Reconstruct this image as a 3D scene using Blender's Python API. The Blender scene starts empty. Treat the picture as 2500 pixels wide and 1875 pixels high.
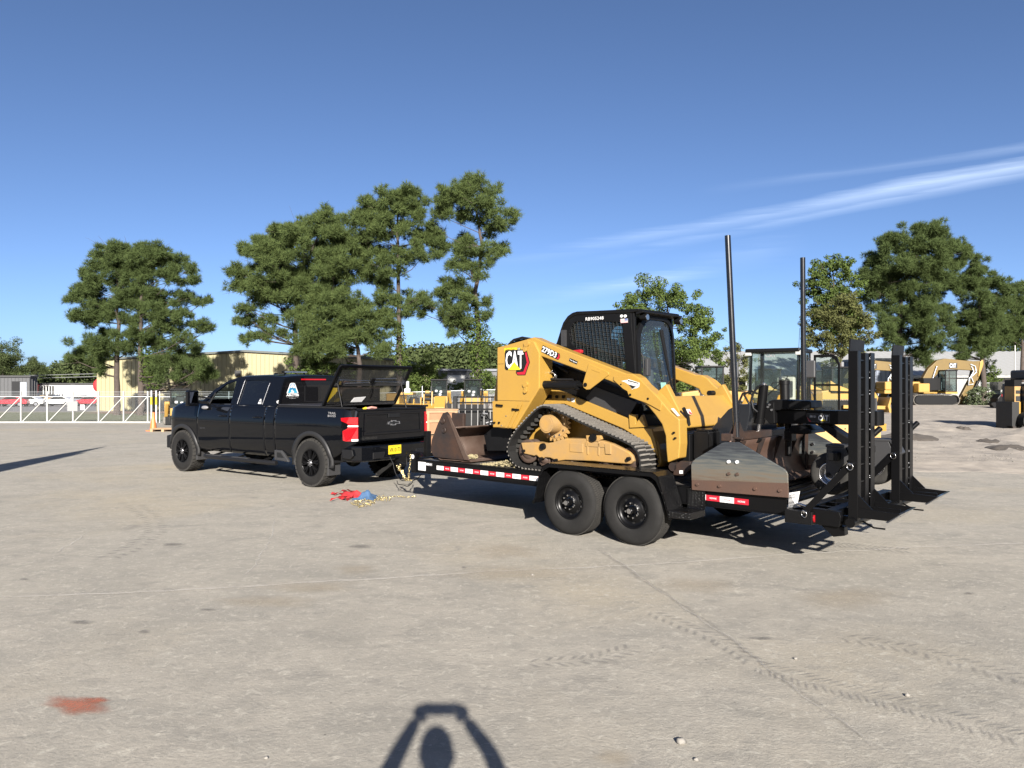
import bpy, math, random, numpy as np
from mathutils import Vector, Matrix
random.seed(7)
SC = bpy.context.scene
COL = SC.collection
R = math.radians
# ------------------------------------------------------------------ camera
FPX, CAMH, YH = 1840.0, 1.8, 937.5
cam_d = bpy.data.cameras.new('camera'); cam = bpy.data.objects.new('camera', cam_d); COL.objects.link(cam)
cam.location = (0, 0, CAMH); cam.rotation_euler = (R(90), 0, 0)
cam_d.sensor_width = 36; cam_d.lens = 36 * FPX / 2500; cam_d.clip_start = 0.004; cam_d.clip_end = 3000
SC.camera = cam
# ------------------------------------------------------------------ sky, sun, exposure
SUN_EL = R(23.2); SUN_DIR = Vector((-0.108, 0.994, -math.tan(SUN_EL))).normalized()
w = bpy.data.worlds.new('World'); SC.world = w; w.use_nodes = True
nt = w.node_tree; nt.nodes.clear()
def N(t, **k):
    n = nt.nodes.new(t)
    for a, b in k.items(): setattr(n, a, b)
    return n
out = N('ShaderNodeOutputWorld'); bg = N('ShaderNodeBackground'); bg.inputs[1].default_value = 0.058
sky = N('ShaderNodeTexSky', sky_type='NISHITA', sun_disc=False, sun_elevation=SUN_EL,
        sun_rotation=math.atan2(-SUN_DIR.x, -SUN_DIR.y), altitude=20, air_density=0.45, dust_density=1.0, ozone_density=3.3)
tc = N('ShaderNodeTexCoord')
# thin cirrus streaks: noise stretched along a slanting direction, only in one band of the sky
mp = N('ShaderNodeMapping'); nt.links.new(tc.outputs['Generated'], mp.inputs['Vector'])
mp.inputs['Rotation'].default_value = (0, R(16), 0); mp.inputs['Scale'].default_value = (1.6, 1.6, 34)
cn = N('ShaderNodeTexNoise'); cn.inputs['Scale'].default_value = 1.5; cn.inputs['Detail'].default_value = 7; cn.inputs['Roughness'].default_value = .62
nt.links.new(mp.outputs[0], cn.inputs['Vector'])
def math_n(op, a, b=None, c=None, clamp=False):
    m = N('ShaderNodeMath', operation=op, use_clamp=clamp)
    for i, v in enumerate((a, b, c)):
        if v is None: continue
        if isinstance(v, (int, float)): m.inputs[i].default_value = v
        else: nt.links.new(v, m.inputs[i])
    return m.outputs[0]
def dotn(v):
    m = N('ShaderNodeVectorMath', operation='DOT_PRODUCT'); nt.links.new(tc.outputs['Generated'], m.inputs[0]); m.inputs[1].default_value = v
    return m.outputs['Value']
def streak(p0, p1, width, gain):
    # great-circle band through two view directions (photo pixels turned to directions of the sky)
    a = Vector(((p0[0] - 1250) / FPX, 1, -(p0[1] - YH) / FPX)).normalized(); b = Vector(((p1[0] - 1250) / FPX, 1, -(p1[1] - YH) / FPX)).normalized()
    n = a.cross(b).normalized()
    wob = math_n('MULTIPLY_ADD', cn.outputs[0], width * 2.4, -width * 1.2)
    dd = math_n('ABSOLUTE', math_n('ADD', dotn(n), wob))
    f = math_n('SUBTRACT', 1, math_n('DIVIDE', dd, width), clamp=True)
    al = b - a * a.dot(b); al.normalize(); ang = math.acos(a.dot(b))
    t = math_n('DIVIDE', dotn(al), math.sin(ang))
    f = math_n('MULTIPLY', f, math_n('MULTIPLY', math_n('SMOOTH_MIN', t, 1.0, .2), gain, clamp=True))
    f = math_n('MULTIPLY', f, math_n('MULTIPLY_ADD', t, -2.2, 3.2, clamp=True))      # the streak thins out past its end
    return math_n('MULTIPLY', f, math_n('MULTIPLY_ADD', cn.outputs[0], 3.2, -1.05, clamp=True), clamp=True)
cl = streak((1150, 655), (2480, 415), .0115, .40)
for s in [((1280, 665), (2500, 425), .008, .28), ((1700, 470), (2600, 345), .008, .2), ((1250, 740), (1620, 680), .012, .28), ((1620, 670), (1860, 610), .022, .10)]:
    cl = math_n('MAXIMUM', cl, streak(*s))
mx = N('ShaderNodeMix', data_type='RGBA'); nt.links.new(cl, mx.inputs[0]); nt.links.new(sky.outputs[0], mx.inputs[6]); mx.inputs[7].default_value = (8.0, 9.2, 11.0, 1)
nt.links.new(mx.outputs[2], bg.inputs[0]); nt.links.new(bg.outputs[0], out.inputs[0])
sun_d = bpy.data.lights.new('sun', 'SUN'); sun_d.energy = 5.0; sun_d.angle = R(.53); sun_d.color = (1, .94, .86)
sun = bpy.data.objects.new('sun', sun_d); COL.objects.link(sun); sun.rotation_euler = SUN_DIR.to_track_quat('-Z', 'Y').to_euler(); sun.location = (3, -8, 12)
vs = SC.view_settings; vs.view_transform = 'Standard'; vs.look = 'None'; vs.exposure = 1.62; vs.gamma = 1; vs.use_curve_mapping = False
SC.cycles.max_bounces = 6; SC.cycles.diffuse_bounces = 3; SC.cycles.transparent_max_bounces = 12; SC.cycles.use_denoising = True
# ------------------------------------------------------------------ materials
MATS = {}
ALB = .64      # keeps base colours in step with the exposure, so open shade stays as deep as in the photograph
def mat(name, col, rough=.5, metal=0, var=.0, vscale=3, bump=0, bscale=40, coat=0, col2=None, spec=.5, mode='noise', contrast=.25):
    if name in MATS: return MATS[name]
    if metal < .5: col = tuple(c*ALB for c in col); col2 = col2 and tuple(c*ALB for c in col2)
    m = bpy.data.materials.new(name); m.use_nodes = True; t = m.node_tree; b = t.nodes['Principled BSDF']; MATS[name] = m
    b.inputs['Roughness'].default_value = rough; b.inputs['Metallic'].default_value = metal; b.inputs['Coat Weight'].default_value = coat
    b.inputs['Coat Roughness'].default_value = .03; b.inputs['Specular IOR Level'].default_value = spec
    b.inputs['Base Color'].default_value = (*col, 1)
    if var or col2 or bump:
        tcn = t.nodes.new('ShaderNodeTexCoord')
    if var or col2:
        n = t.nodes.new('ShaderNodeTexNoise'); n.inputs['Scale'].default_value = vscale; n.inputs['Detail'].default_value = 8; n.inputs['Roughness'].default_value = .65
        t.links.new(tcn.outputs['Object'], n.inputs['Vector'])
        r = t.nodes.new('ShaderNodeMapRange'); r.inputs[1].default_value = .5 - contrast; r.inputs[2].default_value = .5 + contrast; t.links.new(n.outputs[0], r.inputs[0])
        x = t.nodes.new('ShaderNodeMix'); x.data_type = 'RGBA'; t.links.new(r.outputs[0], x.inputs[0])
        c2 = col2 or tuple(c * (1 - var) for c in col); c1 = col if col2 else tuple(min(1, c * (1 + var)) for c in col)
        x.inputs[6].default_value = (*c1, 1); x.inputs[7].default_value = (*c2, 1); t.links.new(x.outputs[2], b.inputs['Base Color'])
        rr = t.nodes.new('ShaderNodeMapRange'); rr.inputs[3].default_value = max(0, rough - .08); rr.inputs[4].default_value = min(1, rough + .12)
        t.links.new(n.outputs[0], rr.inputs[0]); t.links.new(rr.outputs[0], b.inputs['Roughness'])
    if bump:
        n2 = t.nodes.new('ShaderNodeTexNoise'); n2.inputs['Scale'].default_value = bscale; n2.inputs['Detail'].default_value = 5
        t.links.new(tcn.outputs['Object'], n2.inputs['Vector'])
        bu = t.nodes.new('ShaderNodeBump'); bu.inputs['Strength'].default_value = bump; bu.inputs['Distance'].default_value = .01
        t.links.new(n2.outputs[0], bu.inputs['Height']); t.links.new(bu.outputs[0], b.inputs['Normal'])
    return m
def glass(name, tint, alpha, rough=.02):
    # thin pane: tinted see-through with a mirror coat
    m = bpy.data.materials.new(name); m.use_nodes = True; t = m.node_tree; t.nodes.clear(); MATS[name] = m
    o = t.nodes.new('ShaderNodeOutputMaterial'); tr = t.nodes.new('ShaderNodeBsdfTransparent'); tr.inputs[0].default_value = (*tint, 1)
    g = t.nodes.new('ShaderNodeBsdfGlossy'); g.inputs['Roughness'].default_value = rough; g.inputs['Color'].default_value = (1, 1, 1, 1)
    d = t.nodes.new('ShaderNodeBsdfDiffuse'); d.inputs[0].default_value = (*[c * .25 for c in tint], 1)
    m1 = t.nodes.new('ShaderNodeMixShader'); m1.inputs[0].default_value = alpha; t.links.new(tr.outputs[0], m1.inputs[1]); t.links.new(d.outputs[0], m1.inputs[2])
    lw_ = t.nodes.new('ShaderNodeLayerWeight'); lw_.inputs[0].default_value = .5
    pw = t.nodes.new('ShaderNodeMath'); pw.operation = 'POWER'; pw.inputs[1].default_value = 4.0; t.links.new(lw_.outputs['Facing'], pw.inputs[0])
    fr = t.nodes.new('ShaderNodeMath'); fr.operation = 'MULTIPLY_ADD'; fr.inputs[1].default_value = .9; fr.inputs[2].default_value = .045; t.links.new(pw.outputs[0], fr.inputs[0])
    m2 = t.nodes.new('ShaderNodeMixShader'); t.links.new(fr.outputs[0], m2.inputs[0]); t.links.new(m1.outputs[0], m2.inputs[1]); t.links.new(g.outputs[0], m2.inputs[2])
    t.links.new(m2.outputs[0], o.inputs[0]); return m
YEL = mat('machine_yellow', (.465, .272, .045), .38, col2=(.405, .235, .050), vscale=3.2, contrast=.3, coat=.25)
YELD = mat('machine_yellow_dusty', (.46, .26, .065), .6, col2=(.34, .22, .10), vscale=5, contrast=.2)
YELO = mat('machine_yellow_old', (.16, .098, .012), .5, var=.15, vscale=1.5)
BLKP = mat('black_powder_coat', (.004, .004, .0045), .32, var=.2, vscale=8, spec=.2)
BLKM = mat('black_matte_steel', (.006, .006, .0065), .42, var=.3, vscale=6, bump=.05, spec=.2)
BLKPL = mat('black_plastic', (.009, .009, .010), .55, bump=.1, bscale=200, spec=.3)
TRUCK = mat('black_truck_paint', (.004, .0045, .006), .3, coat=.72, spec=.0)
RUB = mat('tyre_rubber', (.017, .0165, .016), .78, var=.25, vscale=6, bump=.2, bscale=60, spec=.2)
RUBD = mat('tyre_rubber_dusty', (.055, .052, .047), .85, col2=(.028, .027, .026), vscale=7, spec=.2)
TRK = mat('track_rubber_dusty', (.25, .23, .20), .85, col2=(.13, .12, .11), vscale=6, bump=.3, bscale=50)
RUST = mat('rusty_steel', (.070, .037, .025), .6, metal=.25, col2=(.12, .085, .066), vscale=4, bump=.25, bscale=25)
RUSTD = mat('worn_dark_steel', (.026, .025, .026), .5, metal=.3, col2=(.075, .040, .026), vscale=3, bump=.2, bscale=25, contrast=.18)
STEEL = mat('bright_steel', (.55, .55, .56), .22, metal=1, var=.1)
GALV = mat('galvanised_steel', (.50, .52, .53), .4, metal=.6, var=.15)
CHAINM = mat('zinc_chain', (.52, .43, .22), .35, metal=.9, var=.3, vscale=40)
WHITE = mat('white_paint', (.52, .52, .50), .5, var=.04)
WHT = mat('white_print', (.80, .80, .80), .5)
REDP = mat('red_print', (.52, .012, .030), .45)
REDR = mat('red_fabric', (.50, .025, .030), .7, var=.2, vscale=12, bump=.2)
BLUEF = mat('blue_fabric', (.05, .115, .23), .8, var=.25, vscale=20, bump=.3)
YELP = mat('yellow_print', (.80, .60, .02), .5)
YELS = mat('yellow_sign', (.85, .62, .02), .5, col2=(.70, .50, .02), vscale=9)
BLKT = mat('black_print', (.008, .008, .008), .5)
GREYP = mat('grey_print', (.28, .28, .29), .5)
BLUEP = mat('blue_print', (.02, .17, .33), .5)
SILV = mat('silver_trim', (.30, .30, .31), .3, metal=.8)
LAMPR = mat('red_lamp_lens', (.42, .006, .012), .12, coat=1)
ORG = mat('orange_plastic', (.85, .20, .05), .5, var=.08)
BEIGE = mat('beige_vinyl', (.55, .47, .40), .6, var=.05)
WOODC = mat('crate_wood', (.42, .27, .15), .7, var=.2, vscale=6)
CARD = mat('brown_board', (.36, .19, .10), .8, var=.12, vscale=4)
DKGREY = mat('dark_grey_plastic', (.038, .038, .040), .5, var=.1)
GLS = glass('clear_cab_glass', (.80, .90, .88), .06)
GLD = glass('tinted_cab_glass', (.45, .54, .54), .10)
GLT = glass('dark_privacy_glass', (.02, .022, .026), .6)
GLL = glass('smoked_lid_glass', (.30, .30, .29), .25)
GLH = glass('rear_window_glass', (.03, .03, .035), .6)
# ------------------------------------------------------------------ photo tracing: pixel -> metric point on a known plane
Z = dict(A=(380,860,3.072),B=(960,720,2.634),C=(1600,820,2.765),D=(0,780,4.254),E=(2000,740,4.148),F=(500,380,2.698),G=(1640,500,2.572),H=(1200,740,6.9125),I=(1440,880,6.9125),J=(1230,950,5.395),K=(1660,1030,5.821),L=(2150,940,6.32),M=(960,900,7.9),N=(1640,820,6.9125),O=(1780,820,5.53),Q=(2340,860,8.294),R=(380,880,6.506),S=(780,880,7.373),T=(1900,1080,5.027),U=(1330,740,6.382),V=(920,1060,8.295),W=(120,560,3.95),X=(0,780,5.923),P=(0,0,1))
def px(z, x, y):
    a, b, s = Z[z]; return a + x / s, b + y / s
def at(x, y, d): return Vector(((x - 1250) / FPX * d, d, CAMH - (y - YH) / FPX * d))     # photo pixel at a depth
def gnd(x, y): d = FPX * CAMH / (y - YH); return ((x - 1250) / FPX * d, d)                 # photo pixel on level ground
class Frame:
    def __init__(s, o, u):
        s.o = Vector(o); s.u = Vector(u).normalized(); s.v = Vector((-s.u.y, s.u.x)); s.rz = math.atan2(s.u.y, s.u.x)
    def _ray(s, z, x, y): X, Y = px(z, x, y); return Vector(((X - 1250) / FPX, 1)), -(Y - YH) / FPX
    def side(s, z, yl, pts):
        r = []
        for p in pts:
            d, b = s._ray(z, *p); t = (yl + s.o.dot(s.v)) / d.dot(s.v); q = d * t - s.o; r.append((q.dot(s.u), CAMH + b * t))
        return r
    def rear(s, z, xl, pts):
        r = []
        for p in pts:
            d, b = s._ray(z, *p); t = (xl + s.o.dot(s.u)) / d.dot(s.u); q = d * t - s.o; r.append((q.dot(s.v), CAMH + b * t))
        return r
    def world(s, x, y, z=0): q = s.o + s.u * x + s.v * y; return Vector((q.x, q.y, z))
TR = Frame((-1.4754, 11.2809), (.748371, -.663280))       # trailer: x to its rear, y to its far side, near rail at y=0
TK = Frame((-3.5185, 13.1481), (.810169, -.586196))       # pickup: x to its rear, origin under the near rear tyre
# ------------------------------------------------------------------ mesh builder
class MB:
    def __init__(s, off=(0, 0, 0)): s.v = []; s.f = []; s.m = []; s.sm = []; s.off = off; s.mi = 0
    def add(s, vs, fs, smooth=False):
        n = len(s.v); ox, oy, oz = s.off
        s.v += [(p[0] - ox, p[1] - oy, p[2] - oz) for p in vs]
        for f in fs: s.f.append([n + i for i in f]); s.m.append(s.mi); s.sm.append(smooth)
        return s
    def box(s, x0, x1, y0, y1, z0, z1):
        return s.hexa([(x0,y0,z0),(x1,y0,z0),(x1,y1,z0),(x0,y1,z0),(x0,y0,z1),(x1,y0,z1),(x1,y1,z1),(x0,y1,z1)])
    def hexa(s, v): return s.add(v, [(3,2,1,0),(4,5,6,7),(0,1,5,4),(1,2,6,5),(2,3,7,6),(3,0,4,7)])
    def prism(s, poly, y0, y1):          # (x,z) outline run along y
        a = sum(p[0]*q[1]-q[0]*p[1] for p, q in zip(poly, poly[1:]+poly[:1]))
        if a < 0: poly = poly[::-1]
        n = len(poly); v = [(x, y0, z) for x, z in poly] + [(x, y1, z) for x, z in poly]
        return s.add(v, [tuple(range(n)), tuple(range(2*n-1, n-1, -1))] + [(i, i+n, (i+1)%n+n, (i+1)%n) for i in range(n)])
    def xprism(s, poly, x0, x1):         # (y,z) outline run along x
        a = sum(p[0]*q[1]-q[0]*p[1] for p, q in zip(poly, poly[1:]+poly[:1]))
        if a < 0: poly = poly[::-1]
        n = len(poly); v = [(x0, y, z) for y, z in poly] + [(x1, y, z) for y, z in poly]
        return s.add(v, [tuple(range(n-1, -1, -1)), tuple(range(n, 2*n))] + [((i+1)%n, (i+1)%n+n, i+n, i) for i in range(n)])
    def zprism(s, poly, z0, z1):
        a = sum(p[0]*q[1]-q[0]*p[1] for p, q in zip(poly, poly[1:]+poly[:1]))
        if a < 0: poly = poly[::-1]
        n = len(poly); v = [(x, y, z0) for x, y in poly] + [(x, y, z1) for x, y in poly]
        return s.add(v, [tuple(range(n-1, -1, -1)), tuple(range(n, 2*n))] + [(i, (i+1)%n, (i+1)%n+n, i+n) for i in range(n)])
    def ring(s, outer, inner, fn, t0, t1):   # frame between two outlines of equal count; fn(a,b,t) -> point
        n = len(outer)
        v = [fn(*p, t0) for p in outer] + [fn(*p, t0) for p in inner] + [fn(*p, t1) for p in outer] + [fn(*p, t1) for p in inner]
        f = []
        for i in range(n):
            j = (i + 1) % n
            f += [(i, j, j+n, i+n), (i+2*n, i+3*n, j+3*n, j+2*n), (i, i+2*n, j+2*n, j), (i+n, j+n, j+3*n, i+3*n)]
        return s.add(v, f)
    def cyl(s, p0, p1, r0, r1=None, n=16, caps=True, smooth=True):
        p0 = Vector(p0); p1 = Vector(p1); r1 = r0 if r1 is None else r1; ax = (p1 - p0).normalized()
        a = ax.orthogonal().normalized(); b = ax.cross(a)
        c = [(math.cos(2*math.pi*i/n), math.sin(2*math.pi*i/n)) for i in range(n)]
        v0 = [p0 + (a*x + b*y)*r0 for x, y in c]; v1 = [p1 + (a*x + b*y)*r1 for x, y in c]
        s.add(v0 + v1, [(i, (i+1)%n, (i+1)%n+n, i+n) for i in range(n)], smooth)
        if caps: s.add(v0 + v1, [tuple(range(n-1,-1,-1)), tuple(range(n, 2*n))])
        return s
    def tube(s, pts, r, n=8, caps=True):
        pts = [Vector(p) for p in pts]; k = len(pts); rs = r if isinstance(r, (list, tuple)) else [r]*k
        v = []; a = None
        for i, p in enumerate(pts):
            t = (pts[min(i+1,k-1)] - pts[max(i-1,0)])
            t = t.normalized() if t.length > 1e-9 else Vector((0, 0, 1))
            a = t.orthogonal().normalized() if a is None else (a - t*a.dot(t)).normalized(); b = t.cross(a)
            v += [p + (a*math.cos(2*math.pi*j/n) + b*math.sin(2*math.pi*j/n))*rs[i] for j in range(n)]
        f = [(i*n+j, i*n+(j+1)%n, (i+1)*n+(j+1)%n, (i+1)*n+j) for i in range(k-1) for j in range(n)]
        s.add(v, f, True)
        if caps: s.add(v[:n] + v[-n:], [tuple(range(n-1,-1,-1)), tuple(range(n, 2*n))])
        return s
    def lathe(s, prof, o, ax, n=32, smooth=True):   # prof: (radius, along)
        o = Vector(o); ax = Vector(ax).normalized(); a = ax.orthogonal().normalized(); b = ax.cross(a); k = len(prof)
        v = [o + ax*h + (a*math.cos(2*math.pi*j/n) + b*math.sin(2*math.pi*j/n))*r for r, h in prof for j in range(n)]
        return s.add(v, [(i*n+j, i*n+(j+1)%n, (i+1)*n+(j+1)%n, (i+1)*n+j) for i in range(k-1) for j in range(n)], smooth)
    def torus(s, o, ax, Rr, r, n=20, m=8, stretch=None):
        o = Vector(o); ax = Vector(ax).normalized(); a = Vector(stretch).normalized() if stretch else ax.orthogonal().normalized(); b = ax.cross(a)
        v = []
        for i in range(n):
            c, q = math.cos(2*math.pi*i/n), math.sin(2*math.pi*i/n); d = a*c + b*q
            k = 1.5 if stretch else 1
            ctr = o + a*c*Rr*k + b*q*Rr*(.75 if stretch else 1)
            v += [ctr + d*r*math.cos(2*math.pi*j/m) + ax*r*math.sin(2*math.pi*j/m) for j in range(m)]
        return s.add(v, [(i*m+j, ((i+1)%n)*m+j, ((i+1)%n)*m+(j+1)%m, i*m+(j+1)%m) for i in range(n) for j in range(m)], True)
    def bar(s, p0, p1, wd, ht, up=(0, 0, 1)):
        p0 = Vector(p0); p1 = Vector(p1); d = (p1 - p0).normalized(); up = Vector(up)
        if abs(d.dot(up)) > .97: up = Vector((1, 0, 0))
        sd = d.cross(up).normalized()*wd/2; u = sd.cross(d).normalized()*ht/2
        return s.hexa([p0-sd-u, p0+sd-u, p1+sd-u, p1-sd-u, p0-sd+u, p0+sd+u, p1+sd+u, p1-sd+u])
    def sphere(s, o, r, n=12, m=8, sc=(1, 1, 1)):
        v = [(o[0]+r*sc[0]*math.sin(math.pi*i/m)*math.cos(2*math.pi*j/n), o[1]+r*sc[1]*math.sin(math.pi*i/m)*math.sin(2*math.pi*j/n), o[2]+r*sc[2]*math.cos(math.pi*i/m)) for i in range(m+1) for j in range(n)]
        return s.add(v, [(i*n+j, (i+1)*n+j, (i+1)*n+(j+1)%n, i*n+(j+1)%n) for i in range(m) for j in range(n)], True)
    def grid(s, rows, smooth=True):       # rows of equal length -> quads
        k = len(rows[0]); v = [p for r in rows for p in r]
        return s.add(v, [(i*k+j, i*k+j+1, (i+1)*k+j+1, (i+1)*k+j) for i in range(len(rows)-1) for j in range(k-1)], smooth)
    def poly(s, pts): return s.add(pts, [tuple(range(len(pts)))])
    def mesh(s, name, mats):
        me = bpy.data.meshes.new(name); me.from_pydata(s.v, [], s.f)
        for m in (mats if isinstance(mats, (list, tuple)) else [mats]): me.materials.append(m)
        me.polygons.foreach_set('use_smooth', s.sm); me.polygons.foreach_set('material_index', s.m); me.update(); return me
    def pieces(s):
        # groups of faces whose pieces touch (by bounding boxes grown 1 mm)
        n = len(s.v); par = list(range(n))
        def find(a):
            while par[a] != a: par[a] = par[par[a]]; a = par[a]
            return a
        for f in s.f:
            a = find(f[0])
            for i in f[1:]: par[find(i)] = a
        comp = {}
        for k, f in enumerate(s.f): comp.setdefault(find(f[0]), []).append(k)
        bb = []
        for c in comp.values():
            P = np.array([s.v[i] for k in c for i in s.f[k]]); bb.append((P.min(0)-.001, P.max(0)+.001, c))
        g = list(range(len(bb)))
        def fg(a):
            while g[a] != a: a = g[a]
            return a
        if len(bb) > 160: return None
        for i in range(len(bb)):
            for j in range(i):
                if (bb[i][0] <= bb[j][1]).all() and (bb[j][0] <= bb[i][1]).all(): g[fg(i)] = fg(j)
        gr = {}
        for i in range(len(bb)): gr.setdefault(fg(i), []).extend(bb[i][2])
        return list(gr.values())
    def sub(s, faces):
        m = MB(); idx = {}
        for k in faces:
            q = []
            for i in s.f[k]:
                if i not in idx: idx[i] = len(m.v); m.v.append(s.v[i])
                q.append(idx[i])
            m.f.append(q); m.m.append(s.m[k]); m.sm.append(s.sm[k])
        return m
    def build(s, name, mats, parent=None, bevel=0, thick=0, split=None):
        if (split or (split is None and parent is not None and not isinstance(mats, (list, tuple)))):
            gs = s.pieces()
            if gs and 1 < len(gs) <= 60:
                r_ = None
                for g_ in gs:
                    o = s.sub(g_).build(name, mats, parent, bevel, thick, False); r_ = r_ or o
                return r_
        o = bpy.data.objects.new(name, s.mesh(name, mats)); COL.objects.link(o)
        if parent is not None: o.parent = parent
        if thick: md = o.modifiers.new('solid', 'SOLIDIFY'); md.thickness = thick; md.offset = -1
        if bevel: md = o.modifiers.new('bevel', 'BEVEL'); md.width = bevel; md.segments = 2; md.limit_method = 'ANGLE'; md.angle_limit = R(38)
        return o
def tag(o, label, cat, group=None):
    o['label'] = label; o['category'] = cat
    if group: o['group'] = group
    return o
def struct(o): o['kind'] = 'structure'; return o
def stuff(o): o['kind'] = 'stuff'; return o
def thing(name, label, cat, loc=(0, 0, 0), rz=0, group=None):
    o = bpy.data.objects.new(name, None); COL.objects.link(o); o.location = loc; o.rotation_euler = (0, 0, rz); o.empty_display_size = .2
    return tag(o, label, cat, group)
def fthing(fr, org, *a, **k): return thing(*a, loc=fr.world(*org), rz=fr.rz, **k)
def dup(root, loc, rz=0, label=None, name=None):
    r = root.copy(); COL.objects.link(r); r.location = loc; r.rotation_euler = (0, 0, rz)
    if label: r['label'] = label
    for ch in root.children:
        c = ch.copy(); COL.objects.link(c); c.parent = r
        for g in ch.children:
            d = g.copy(); COL.objects.link(d); d.parent = c
    return r
def text(mb, body, fn, w_, h_, bold=.0, slant=0):
    # lettering as flat faces; fn(u, v) -> point, u in 0..w_, v in 0..h_
    cu = bpy.data.curves.new('t', 'FONT'); cu.body = body; cu.size = 1; cu.offset = bold; cu.resolution_u = 2; cu.shear = slant
    ob = bpy.data.objects.new('t', cu); COL.objects.link(ob); dg = bpy.context.evaluated_depsgraph_get(); me = bpy.data.meshes.new_from_object(ob.evaluated_get(dg))
    vs_ = [v.co.copy() for v in me.vertices]; fs = [tuple(p.vertices) for p in me.polygons]
    bpy.data.objects.remove(ob); bpy.data.curves.remove(cu); bpy.data.meshes.remove(me)
    if not vs_: return
    x0 = min(v.x for v in vs_); x1 = max(v.x for v in vs_); y0 = min(v.y for v in vs_); y1 = max(v.y for v in vs_)
    mb.add([fn((v.x-x0)/(x1-x0)*w_, (v.y-y0)/(y1-y0)*h_) for v in vs_], fs)
def sideplane(x0, z0, y, ang=0):
    c, s_ = math.cos(ang), math.sin(ang); return lambda u, v, l=0: (x0 + u*c - v*s_, y - l*.0015, z0 + u*s_ + v*c)
def rearplane(y0, z0, x): return lambda u, v, l=0: (x + l*.0015, y0 + u, z0 + v)
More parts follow.
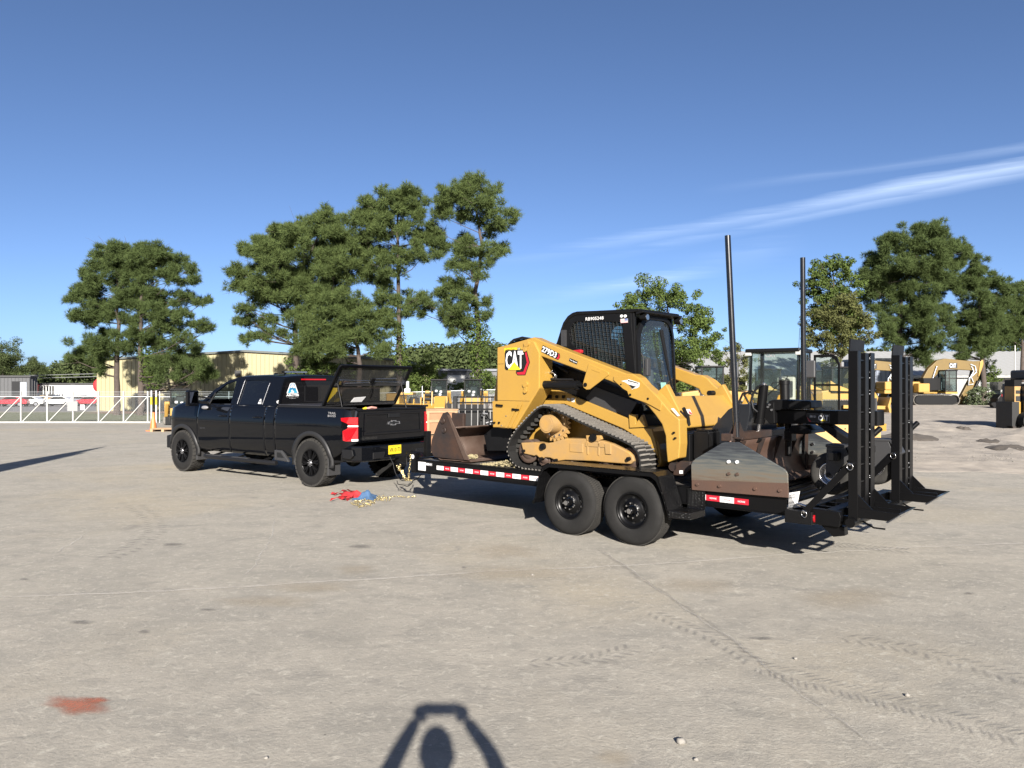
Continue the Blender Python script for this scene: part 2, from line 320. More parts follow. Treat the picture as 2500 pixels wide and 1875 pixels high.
# ------------------------------------------------------------------ ground
def sstep(t): t = min(1, max(0, t)); return t*t*(3-2*t)
def ground_z(x, d):
    z = -.67*sstep((d-30)/18) - .15*sstep((d-48)/27) - .4*sstep((d-75)/30)
    return z * sstep((-x + .06*d - 8)/8)
def axis_pts(lo, hi, fine_lo, fine_hi, fs, cs):
    p = [fine_lo]; 
    while p[-1] < fine_hi: p.append(p[-1] + fs)
    s_ = fs
    while p[-1] < hi: s_ = min(cs, s_*1.25); p.append(p[-1] + s_)
    s_ = fs
    while p[0] > lo: s_ = min(cs, s_*1.25); p.insert(0, p[0] - s_)
    return p
def ground_material():
    m = bpy.data.materials.new('worn_concrete_yard'); m.use_nodes = True; t = m.node_tree; b = t.nodes['Principled BSDF']
    L = t.links.new
    def nd(ty, **k):
        n = t.nodes.new(ty)
        for a, v in k.items(): setattr(n, a, v)
        return n
    g = nd('ShaderNodeNewGeometry')
    def noise(scale, detail=6, rough=.6, vec=None, dist=0):
        n = nd('ShaderNodeTexNoise'); n.inputs['Scale'].default_value = scale; n.inputs['Detail'].default_value = detail; n.inputs['Roughness'].default_value = rough; n.inputs['Distortion'].default_value = dist
        L(vec or g.outputs['Position'], n.inputs['Vector']); return n.outputs[0]
    def ramp(f, lo, hi, a=0., b_=1.):
        r = nd('ShaderNodeMapRange'); r.inputs[1].default_value = lo; r.inputs[2].default_value = hi; r.inputs[3].default_value = a; r.inputs[4].default_value = b_; L(f, r.inputs[0]); return r.outputs[0]
    def mixc(f, a, b_, mode='MIX'):
        x = nd('ShaderNodeMix', data_type='RGBA', blend_type=mode)
        if isinstance(f, float): x.inputs[0].default_value = f
        else: L(f, x.inputs[0])
        for i, c in ((6, a), (7, b_)):
            if isinstance(c, tuple): x.inputs[i].default_value = (c[0]*ALB, c[1]*ALB*.985, c[2]*ALB*.915, 1)
            else: L(c, x.inputs[i])
        return x.outputs[2]
    mpn = nd('ShaderNodeMapping'); L(g.outputs['Position'], mpn.inputs[0]); mpn.inputs['Rotation'].default_value = (0, 0, R(-28)); mpn.inputs['Scale'].default_value = (.75, 1.25, 1)
    base = mixc(ramp(noise(.45, 5, .55, dist=.4), .36, .64), (.485, .452, .412), (.43, .405, .372))
    base = mixc(ramp(noise(1.7, 7, .66, mpn.outputs[0], .6), .44, .66), base, (.355, .338, .315))
    base = mixc(ramp(noise(.22, 4, .5), .52, .72), base, (.51, .445, .345))                 # tan dust drifts
    base = mixc(ramp(noise(2.6, 9, .7, mpn.outputs[0], .8), .53, .68, 0, .8), base, (.29, .278, .265))
    base = mixc(ramp(noise(11, 9, .75, mpn.outputs[0], .3), .50, .66, 0, .55), base, (.31, .297, .28))
    base = mixc(ramp(noise(14, 9, .72, None, .8), .53, .66, 0, .8), base, (.62, .59, .54))
    base = mixc(ramp(noise(22, 8, .75, None, .4), .56, .68, 0, .6), base, (.24, .23, .215))
    base = mixc(ramp(noise(.55, 7, .68, None, 1.2), .54, .66, 0, .35), base, (.30, .285, .265))   # scuffs
    base = mixc(ramp(noise(5.5, 8, .7, None, .5), .60, .72, 0, .7), base, (.58, .545, .49))       # worn pale flecks
    base = mixc(ramp(noise(60, 4, .7), .3, .7, .0, .35), base, (.30, .285, .26))             # grit
    vo = nd('ShaderNodeTexVoronoi'); vo.inputs['Scale'].default_value = 26; L(g.outputs['Position'], vo.inputs['Vector'])
    base = mixc(ramp(vo.outputs['Distance'], .06, .11, .5, 0), base, (.7, .66, .6))         # pale stone chips
    vo2 = nd('ShaderNodeTexVoronoi'); vo2.inputs['Scale'].default_value = 5.3; L(g.outputs['Position'], vo2.inputs['Vector'])
    base = mixc(ramp(vo2.outputs['Distance'], .02, .05, .7, 0), base, (.10, .095, .09))
    # oil-dark blots
    base = mixc(ramp(noise(.9, 3, .5), .68, .78, 0, .6), base, (.21, .20, .19))
    L(base, b.inputs['Base Color']); b.inputs['Roughness'].default_value = .9; b.inputs['Specular IOR Level'].default_value = .25
    bu = nd('ShaderNodeBump'); bu.inputs['Strength'].default_value = .45; bu.inputs['Distance'].default_value = .02
    h = nd('ShaderNodeMath', operation='ADD'); L(ramp(noise(38, 8, .75), 0, 1), h.inputs[0])
    h2 = nd('ShaderNodeMath', operation='MULTIPLY'); L(noise(6, 8, .7, mpn.outputs[0]), h2.inputs[0]); h2.inputs[1].default_value = .6; L(h2.outputs[0], h.inputs[1])
    L(h.outputs[0], bu.inputs['Height']); L(bu.outputs[0], b.inputs['Normal']); return m
GROUNDM = ground_material()
xs = axis_pts(-1200, 1200, -60, 45, 1.5, 120); ys = axis_pts(-60, 1800, -6, 110, 1.5, 150)
ground = struct(MB().grid([[(x, y, ground_z(x, y)) for x in xs] for y in ys]).build('ground', GROUNDM))
# ================================================================== trailer
def diamond_material():
    m = mat('black_diamond_plate', (.006, .006, .0065), .25, spec=.35); t = m.node_tree; b = t.nodes['Principled BSDF']
    tcn = t.nodes.new('ShaderNodeTexCoord'); mp_ = t.nodes.new('ShaderNodeMapping'); mp_.inputs['Rotation'].default_value = (R(30), R(30), R(45)); mp_.inputs['Scale'].default_value = (1, 1, 1)
    v = t.nodes.new('ShaderNodeTexVoronoi'); v.inputs['Scale'].default_value = 42; v.inputs['Randomness'].default_value = .15
    t.links.new(tcn.outputs['Object'], mp_.inputs[0]); t.links.new(mp_.outputs[0], v.inputs['Vector'])
    r = t.nodes.new('ShaderNodeMapRange'); r.inputs[1].default_value = .15; r.inputs[2].default_value = .35; r.inputs[3].default_value = 1; r.inputs[4].default_value = 0; t.links.new(v.outputs['Distance'], r.inputs[0])
    bu = t.nodes.new('ShaderNodeBump'); bu.inputs['Strength'].default_value = .9; bu.inputs['Distance'].default_value = .006
    t.links.new(r.outputs[0], bu.inputs['Height']); t.links.new(bu.outputs[0], b.inputs['Normal']); return m
DIA = diamond_material()
PLANK = mat('weathered_deck_wood', (.10, .085, .07), .85, col2=(.05, .043, .036), vscale=9, bump=.4, bscale=30)
def make_wheel(parent, x, y, z, r, wdt, face, rimr, style, dusty=False):
    """wheel centred at x,z; outer face at y, body runs from y to y+wdt*face (face +1 -> outer side is -y). returns rim object"""
    f = face; o = (x, y, z); ax = (0, f, 0)
    rim = MB(parent['off'])
    if style == 'trailer':
        prof = [(rimr, .004), (rimr-.012, .0), (rimr-.02, .012), (rimr-.028, .035), (rimr-.06, .05), (rimr*.62, .045), (rimr*.55, .03), (.06, .03), (.06, .02)]
        rim.lathe(prof, o, ax, 36)
        rim.cyl((x, y+f*.03, z), (x, y-f*.035, z), .046, .040, 16); rim.mi = 1
        rim.cyl((x, y-f*.035, z), (x, y-f*.055, z), .032, .028, 14)
        for k in range(8):
            a = k*math.pi/4+.2; cx, cz = x+.082*math.cos(a), z+.082*math.sin(a); rim.cyl((cx, y+f*.03, cz), (cx, y+f*.002, cz), .0135, .011, 6, smooth=False)
        rim.mi = 2
        for k in range(8):
            a = k*math.pi/4; cx, cz = x+rimr*.70*math.cos(a), z+rimr*.70*math.sin(a); rim.cyl((cx, y+f*.05, cz), (cx, y+f*.046, cz), .0165, .0165, 12)
    else:
        rim.lathe([(rimr+.004, .0), (rimr-.008, -.004), (rimr-.014, .01), (rimr-.02, .06), (rimr-.03, .12), (rimr*.5, .14), (.02, .13)], o, ax, 40)
        ns = 8
        for k in range(ns):
            a0 = 2*math.pi*k/ns+.1
            for da in (-.13, .13):
                p0 = Vector((x+.055*math.cos(a0), y+f*.012, z+.055*math.sin(a0))); p1 = Vector((x+(rimr-.016)*math.cos(a0+da), y+f*.006, z+(rimr-.016)*math.sin(a0+da)))
                rim.bar(p0, p1, .026, .035, up=(0, 1, 0))
        rim.cyl((x, y+f*.06, z), (x, y-f*.004, z), .075, .062, 20); rim.mi = 1
        rim.cyl((x, y-f*.004, z), (x, y-f*.012, z), .036, .030, 16)
        for k in range(8):
            a = k*math.pi/4; rim.cyl((x+.055*math.cos(a), y, z+.055*math.sin(a)), (x+.055*math.cos(a), y-f*.016, z+.055*math.sin(a)), .008, .007, 6, smooth=False)
        rim.mi = 2
    ro = rim.build('wheel', [BLKP, STEEL if style == 'trailer' else SILV, BLKT], parent)
    ty = MB(parent['off']); h = wdt
    ty.lathe([(rimr-.004, .012), (rimr+.012, -.004), (rimr+.035, -.012), (r*.80, -.016), (r*.90, -.006), (r*.955, .012), (r*.985, .035), (r-.004, h*.3), (r-.004, h*.7), (r*.985, h-.035), (r*.955, h-.012), (r*.9, h), (rimr+.02, h), (rimr-.004, h-.02)], o, ax, 56)
    ty.mi = 1
    if style == 'trailer':      # ribbed tread: sipes as rows of thin blocks
        nb = 90
        for rr_, (a0, a1) in enumerate(((.03, .07), (.078, .112), (.12, .158), (.166, .205))):
            for k in range(nb):
                a = 2*math.pi*(k + .5*(rr_ % 2))/nb; b = a + 2*math.pi/nb*.84; q = []
                for rad in (r-.008, r+.004):
                    for aa, hh in ((a, a0), (b, a0), (b, a1), (a, a1)): q.append((x+rad*math.cos(aa), y+f*hh, z+rad*math.sin(aa)))
                ty.hexa(q)
    else:                        # all-terrain blocks and shoulder lugs
        nb = 34; rows = [(-.004, .05), (.058, .105), (.112, .155), (.162, .207), (.214, h+.004)]; g = random.Random(3)
        for rr_, (a0, a1) in enumerate(rows):
            for k in range(nb):
                a = 2*math.pi*(k + .5*(rr_ % 2) + g.uniform(-.06, .06))/nb; b = a + 2*math.pi/nb*.80; q = []; sh = .25*2*math.pi/nb
                for rad in (r-.03, r+.006):
                    for aa, hh in ((a, a0), (b+sh*.3, a0), (b, a1), (a+sh, a1)): q.append((x+(rad - (.012 if rr_ in (0, 4) and hh in (-.004, h+.004) else 0))*math.cos(aa), y+f*hh, z+(rad - (.012 if rr_ in (0, 4) and hh in (-.004, h+.004) else 0))*math.sin(aa)))
                ty.hexa(q)
    to = ty.build('tyre', [RUB, RUBD], ro)
    return ro
tr = fthing(TR, (0, 0, 0), 'equipment_trailer', 'black tandem axle equipment trailer with upright ramps, carrying the yellow track loader', 'trailer'); tr['off'] = (0, 0, 0)
W = 2.08
def T2(z, y, pts): return TR.side(z, y, pts)
for y0, s_ in ((0, 1), (W, -1)):
    m = MB()
    m.box(.06, 5.64, min(y0+s_*.012, y0+s_*.02), max(y0+s_*.012, y0+s_*.02), .492, .668)
    m.box(.06, 5.64, min(y0, y0+s_*.07), max(y0, y0+s_*.07), .48, .492); m.box(.06, 5.64, min(y0, y0+s_*.07), max(y0, y0+s_*.07), .668, .68)
    m.build('side_rail', BLKP, tr, bevel=.003)
m = MB(); m.box(-.045, .06, -.01, W+.01, .475, .69); m.box(-.045, .06, -.012, .07, .69, .78); m.box(-.045, .06, W-.07, W+.012, .69, .78); m.build('front_header', BLKP, tr, bevel=.006)
m = MB().box(-.03, .045, -.02, -.0125, .50, .775); m.build('corner_plate', BLKM, tr, bevel=.002)
for k in range(13):
    y = .09 + k*.1475; MB().box(.07, 4.58, y, y+.136, .636, .672 + .002*(k % 2)).build('plank', PLANK, tr, bevel=.004)
for k in range(9): MB().box(4.64+k*.118, 4.70+k*.118, .075, W-.075, .628 - .006*k, .662 - .006*k).build('tail_slat', BLKP, tr, bevel=.004)
for k in range(8): MB().box(.4+k*.62, .45+k*.62, .022, W-.022, .50, .60).build('cross_member', BLKM, tr)
# fenders, steps
def fender(y0, y1, yo):
    pth = [(2.60, .34), (2.64, .40), (2.70, .66), (2.76, .80), (2.84, .842), (4.30, .842), (4.37, .80), (4.43, .62), (4.52, .36)]
    m = MB()
    def strip(off, ya, yb): m.grid([[(x, ya, z-off) for x, z in pth], [(x, yb, z-off) for x, z in pth]], False)
    m2 = MB(); inner = [(x + (3.55-x)*.012, z-.012) for x, z in pth]; m2.add([(x, y0, z) for x, z in pth] + [(x, y1, z) for x, z in pth] + [(x, y0, z) for x, z in inner] + [(x, y1, z) for x, z in inner],
        [(i, i+1, i+1+9, i+9) for i in range(8)] + [(i+18, i+27, i+28, i+19) for i in range(8)] + [(i, i+18, i+19, i+1) for i in range(8)] + [(i+9, i+10, i+28, i+27) for i in range(8)])
    o = m2.build('fender', DIA, tr)
    lip = MB(); lo = [(x + (3.55-x)*(.03 if z > .7 else .02), z-.05 if z > .7 else z) for x, z in pth]
    lip.add([(x, yo, z) for x, z in pth] + [(x, yo, z) for x, z in lo], [(i, i+9, i+10, i+1) for i in range(8)]); lip.build('fender_lip', BLKP, o, thick=.006)
    st = MB(); st.box(4.50, 4.76, y0, y1, .375, .45); st.build('step', DIA, tr, bevel=.008)
    st = MB(); st.box(4.55, 4.76, max(y0, -.012) if y0 < 0 else y0, max(y0, -.012)+.008 if y0 < 0 else y0+.008, .452, .66); st.build('step_plate', DIA, tr)
fender(-.335, -.004, -.335); fender(W+.004, W+.335, W+.335)
for x in (3.139, 4.018):
    make_wheel(tr, x, -.305, .39, .39, .235, 1, .205, 'trailer'); make_wheel(tr, x, W+.305, .39, .39, .235, -1, .205, 'trailer')
    MB().cyl((x, -.1, .39), (x, W+.1, .39), .045).build('axle', BLKM, tr)
    m = MB(); m.bar((x-.4, .06, .47), (x, .06, .43), .06, .03); m.bar((x+.4, .06, .47), (x, .06, .43), .06, .03); m.build('leaf_spring', BLKM, tr)
# reflective tape
def tape(x0, x1, z0, z1, n, first=0):
    for k in range(n):
        a = x0 + (x1-x0)*k/n; b = x0 + (x1-x0)*(k+1)/n; red = (k + first) % 2
        za = z0 + (z1-z0)*k/n
        m = MB(); m.box(a, b, .0085, .0119, za-.03, za+.03); m.mi = 1
        text(m, 'NOVAE', lambda u, v: (a+(b-a)*.27+u, .0075, za-.010+v), (b-a)*.5, .019, .02)
        m.build('reflector_tape', [REDP if red else WHT, WHT if red else REDP], tr)
tape(.50, 2.56, .585, .580, 14); tape(4.60, 5.24, .577, .571, 4)
m = MB(); m.box(.10, .26, .008, .0118, .52, .645); m.mi = 1
for k in range(5): m.box(.115, .115+random.uniform(.06, .12), .007, .0079, .535+k*.02, .543+k*.02)
m.build('notice_label', [WHT, GREYP], tr)
m = MB(); m.box(.265, .40, .008, .0118, .60, .64); m.mi = 1; m.box(.28, .33, .007, .0079, .607, .634); m.box(.345, .385, .007, .0079, .612, .628); m.build('certificate_label', [GREYP, WHT], tr)
m = MB(); m.cyl((.01, -.021, .715), (.01, -.023, .715), .033, n=20); m.mi = 1; m.box(-.01, .03, -.0245, -.0235, .708, .722); m.build('round_sticker', [WHT, GREYP], tr)
# tongue, coupler, jack
HB = TK.world(1.42, 1.0, .55); q = Vector((HB.x, HB.y)) - TR.o; CX, CY = q.dot(TR.u), q.dot(TR.v)
m = MB()
for yy in (.35, 1.73): m.bar((-.04, yy, .555), (CX+.28, CY + (.05 if yy > 1 else -.05), .555), .075, .14)
m.build('tongue', BLKP, tr, bevel=.006)
m = MB(); m.box(CX-.02, CX+.34, CY-.06, CY+.06, .52, .63); m.sphere((CX, CY, .58), .07, sc=(1, 1, .8)); m.build('coupler', BLKM, tr)
m = MB(); m.box(CX+.42, CX+.50, CY-.05, CY+.05, .34, 1.0); m.box(CX+.36, CX+.56, CY-.1, CY+.1, .32, .345); m.cyl((CX+.46, CY-.14, .93), (CX+.46, CY+.14, .93), .012); m.build('tongue_jack', BLKM, tr, bevel=.004)
def chain_links(m, P, pitch=.045, r_=.017):
    L_ = []
    for i in range(len(P)-1):
        n_ = max(2, int((P[i+1]-P[i]).length/pitch))
        for k in range(n_): L_.append((P[i].lerp(P[i+1], k/n_), (P[i+1]-P[i]).normalized()))
    for i, (p, d) in enumerate(L_):
        s_ = d.orthogonal().normalized(); s_ = s_ if i % 2 else d.cross(s_); m.torus(p, s_, r_, r_*.36, 10, 6, stretch=d)
for pts in ([(690, 440), (685, 560), (660, 700), (645, 880), (610, 900), (560, 880), (540, 800), (500, 740), (440, 690), (400, 620)], [(520, 760), (540, 870), (590, 930), (660, 930), (720, 940)], [(470, 640), (450, 720), (510, 780), (530, 850)]):
    m = MB(); chain_links(m, [Vector((x, .35, max(.06, z))) for x, z in T2('V', .35, pts)]); m.build('safety_chain', CHAINM, tr, split=False)
def spline(P, n_=6):
    P = [P[0]] + P + [P[-1]]; o = []
    for i in range(1, len(P)-2):
        for k in range(n_):
            t = k/n_; o.append(.5*((2*P[i]) + (P[i+1]-P[i-1])*t + (2*P[i-1]-5*P[i]+4*P[i+1]-P[i+2])*t*t + (3*P[i]-P[i-1]-3*P[i+1]+P[i+2])*t**3))
    return o + [P[-2]]
for k, pts in enumerate(([(260, 460), (330, 600), (350, 700), (400, 830), (480, 920), (560, 940), (640, 880), (660, 760)], [(720, 300), (640, 380), (600, 480), (610, 640)], [(410, 940), (430, 1010), (540, 1030), (620, 1055), (700, 1000), (740, 940), (820, 900), (905, 810)], [(690, 400), (640, 430), (620, 520), (580, 600), (470, 560)])):
    m = MB(); m.tube(spline([Vector((x, .45+.05*k, max(.02, z))) for x, z in T2('V', .45+.05*k, pts)]), .007, 6); m.build('breakaway_cable', BLKPL, tr, split=False)
# rear: light box, plate, hinge beam, stand foot
m = MB(); m.box(5.66, 5.93, -.10, .10, .435, .56); m.build('light_box', BLKM, tr, bevel=.006)
m = MB(); m.mi = 0; cy, cz = .0, .495
def oval(rx, rz, n=20): return [(cy + (rx-rz)*(1 if math.cos(a) > 0 else -1) + rz*math.cos(a), cz + rz*math.sin(a)) for a in [2*math.pi*(i+.5)/n for i in range(n)]]
m.xprism(oval(.078, .045), 5.93, 5.945); m.mi = 1; m.xprism(oval(.055, .030), 5.9455, 5.949)
m.build('tail_lamp', [LAMPR, SILV], tr)
m = MB(); pl_ = T2('K', -.04, [(1550, 1010), (1690, 990), (1630, 1215), (1490, 1235)])
m.add([(x, -.04 + .03*i, z) for i, (x, z) in enumerate(pl_)], [(0, 1, 2, 3)]); m.mi = 1
def plp(u, v): a = Vector((pl_[3][0], -.0, pl_[3][1])); e = Vector((pl_[2][0]-pl_[3][0], 0, pl_[2][1]-pl_[3][1])); h = Vector((pl_[0][0]-pl_[3][0], 0, pl_[0][1]-pl_[3][1])); q = a + e*u + h*v; return (q.x, -.04 + .03*(3-v*2-.5) * .6 - .012, q.z)
for v0, v1, tx in ((.1, .2, '012818027'), (.3, .42, 'A02514'), (.62, .74, '07027'), (.80, .9, 'A201')): text(m, tx, lambda u, v: plp(.14+u, v0+v), .72, v1-v0, .0)
m.build('paper_tag', [WHT, BLKT], tr, thick=.001)
m = MB(); m.prism(T2('C', -.06, [(985, 1190), (1065, 1165), (1240, 1190), (1255, 1225), (1240, 1295), (1035, 1262), (985, 1250)]), -.06, .03); m.build('hinge_bracket', BLKP, tr, bevel=.006)
m = MB(); m.prism(T2('C', W-.05, [(1660, 1050), (1830, 1060), (1840, 1110), (1680, 1110)]), W-.08, W); m.build('hinge_bracket', BLKP, tr, bevel=.006)
m = MB(); m.box(5.70, 5.80, -.02, W+.02, .44, .56); m.build('rear_beam', BLKP, tr, bevel=.006)
m = MB(); m.box(5.96, 6.06, -.02, W+.02, .43, .56); m.build('ramp_beam', BLKP, tr, bevel=.006)
for k in range(7): MB().box(5.80, 5.96, .12+k*.3, .17+k*.3, .50, .55).build('beam_tie', BLKP, tr)
for yy in (-.02, W-.13):
    m = MB(); m.prism([(5.98, .44), (6.20, .44), (6.21, .36), (6.10, .335)], yy, yy+.10); m.build('stand_foot', BLKP, tr, bevel=.005)
m = MB(); m.cyl((6.28, -.10, .50), (6.28, W+.02, .50), .045, n=18); m.build('hinge_tube', BLKP, tr)
m = MB(); m.bar((6.02, .03, .50), (6.28, .03, .50), .05, .09); m.bar((6.02, W-.1, .50), (6.28, W-.1, .50), .05, .09); m.bar((6.02, .52, .50), (6.28, .52, .50), .05, .09); m.bar((6.02, 1.32, .50), (6.28, 1.32, .50), .05, .09); m.build('hinge_arm', BLKP, tr, bevel=.005)
for y0, y1 in ((-.06, .47), (1.35, 1.89)):
    rp = MB(); X0, X1 = 6.25, 6.335
    rp.box(X0, X1, y0, y0+.018, .52, 2.11); rp.box(X0, X0+.014, y0+.018, y0+.075, .52, 2.11); rp.box(X1-.014, X1, y0+.018, y0+.10, .52, 2.11)
    ra = rp.build('ramp', BLKP, tr, bevel=.003)
    rp = MB(); rp.box(X0, X1, y1-.018, y1, .52, 2.105); rp.box(X1-.014, X1, y1-.12, y1-.018, .52, 2.105); rp.box(X0, X0+.014, y1-.075, y1-.018, .52, 2.105); rp.build('ramp_side', BLKP, ra, bevel=.003)
    rp = MB(); rp.box(X0+.02, X1-.01, y1-.26, y1-.16, .54, 2.10); rp.build('ramp_side', BLKP, ra, bevel=.003)
    for k in range(9):
        z = .70 + k*.165; m = MB(); m.box(X0+.012, X1-.02, y0+.062, y1-.112, z, z+.012); m.box(X0+.012, X0+.024, y0+.062, y1-.112, z+.012, z+.055); m.build('rung', BLKP, ra)
        m = MB()
        for yy in (y0+.104, y1-.124): m.sphere((X1-.012, yy, z+.006+random.uniform(-.02, .02)), random.uniform(.004, .008), 6, 5); m.sphere((X1-.012, yy, z+random.uniform(.03, .06)), random.uniform(.003, .006), 6, 5)
        m.build('weld', SILV, ra)
    m = MB(); m.hexa([(X0, y0+.01, 2.11), (X0+.012, y0+.01, 2.11), (X0+.012, y1-.10, 2.11), (X0, y1-.10, 2.11), (X0+.01, y0+.01, 2.225), (X0+.022, y0+.01, 2.225), (X0+.022, y1-.10, 2.225), (X0+.01, y1-.10, 2.225)]); m.build('ramp_lip', BLKM, ra)
    XE = 6.70
    for yy in (y0, y1-.02):
        m = MB(); m.prism([(X1, .55), (XE-.10, .55), (XE, .625), (X1, .642)], yy, yy+.018); m.build('foot_bar', BLKP, ra, bevel=.003)
        m = MB(); m.prism([(X1, .642), (X1+.13, .638), (X1, .77)], yy+.004, yy+.014); m.build('gusset', BLKP, ra)
    m = MB(); m.box(X1, XE-.06, y0+.24, y0+.26, .565, .63); m.build('foot_bar', BLKP, ra)
    m = MB(); m.hexa([(XE-.13, y0+.02, .535), (XE-.11, y0+.02, .528), (XE-.11, y1-.022, .528), (XE-.13, y1-.022, .535), (XE-.012, y0+.02, .63), (XE+.012, y0+.02, .628), (XE+.012, y1-.022, .628), (XE-.012, y1-.022, .63)]); m.build('foot_plate', mat('bluish_black_plate', (.03, .035, .045), .18, coat=.6), ra)
    m = MB(); p0 = Vector((5.86, y0-.03, .56)); p1 = Vector((6.285, y0-.03, 1.05)); m.bar(p0, p1, .012, .062, up=(1, 0, -.8)); br = m.build('ramp_brace', BLKP, ra)
    m = MB()
    for p in (p0, p1): m.cyl(p + Vector((0, -.035, 0)), p + Vector((0, .05, 0)), .012); m.torus(p + Vector((0, -.03, -.02)), (.4, 1, .1), .032, .0045, 18, 6)
    m.build('linch_pin', STEEL, br)
    MB().cyl((6.30, y1, 1.28), (6.36, y1+.09, 1.36), .028).build('spring_pin', BLKP, ra)
    MB().tube([(6.30, y0+.2, .50), (6.42, y0+.2, .44), (6.52, y0+.2, .44)], .009, 6).build('latch_rod', BLKP, ra)
MB().cyl((5.76, -.02, .62), (6.02, -.02, .56), .014).build('gas_strut', STEEL, tr)
# ================================================================== loose bucket on the deck
bk = fthing(TR, (.65, 1.04, .676), 'loader_bucket', 'rusty worn loader bucket lying at the front of the trailer deck', 'bucket'); BO = (.65, 1.04, .676)
prof = [(1.06, .705), (.80, .69), (.45, .682), (.34, .74), (.28, .88), (.31, 1.03), (.42, 1.14), (.60, 1.17)]
m = MB(BO); m.grid([[(x, .12, z) for x, z in prof], [(x, 1.97, z) for x, z in prof]], True); m.build('shell', RUST, bk, thick=.018)
sp = T2('B', .1, [(262, 1042), (240, 1000), (248, 930), (285, 830), (318, 762), (345, 752), (362, 775), (482, 1062), (440, 1062)])
for y0 in (.10, 1.97): m = MB(BO); m.prism(sp, y0, y0+.022); m.build('side_plate', RUSTD, bk, bevel=.004)
e = T2('B', .085, [(345, 770), (362, 775), (490, 1065), (455, 1062)])
for y0 in (.082, 1.992): m = MB(BO); m.prism(e, y0, y0+.018); m.build('side_cutter', RUST, bk, bevel=.004)
m = MB(BO); m.prism([(1.09, .695), (.90, .684), (.90, .70), (1.06, .722)], .12, 1.97); m.build('cutting_edge', RUST, bk)
m = MB(BO)
for x, z in T2('B', .1, [(322, 810), (330, 870)]): m.cyl((x, .10, z), (x, .075, z), .03, .026, 12); m.torus((x, .085, z), (0, 1, 0), .036, .008)
m.build('pivot_boss', RUSTD, bk)
m = MB(BO); m.box(.30, .55, .5, .56, 1.13, 1.36); m.box(.30, .55, 1.5, 1.56, 1.13, 1.36); m.build('hook_rib', RUSTD, bk, bevel=.01)
# ================================================================== track loader
ld = fthing(TR, (2.95, 1.04, .676), 'track_loader', 'yellow compact track loader with black cab riding on the black trailer', 'track loader'); LO = (2.95, 1.04, .676)
ld['off'] = LO
def mir(y0, y1): return ((y0, y1), (W-y1, W-y0))
tow = T2('B', .06, [(668, 338), (720, 325), (862, 284), (905, 300), (940, 372), (940, 600), (780, 862), (640, 852), (637, 682), (668, 684)])
towers = []
for i, (y0, y1) in enumerate(mir(.06, .34)): towers.append(MB(LO).prism(tow, y0, y1).build('rear_tower', YEL, ld, bevel=.012))
m = MB(LO); m.prism(T2('B', .35, [(672, 400), (800, 400), (900, 420), (900, 640), (700, 850), (645, 850), (640, 690)]), .36, W-.36); m.build('engine_door', YEL, ld, bevel=.02)
m = MB(LO); m.prism(T2('B', .35, [(660, 850), (780, 862), (770, 1000), (620, 1000), (600, 900)]), .30, W-.30); m.build('rear_underbody', BLKM, ld)
m = MB(LO)
for i, (y0, y1) in enumerate(mir(.05, .058)): m.prism(T2('B', .05, [(637, 684), (830, 684), (770, 850), (642, 850)]), y0, y1)
m.build('guard_plate', YEL, ld, bevel=.004)
for p in ((790, 705), (815, 705)):
    a = T2('B', .045, [p, (p[0]+14, p[1]), (p[0]-56, p[1]+150), (p[0]-70, p[1]+150)]); MB(LO).prism(a, .036, .049).build('stiffener', YEL, ld, bevel=.003)
m = MB(LO)
for p in ((665, 708), (768, 735), (650, 822), (680, 822)):
    (x, z), = T2('B', .04, [p]); m.cyl((x, .05, z), (x, .03, z), .014)
for p in ((665, 708), (768, 735)):
    (x, z), = T2('B', .03, [p]); m.bar((x, .025, z), (x+.11, .025, z-.005), .02, .022)
m.build('hook_bolt', BLKM, ld)
m = MB(LO)
for cx, cz, dx, dz in ((858, 313, -8, 42), (850, 575, 2, 45)):
    (x, z), (x2, z2) = T2('B', .05, [(cx, cz), (cx+dx, cz+dz)]); m.cyl((x, .06, z), (x, .035, z), .042, n=20); m.bar((x, .047, z), (x2, .047, z2), .016, .055, up=(1, 0, .01)); m.cyl((x2, .05, z2), (x2, .028, z2), .026, n=14)
m.build('pin_lock', YEL, ld, bevel=.002)
for a_, b_ in (((92, 1030), (205, 1024)), ((75, 1640), (640, 1655))):
    (x0, z0), (x1, z1) = T2('H', .058, [a_, b_]); m = MB(LO); m.bar((x0, .0592, z0), (x1, .0592, z1), .002, .004); m.build('panel_seam', BLKT, towers[0])
# CAT logo
def hexlogo(parent, pts_fn, sc, name='logo', zone_off=(0, 0, 0), yface=.0):
    m = MB(zone_off); P = lambda l, q: m.poly([pts_fn(u*sc, v*sc, l) for u, v in q])
    m.mi = 3; P(1, [(.43, -.09), (.50, -.17), (.82, -.17), (1.0, .22), (.88, .58), (.6, .6), (.6, 0), (.45, 0)])
    m.mi = 2; P(2, [(.46, -.08), (.52, -.145), (.80, -.145), (.965, .22), (.86, .54), (.80, .54), (.88, .22), (.74, -.06)])
    m.mi = 0; P(3, [(-.02, .05), (.03, 0), (.72, 0), (.84, .22), (.75, .62), (.0, .62), (-.02, .55)])
    m.mi = 1
    text(m, 'CAT', lambda u, v: pts_fn((.015+u)*sc, (.03+v)*sc, 5), .74, .56, .035)
    m.mi = 4; P(6, [(.12, .0), (.38, .25), (.64, .0)])
    return m.build(name, [BLKT, WHT, REDP, BLKT, YELP], parent)
(lx, lz), (lx2, lz2) = T2('H', .058, [(235, 1130), (640, 1130)])
hexlogo(towers[0], lambda u, v, l: (lx+u, .0585 - l*.0012, lz+v), (lx2-lx)/.98, zone_off=LO)
a, b, c_, d_ = T2('H', .058, [(218, 760), (500, 745), (498, 820), (220, 842)])
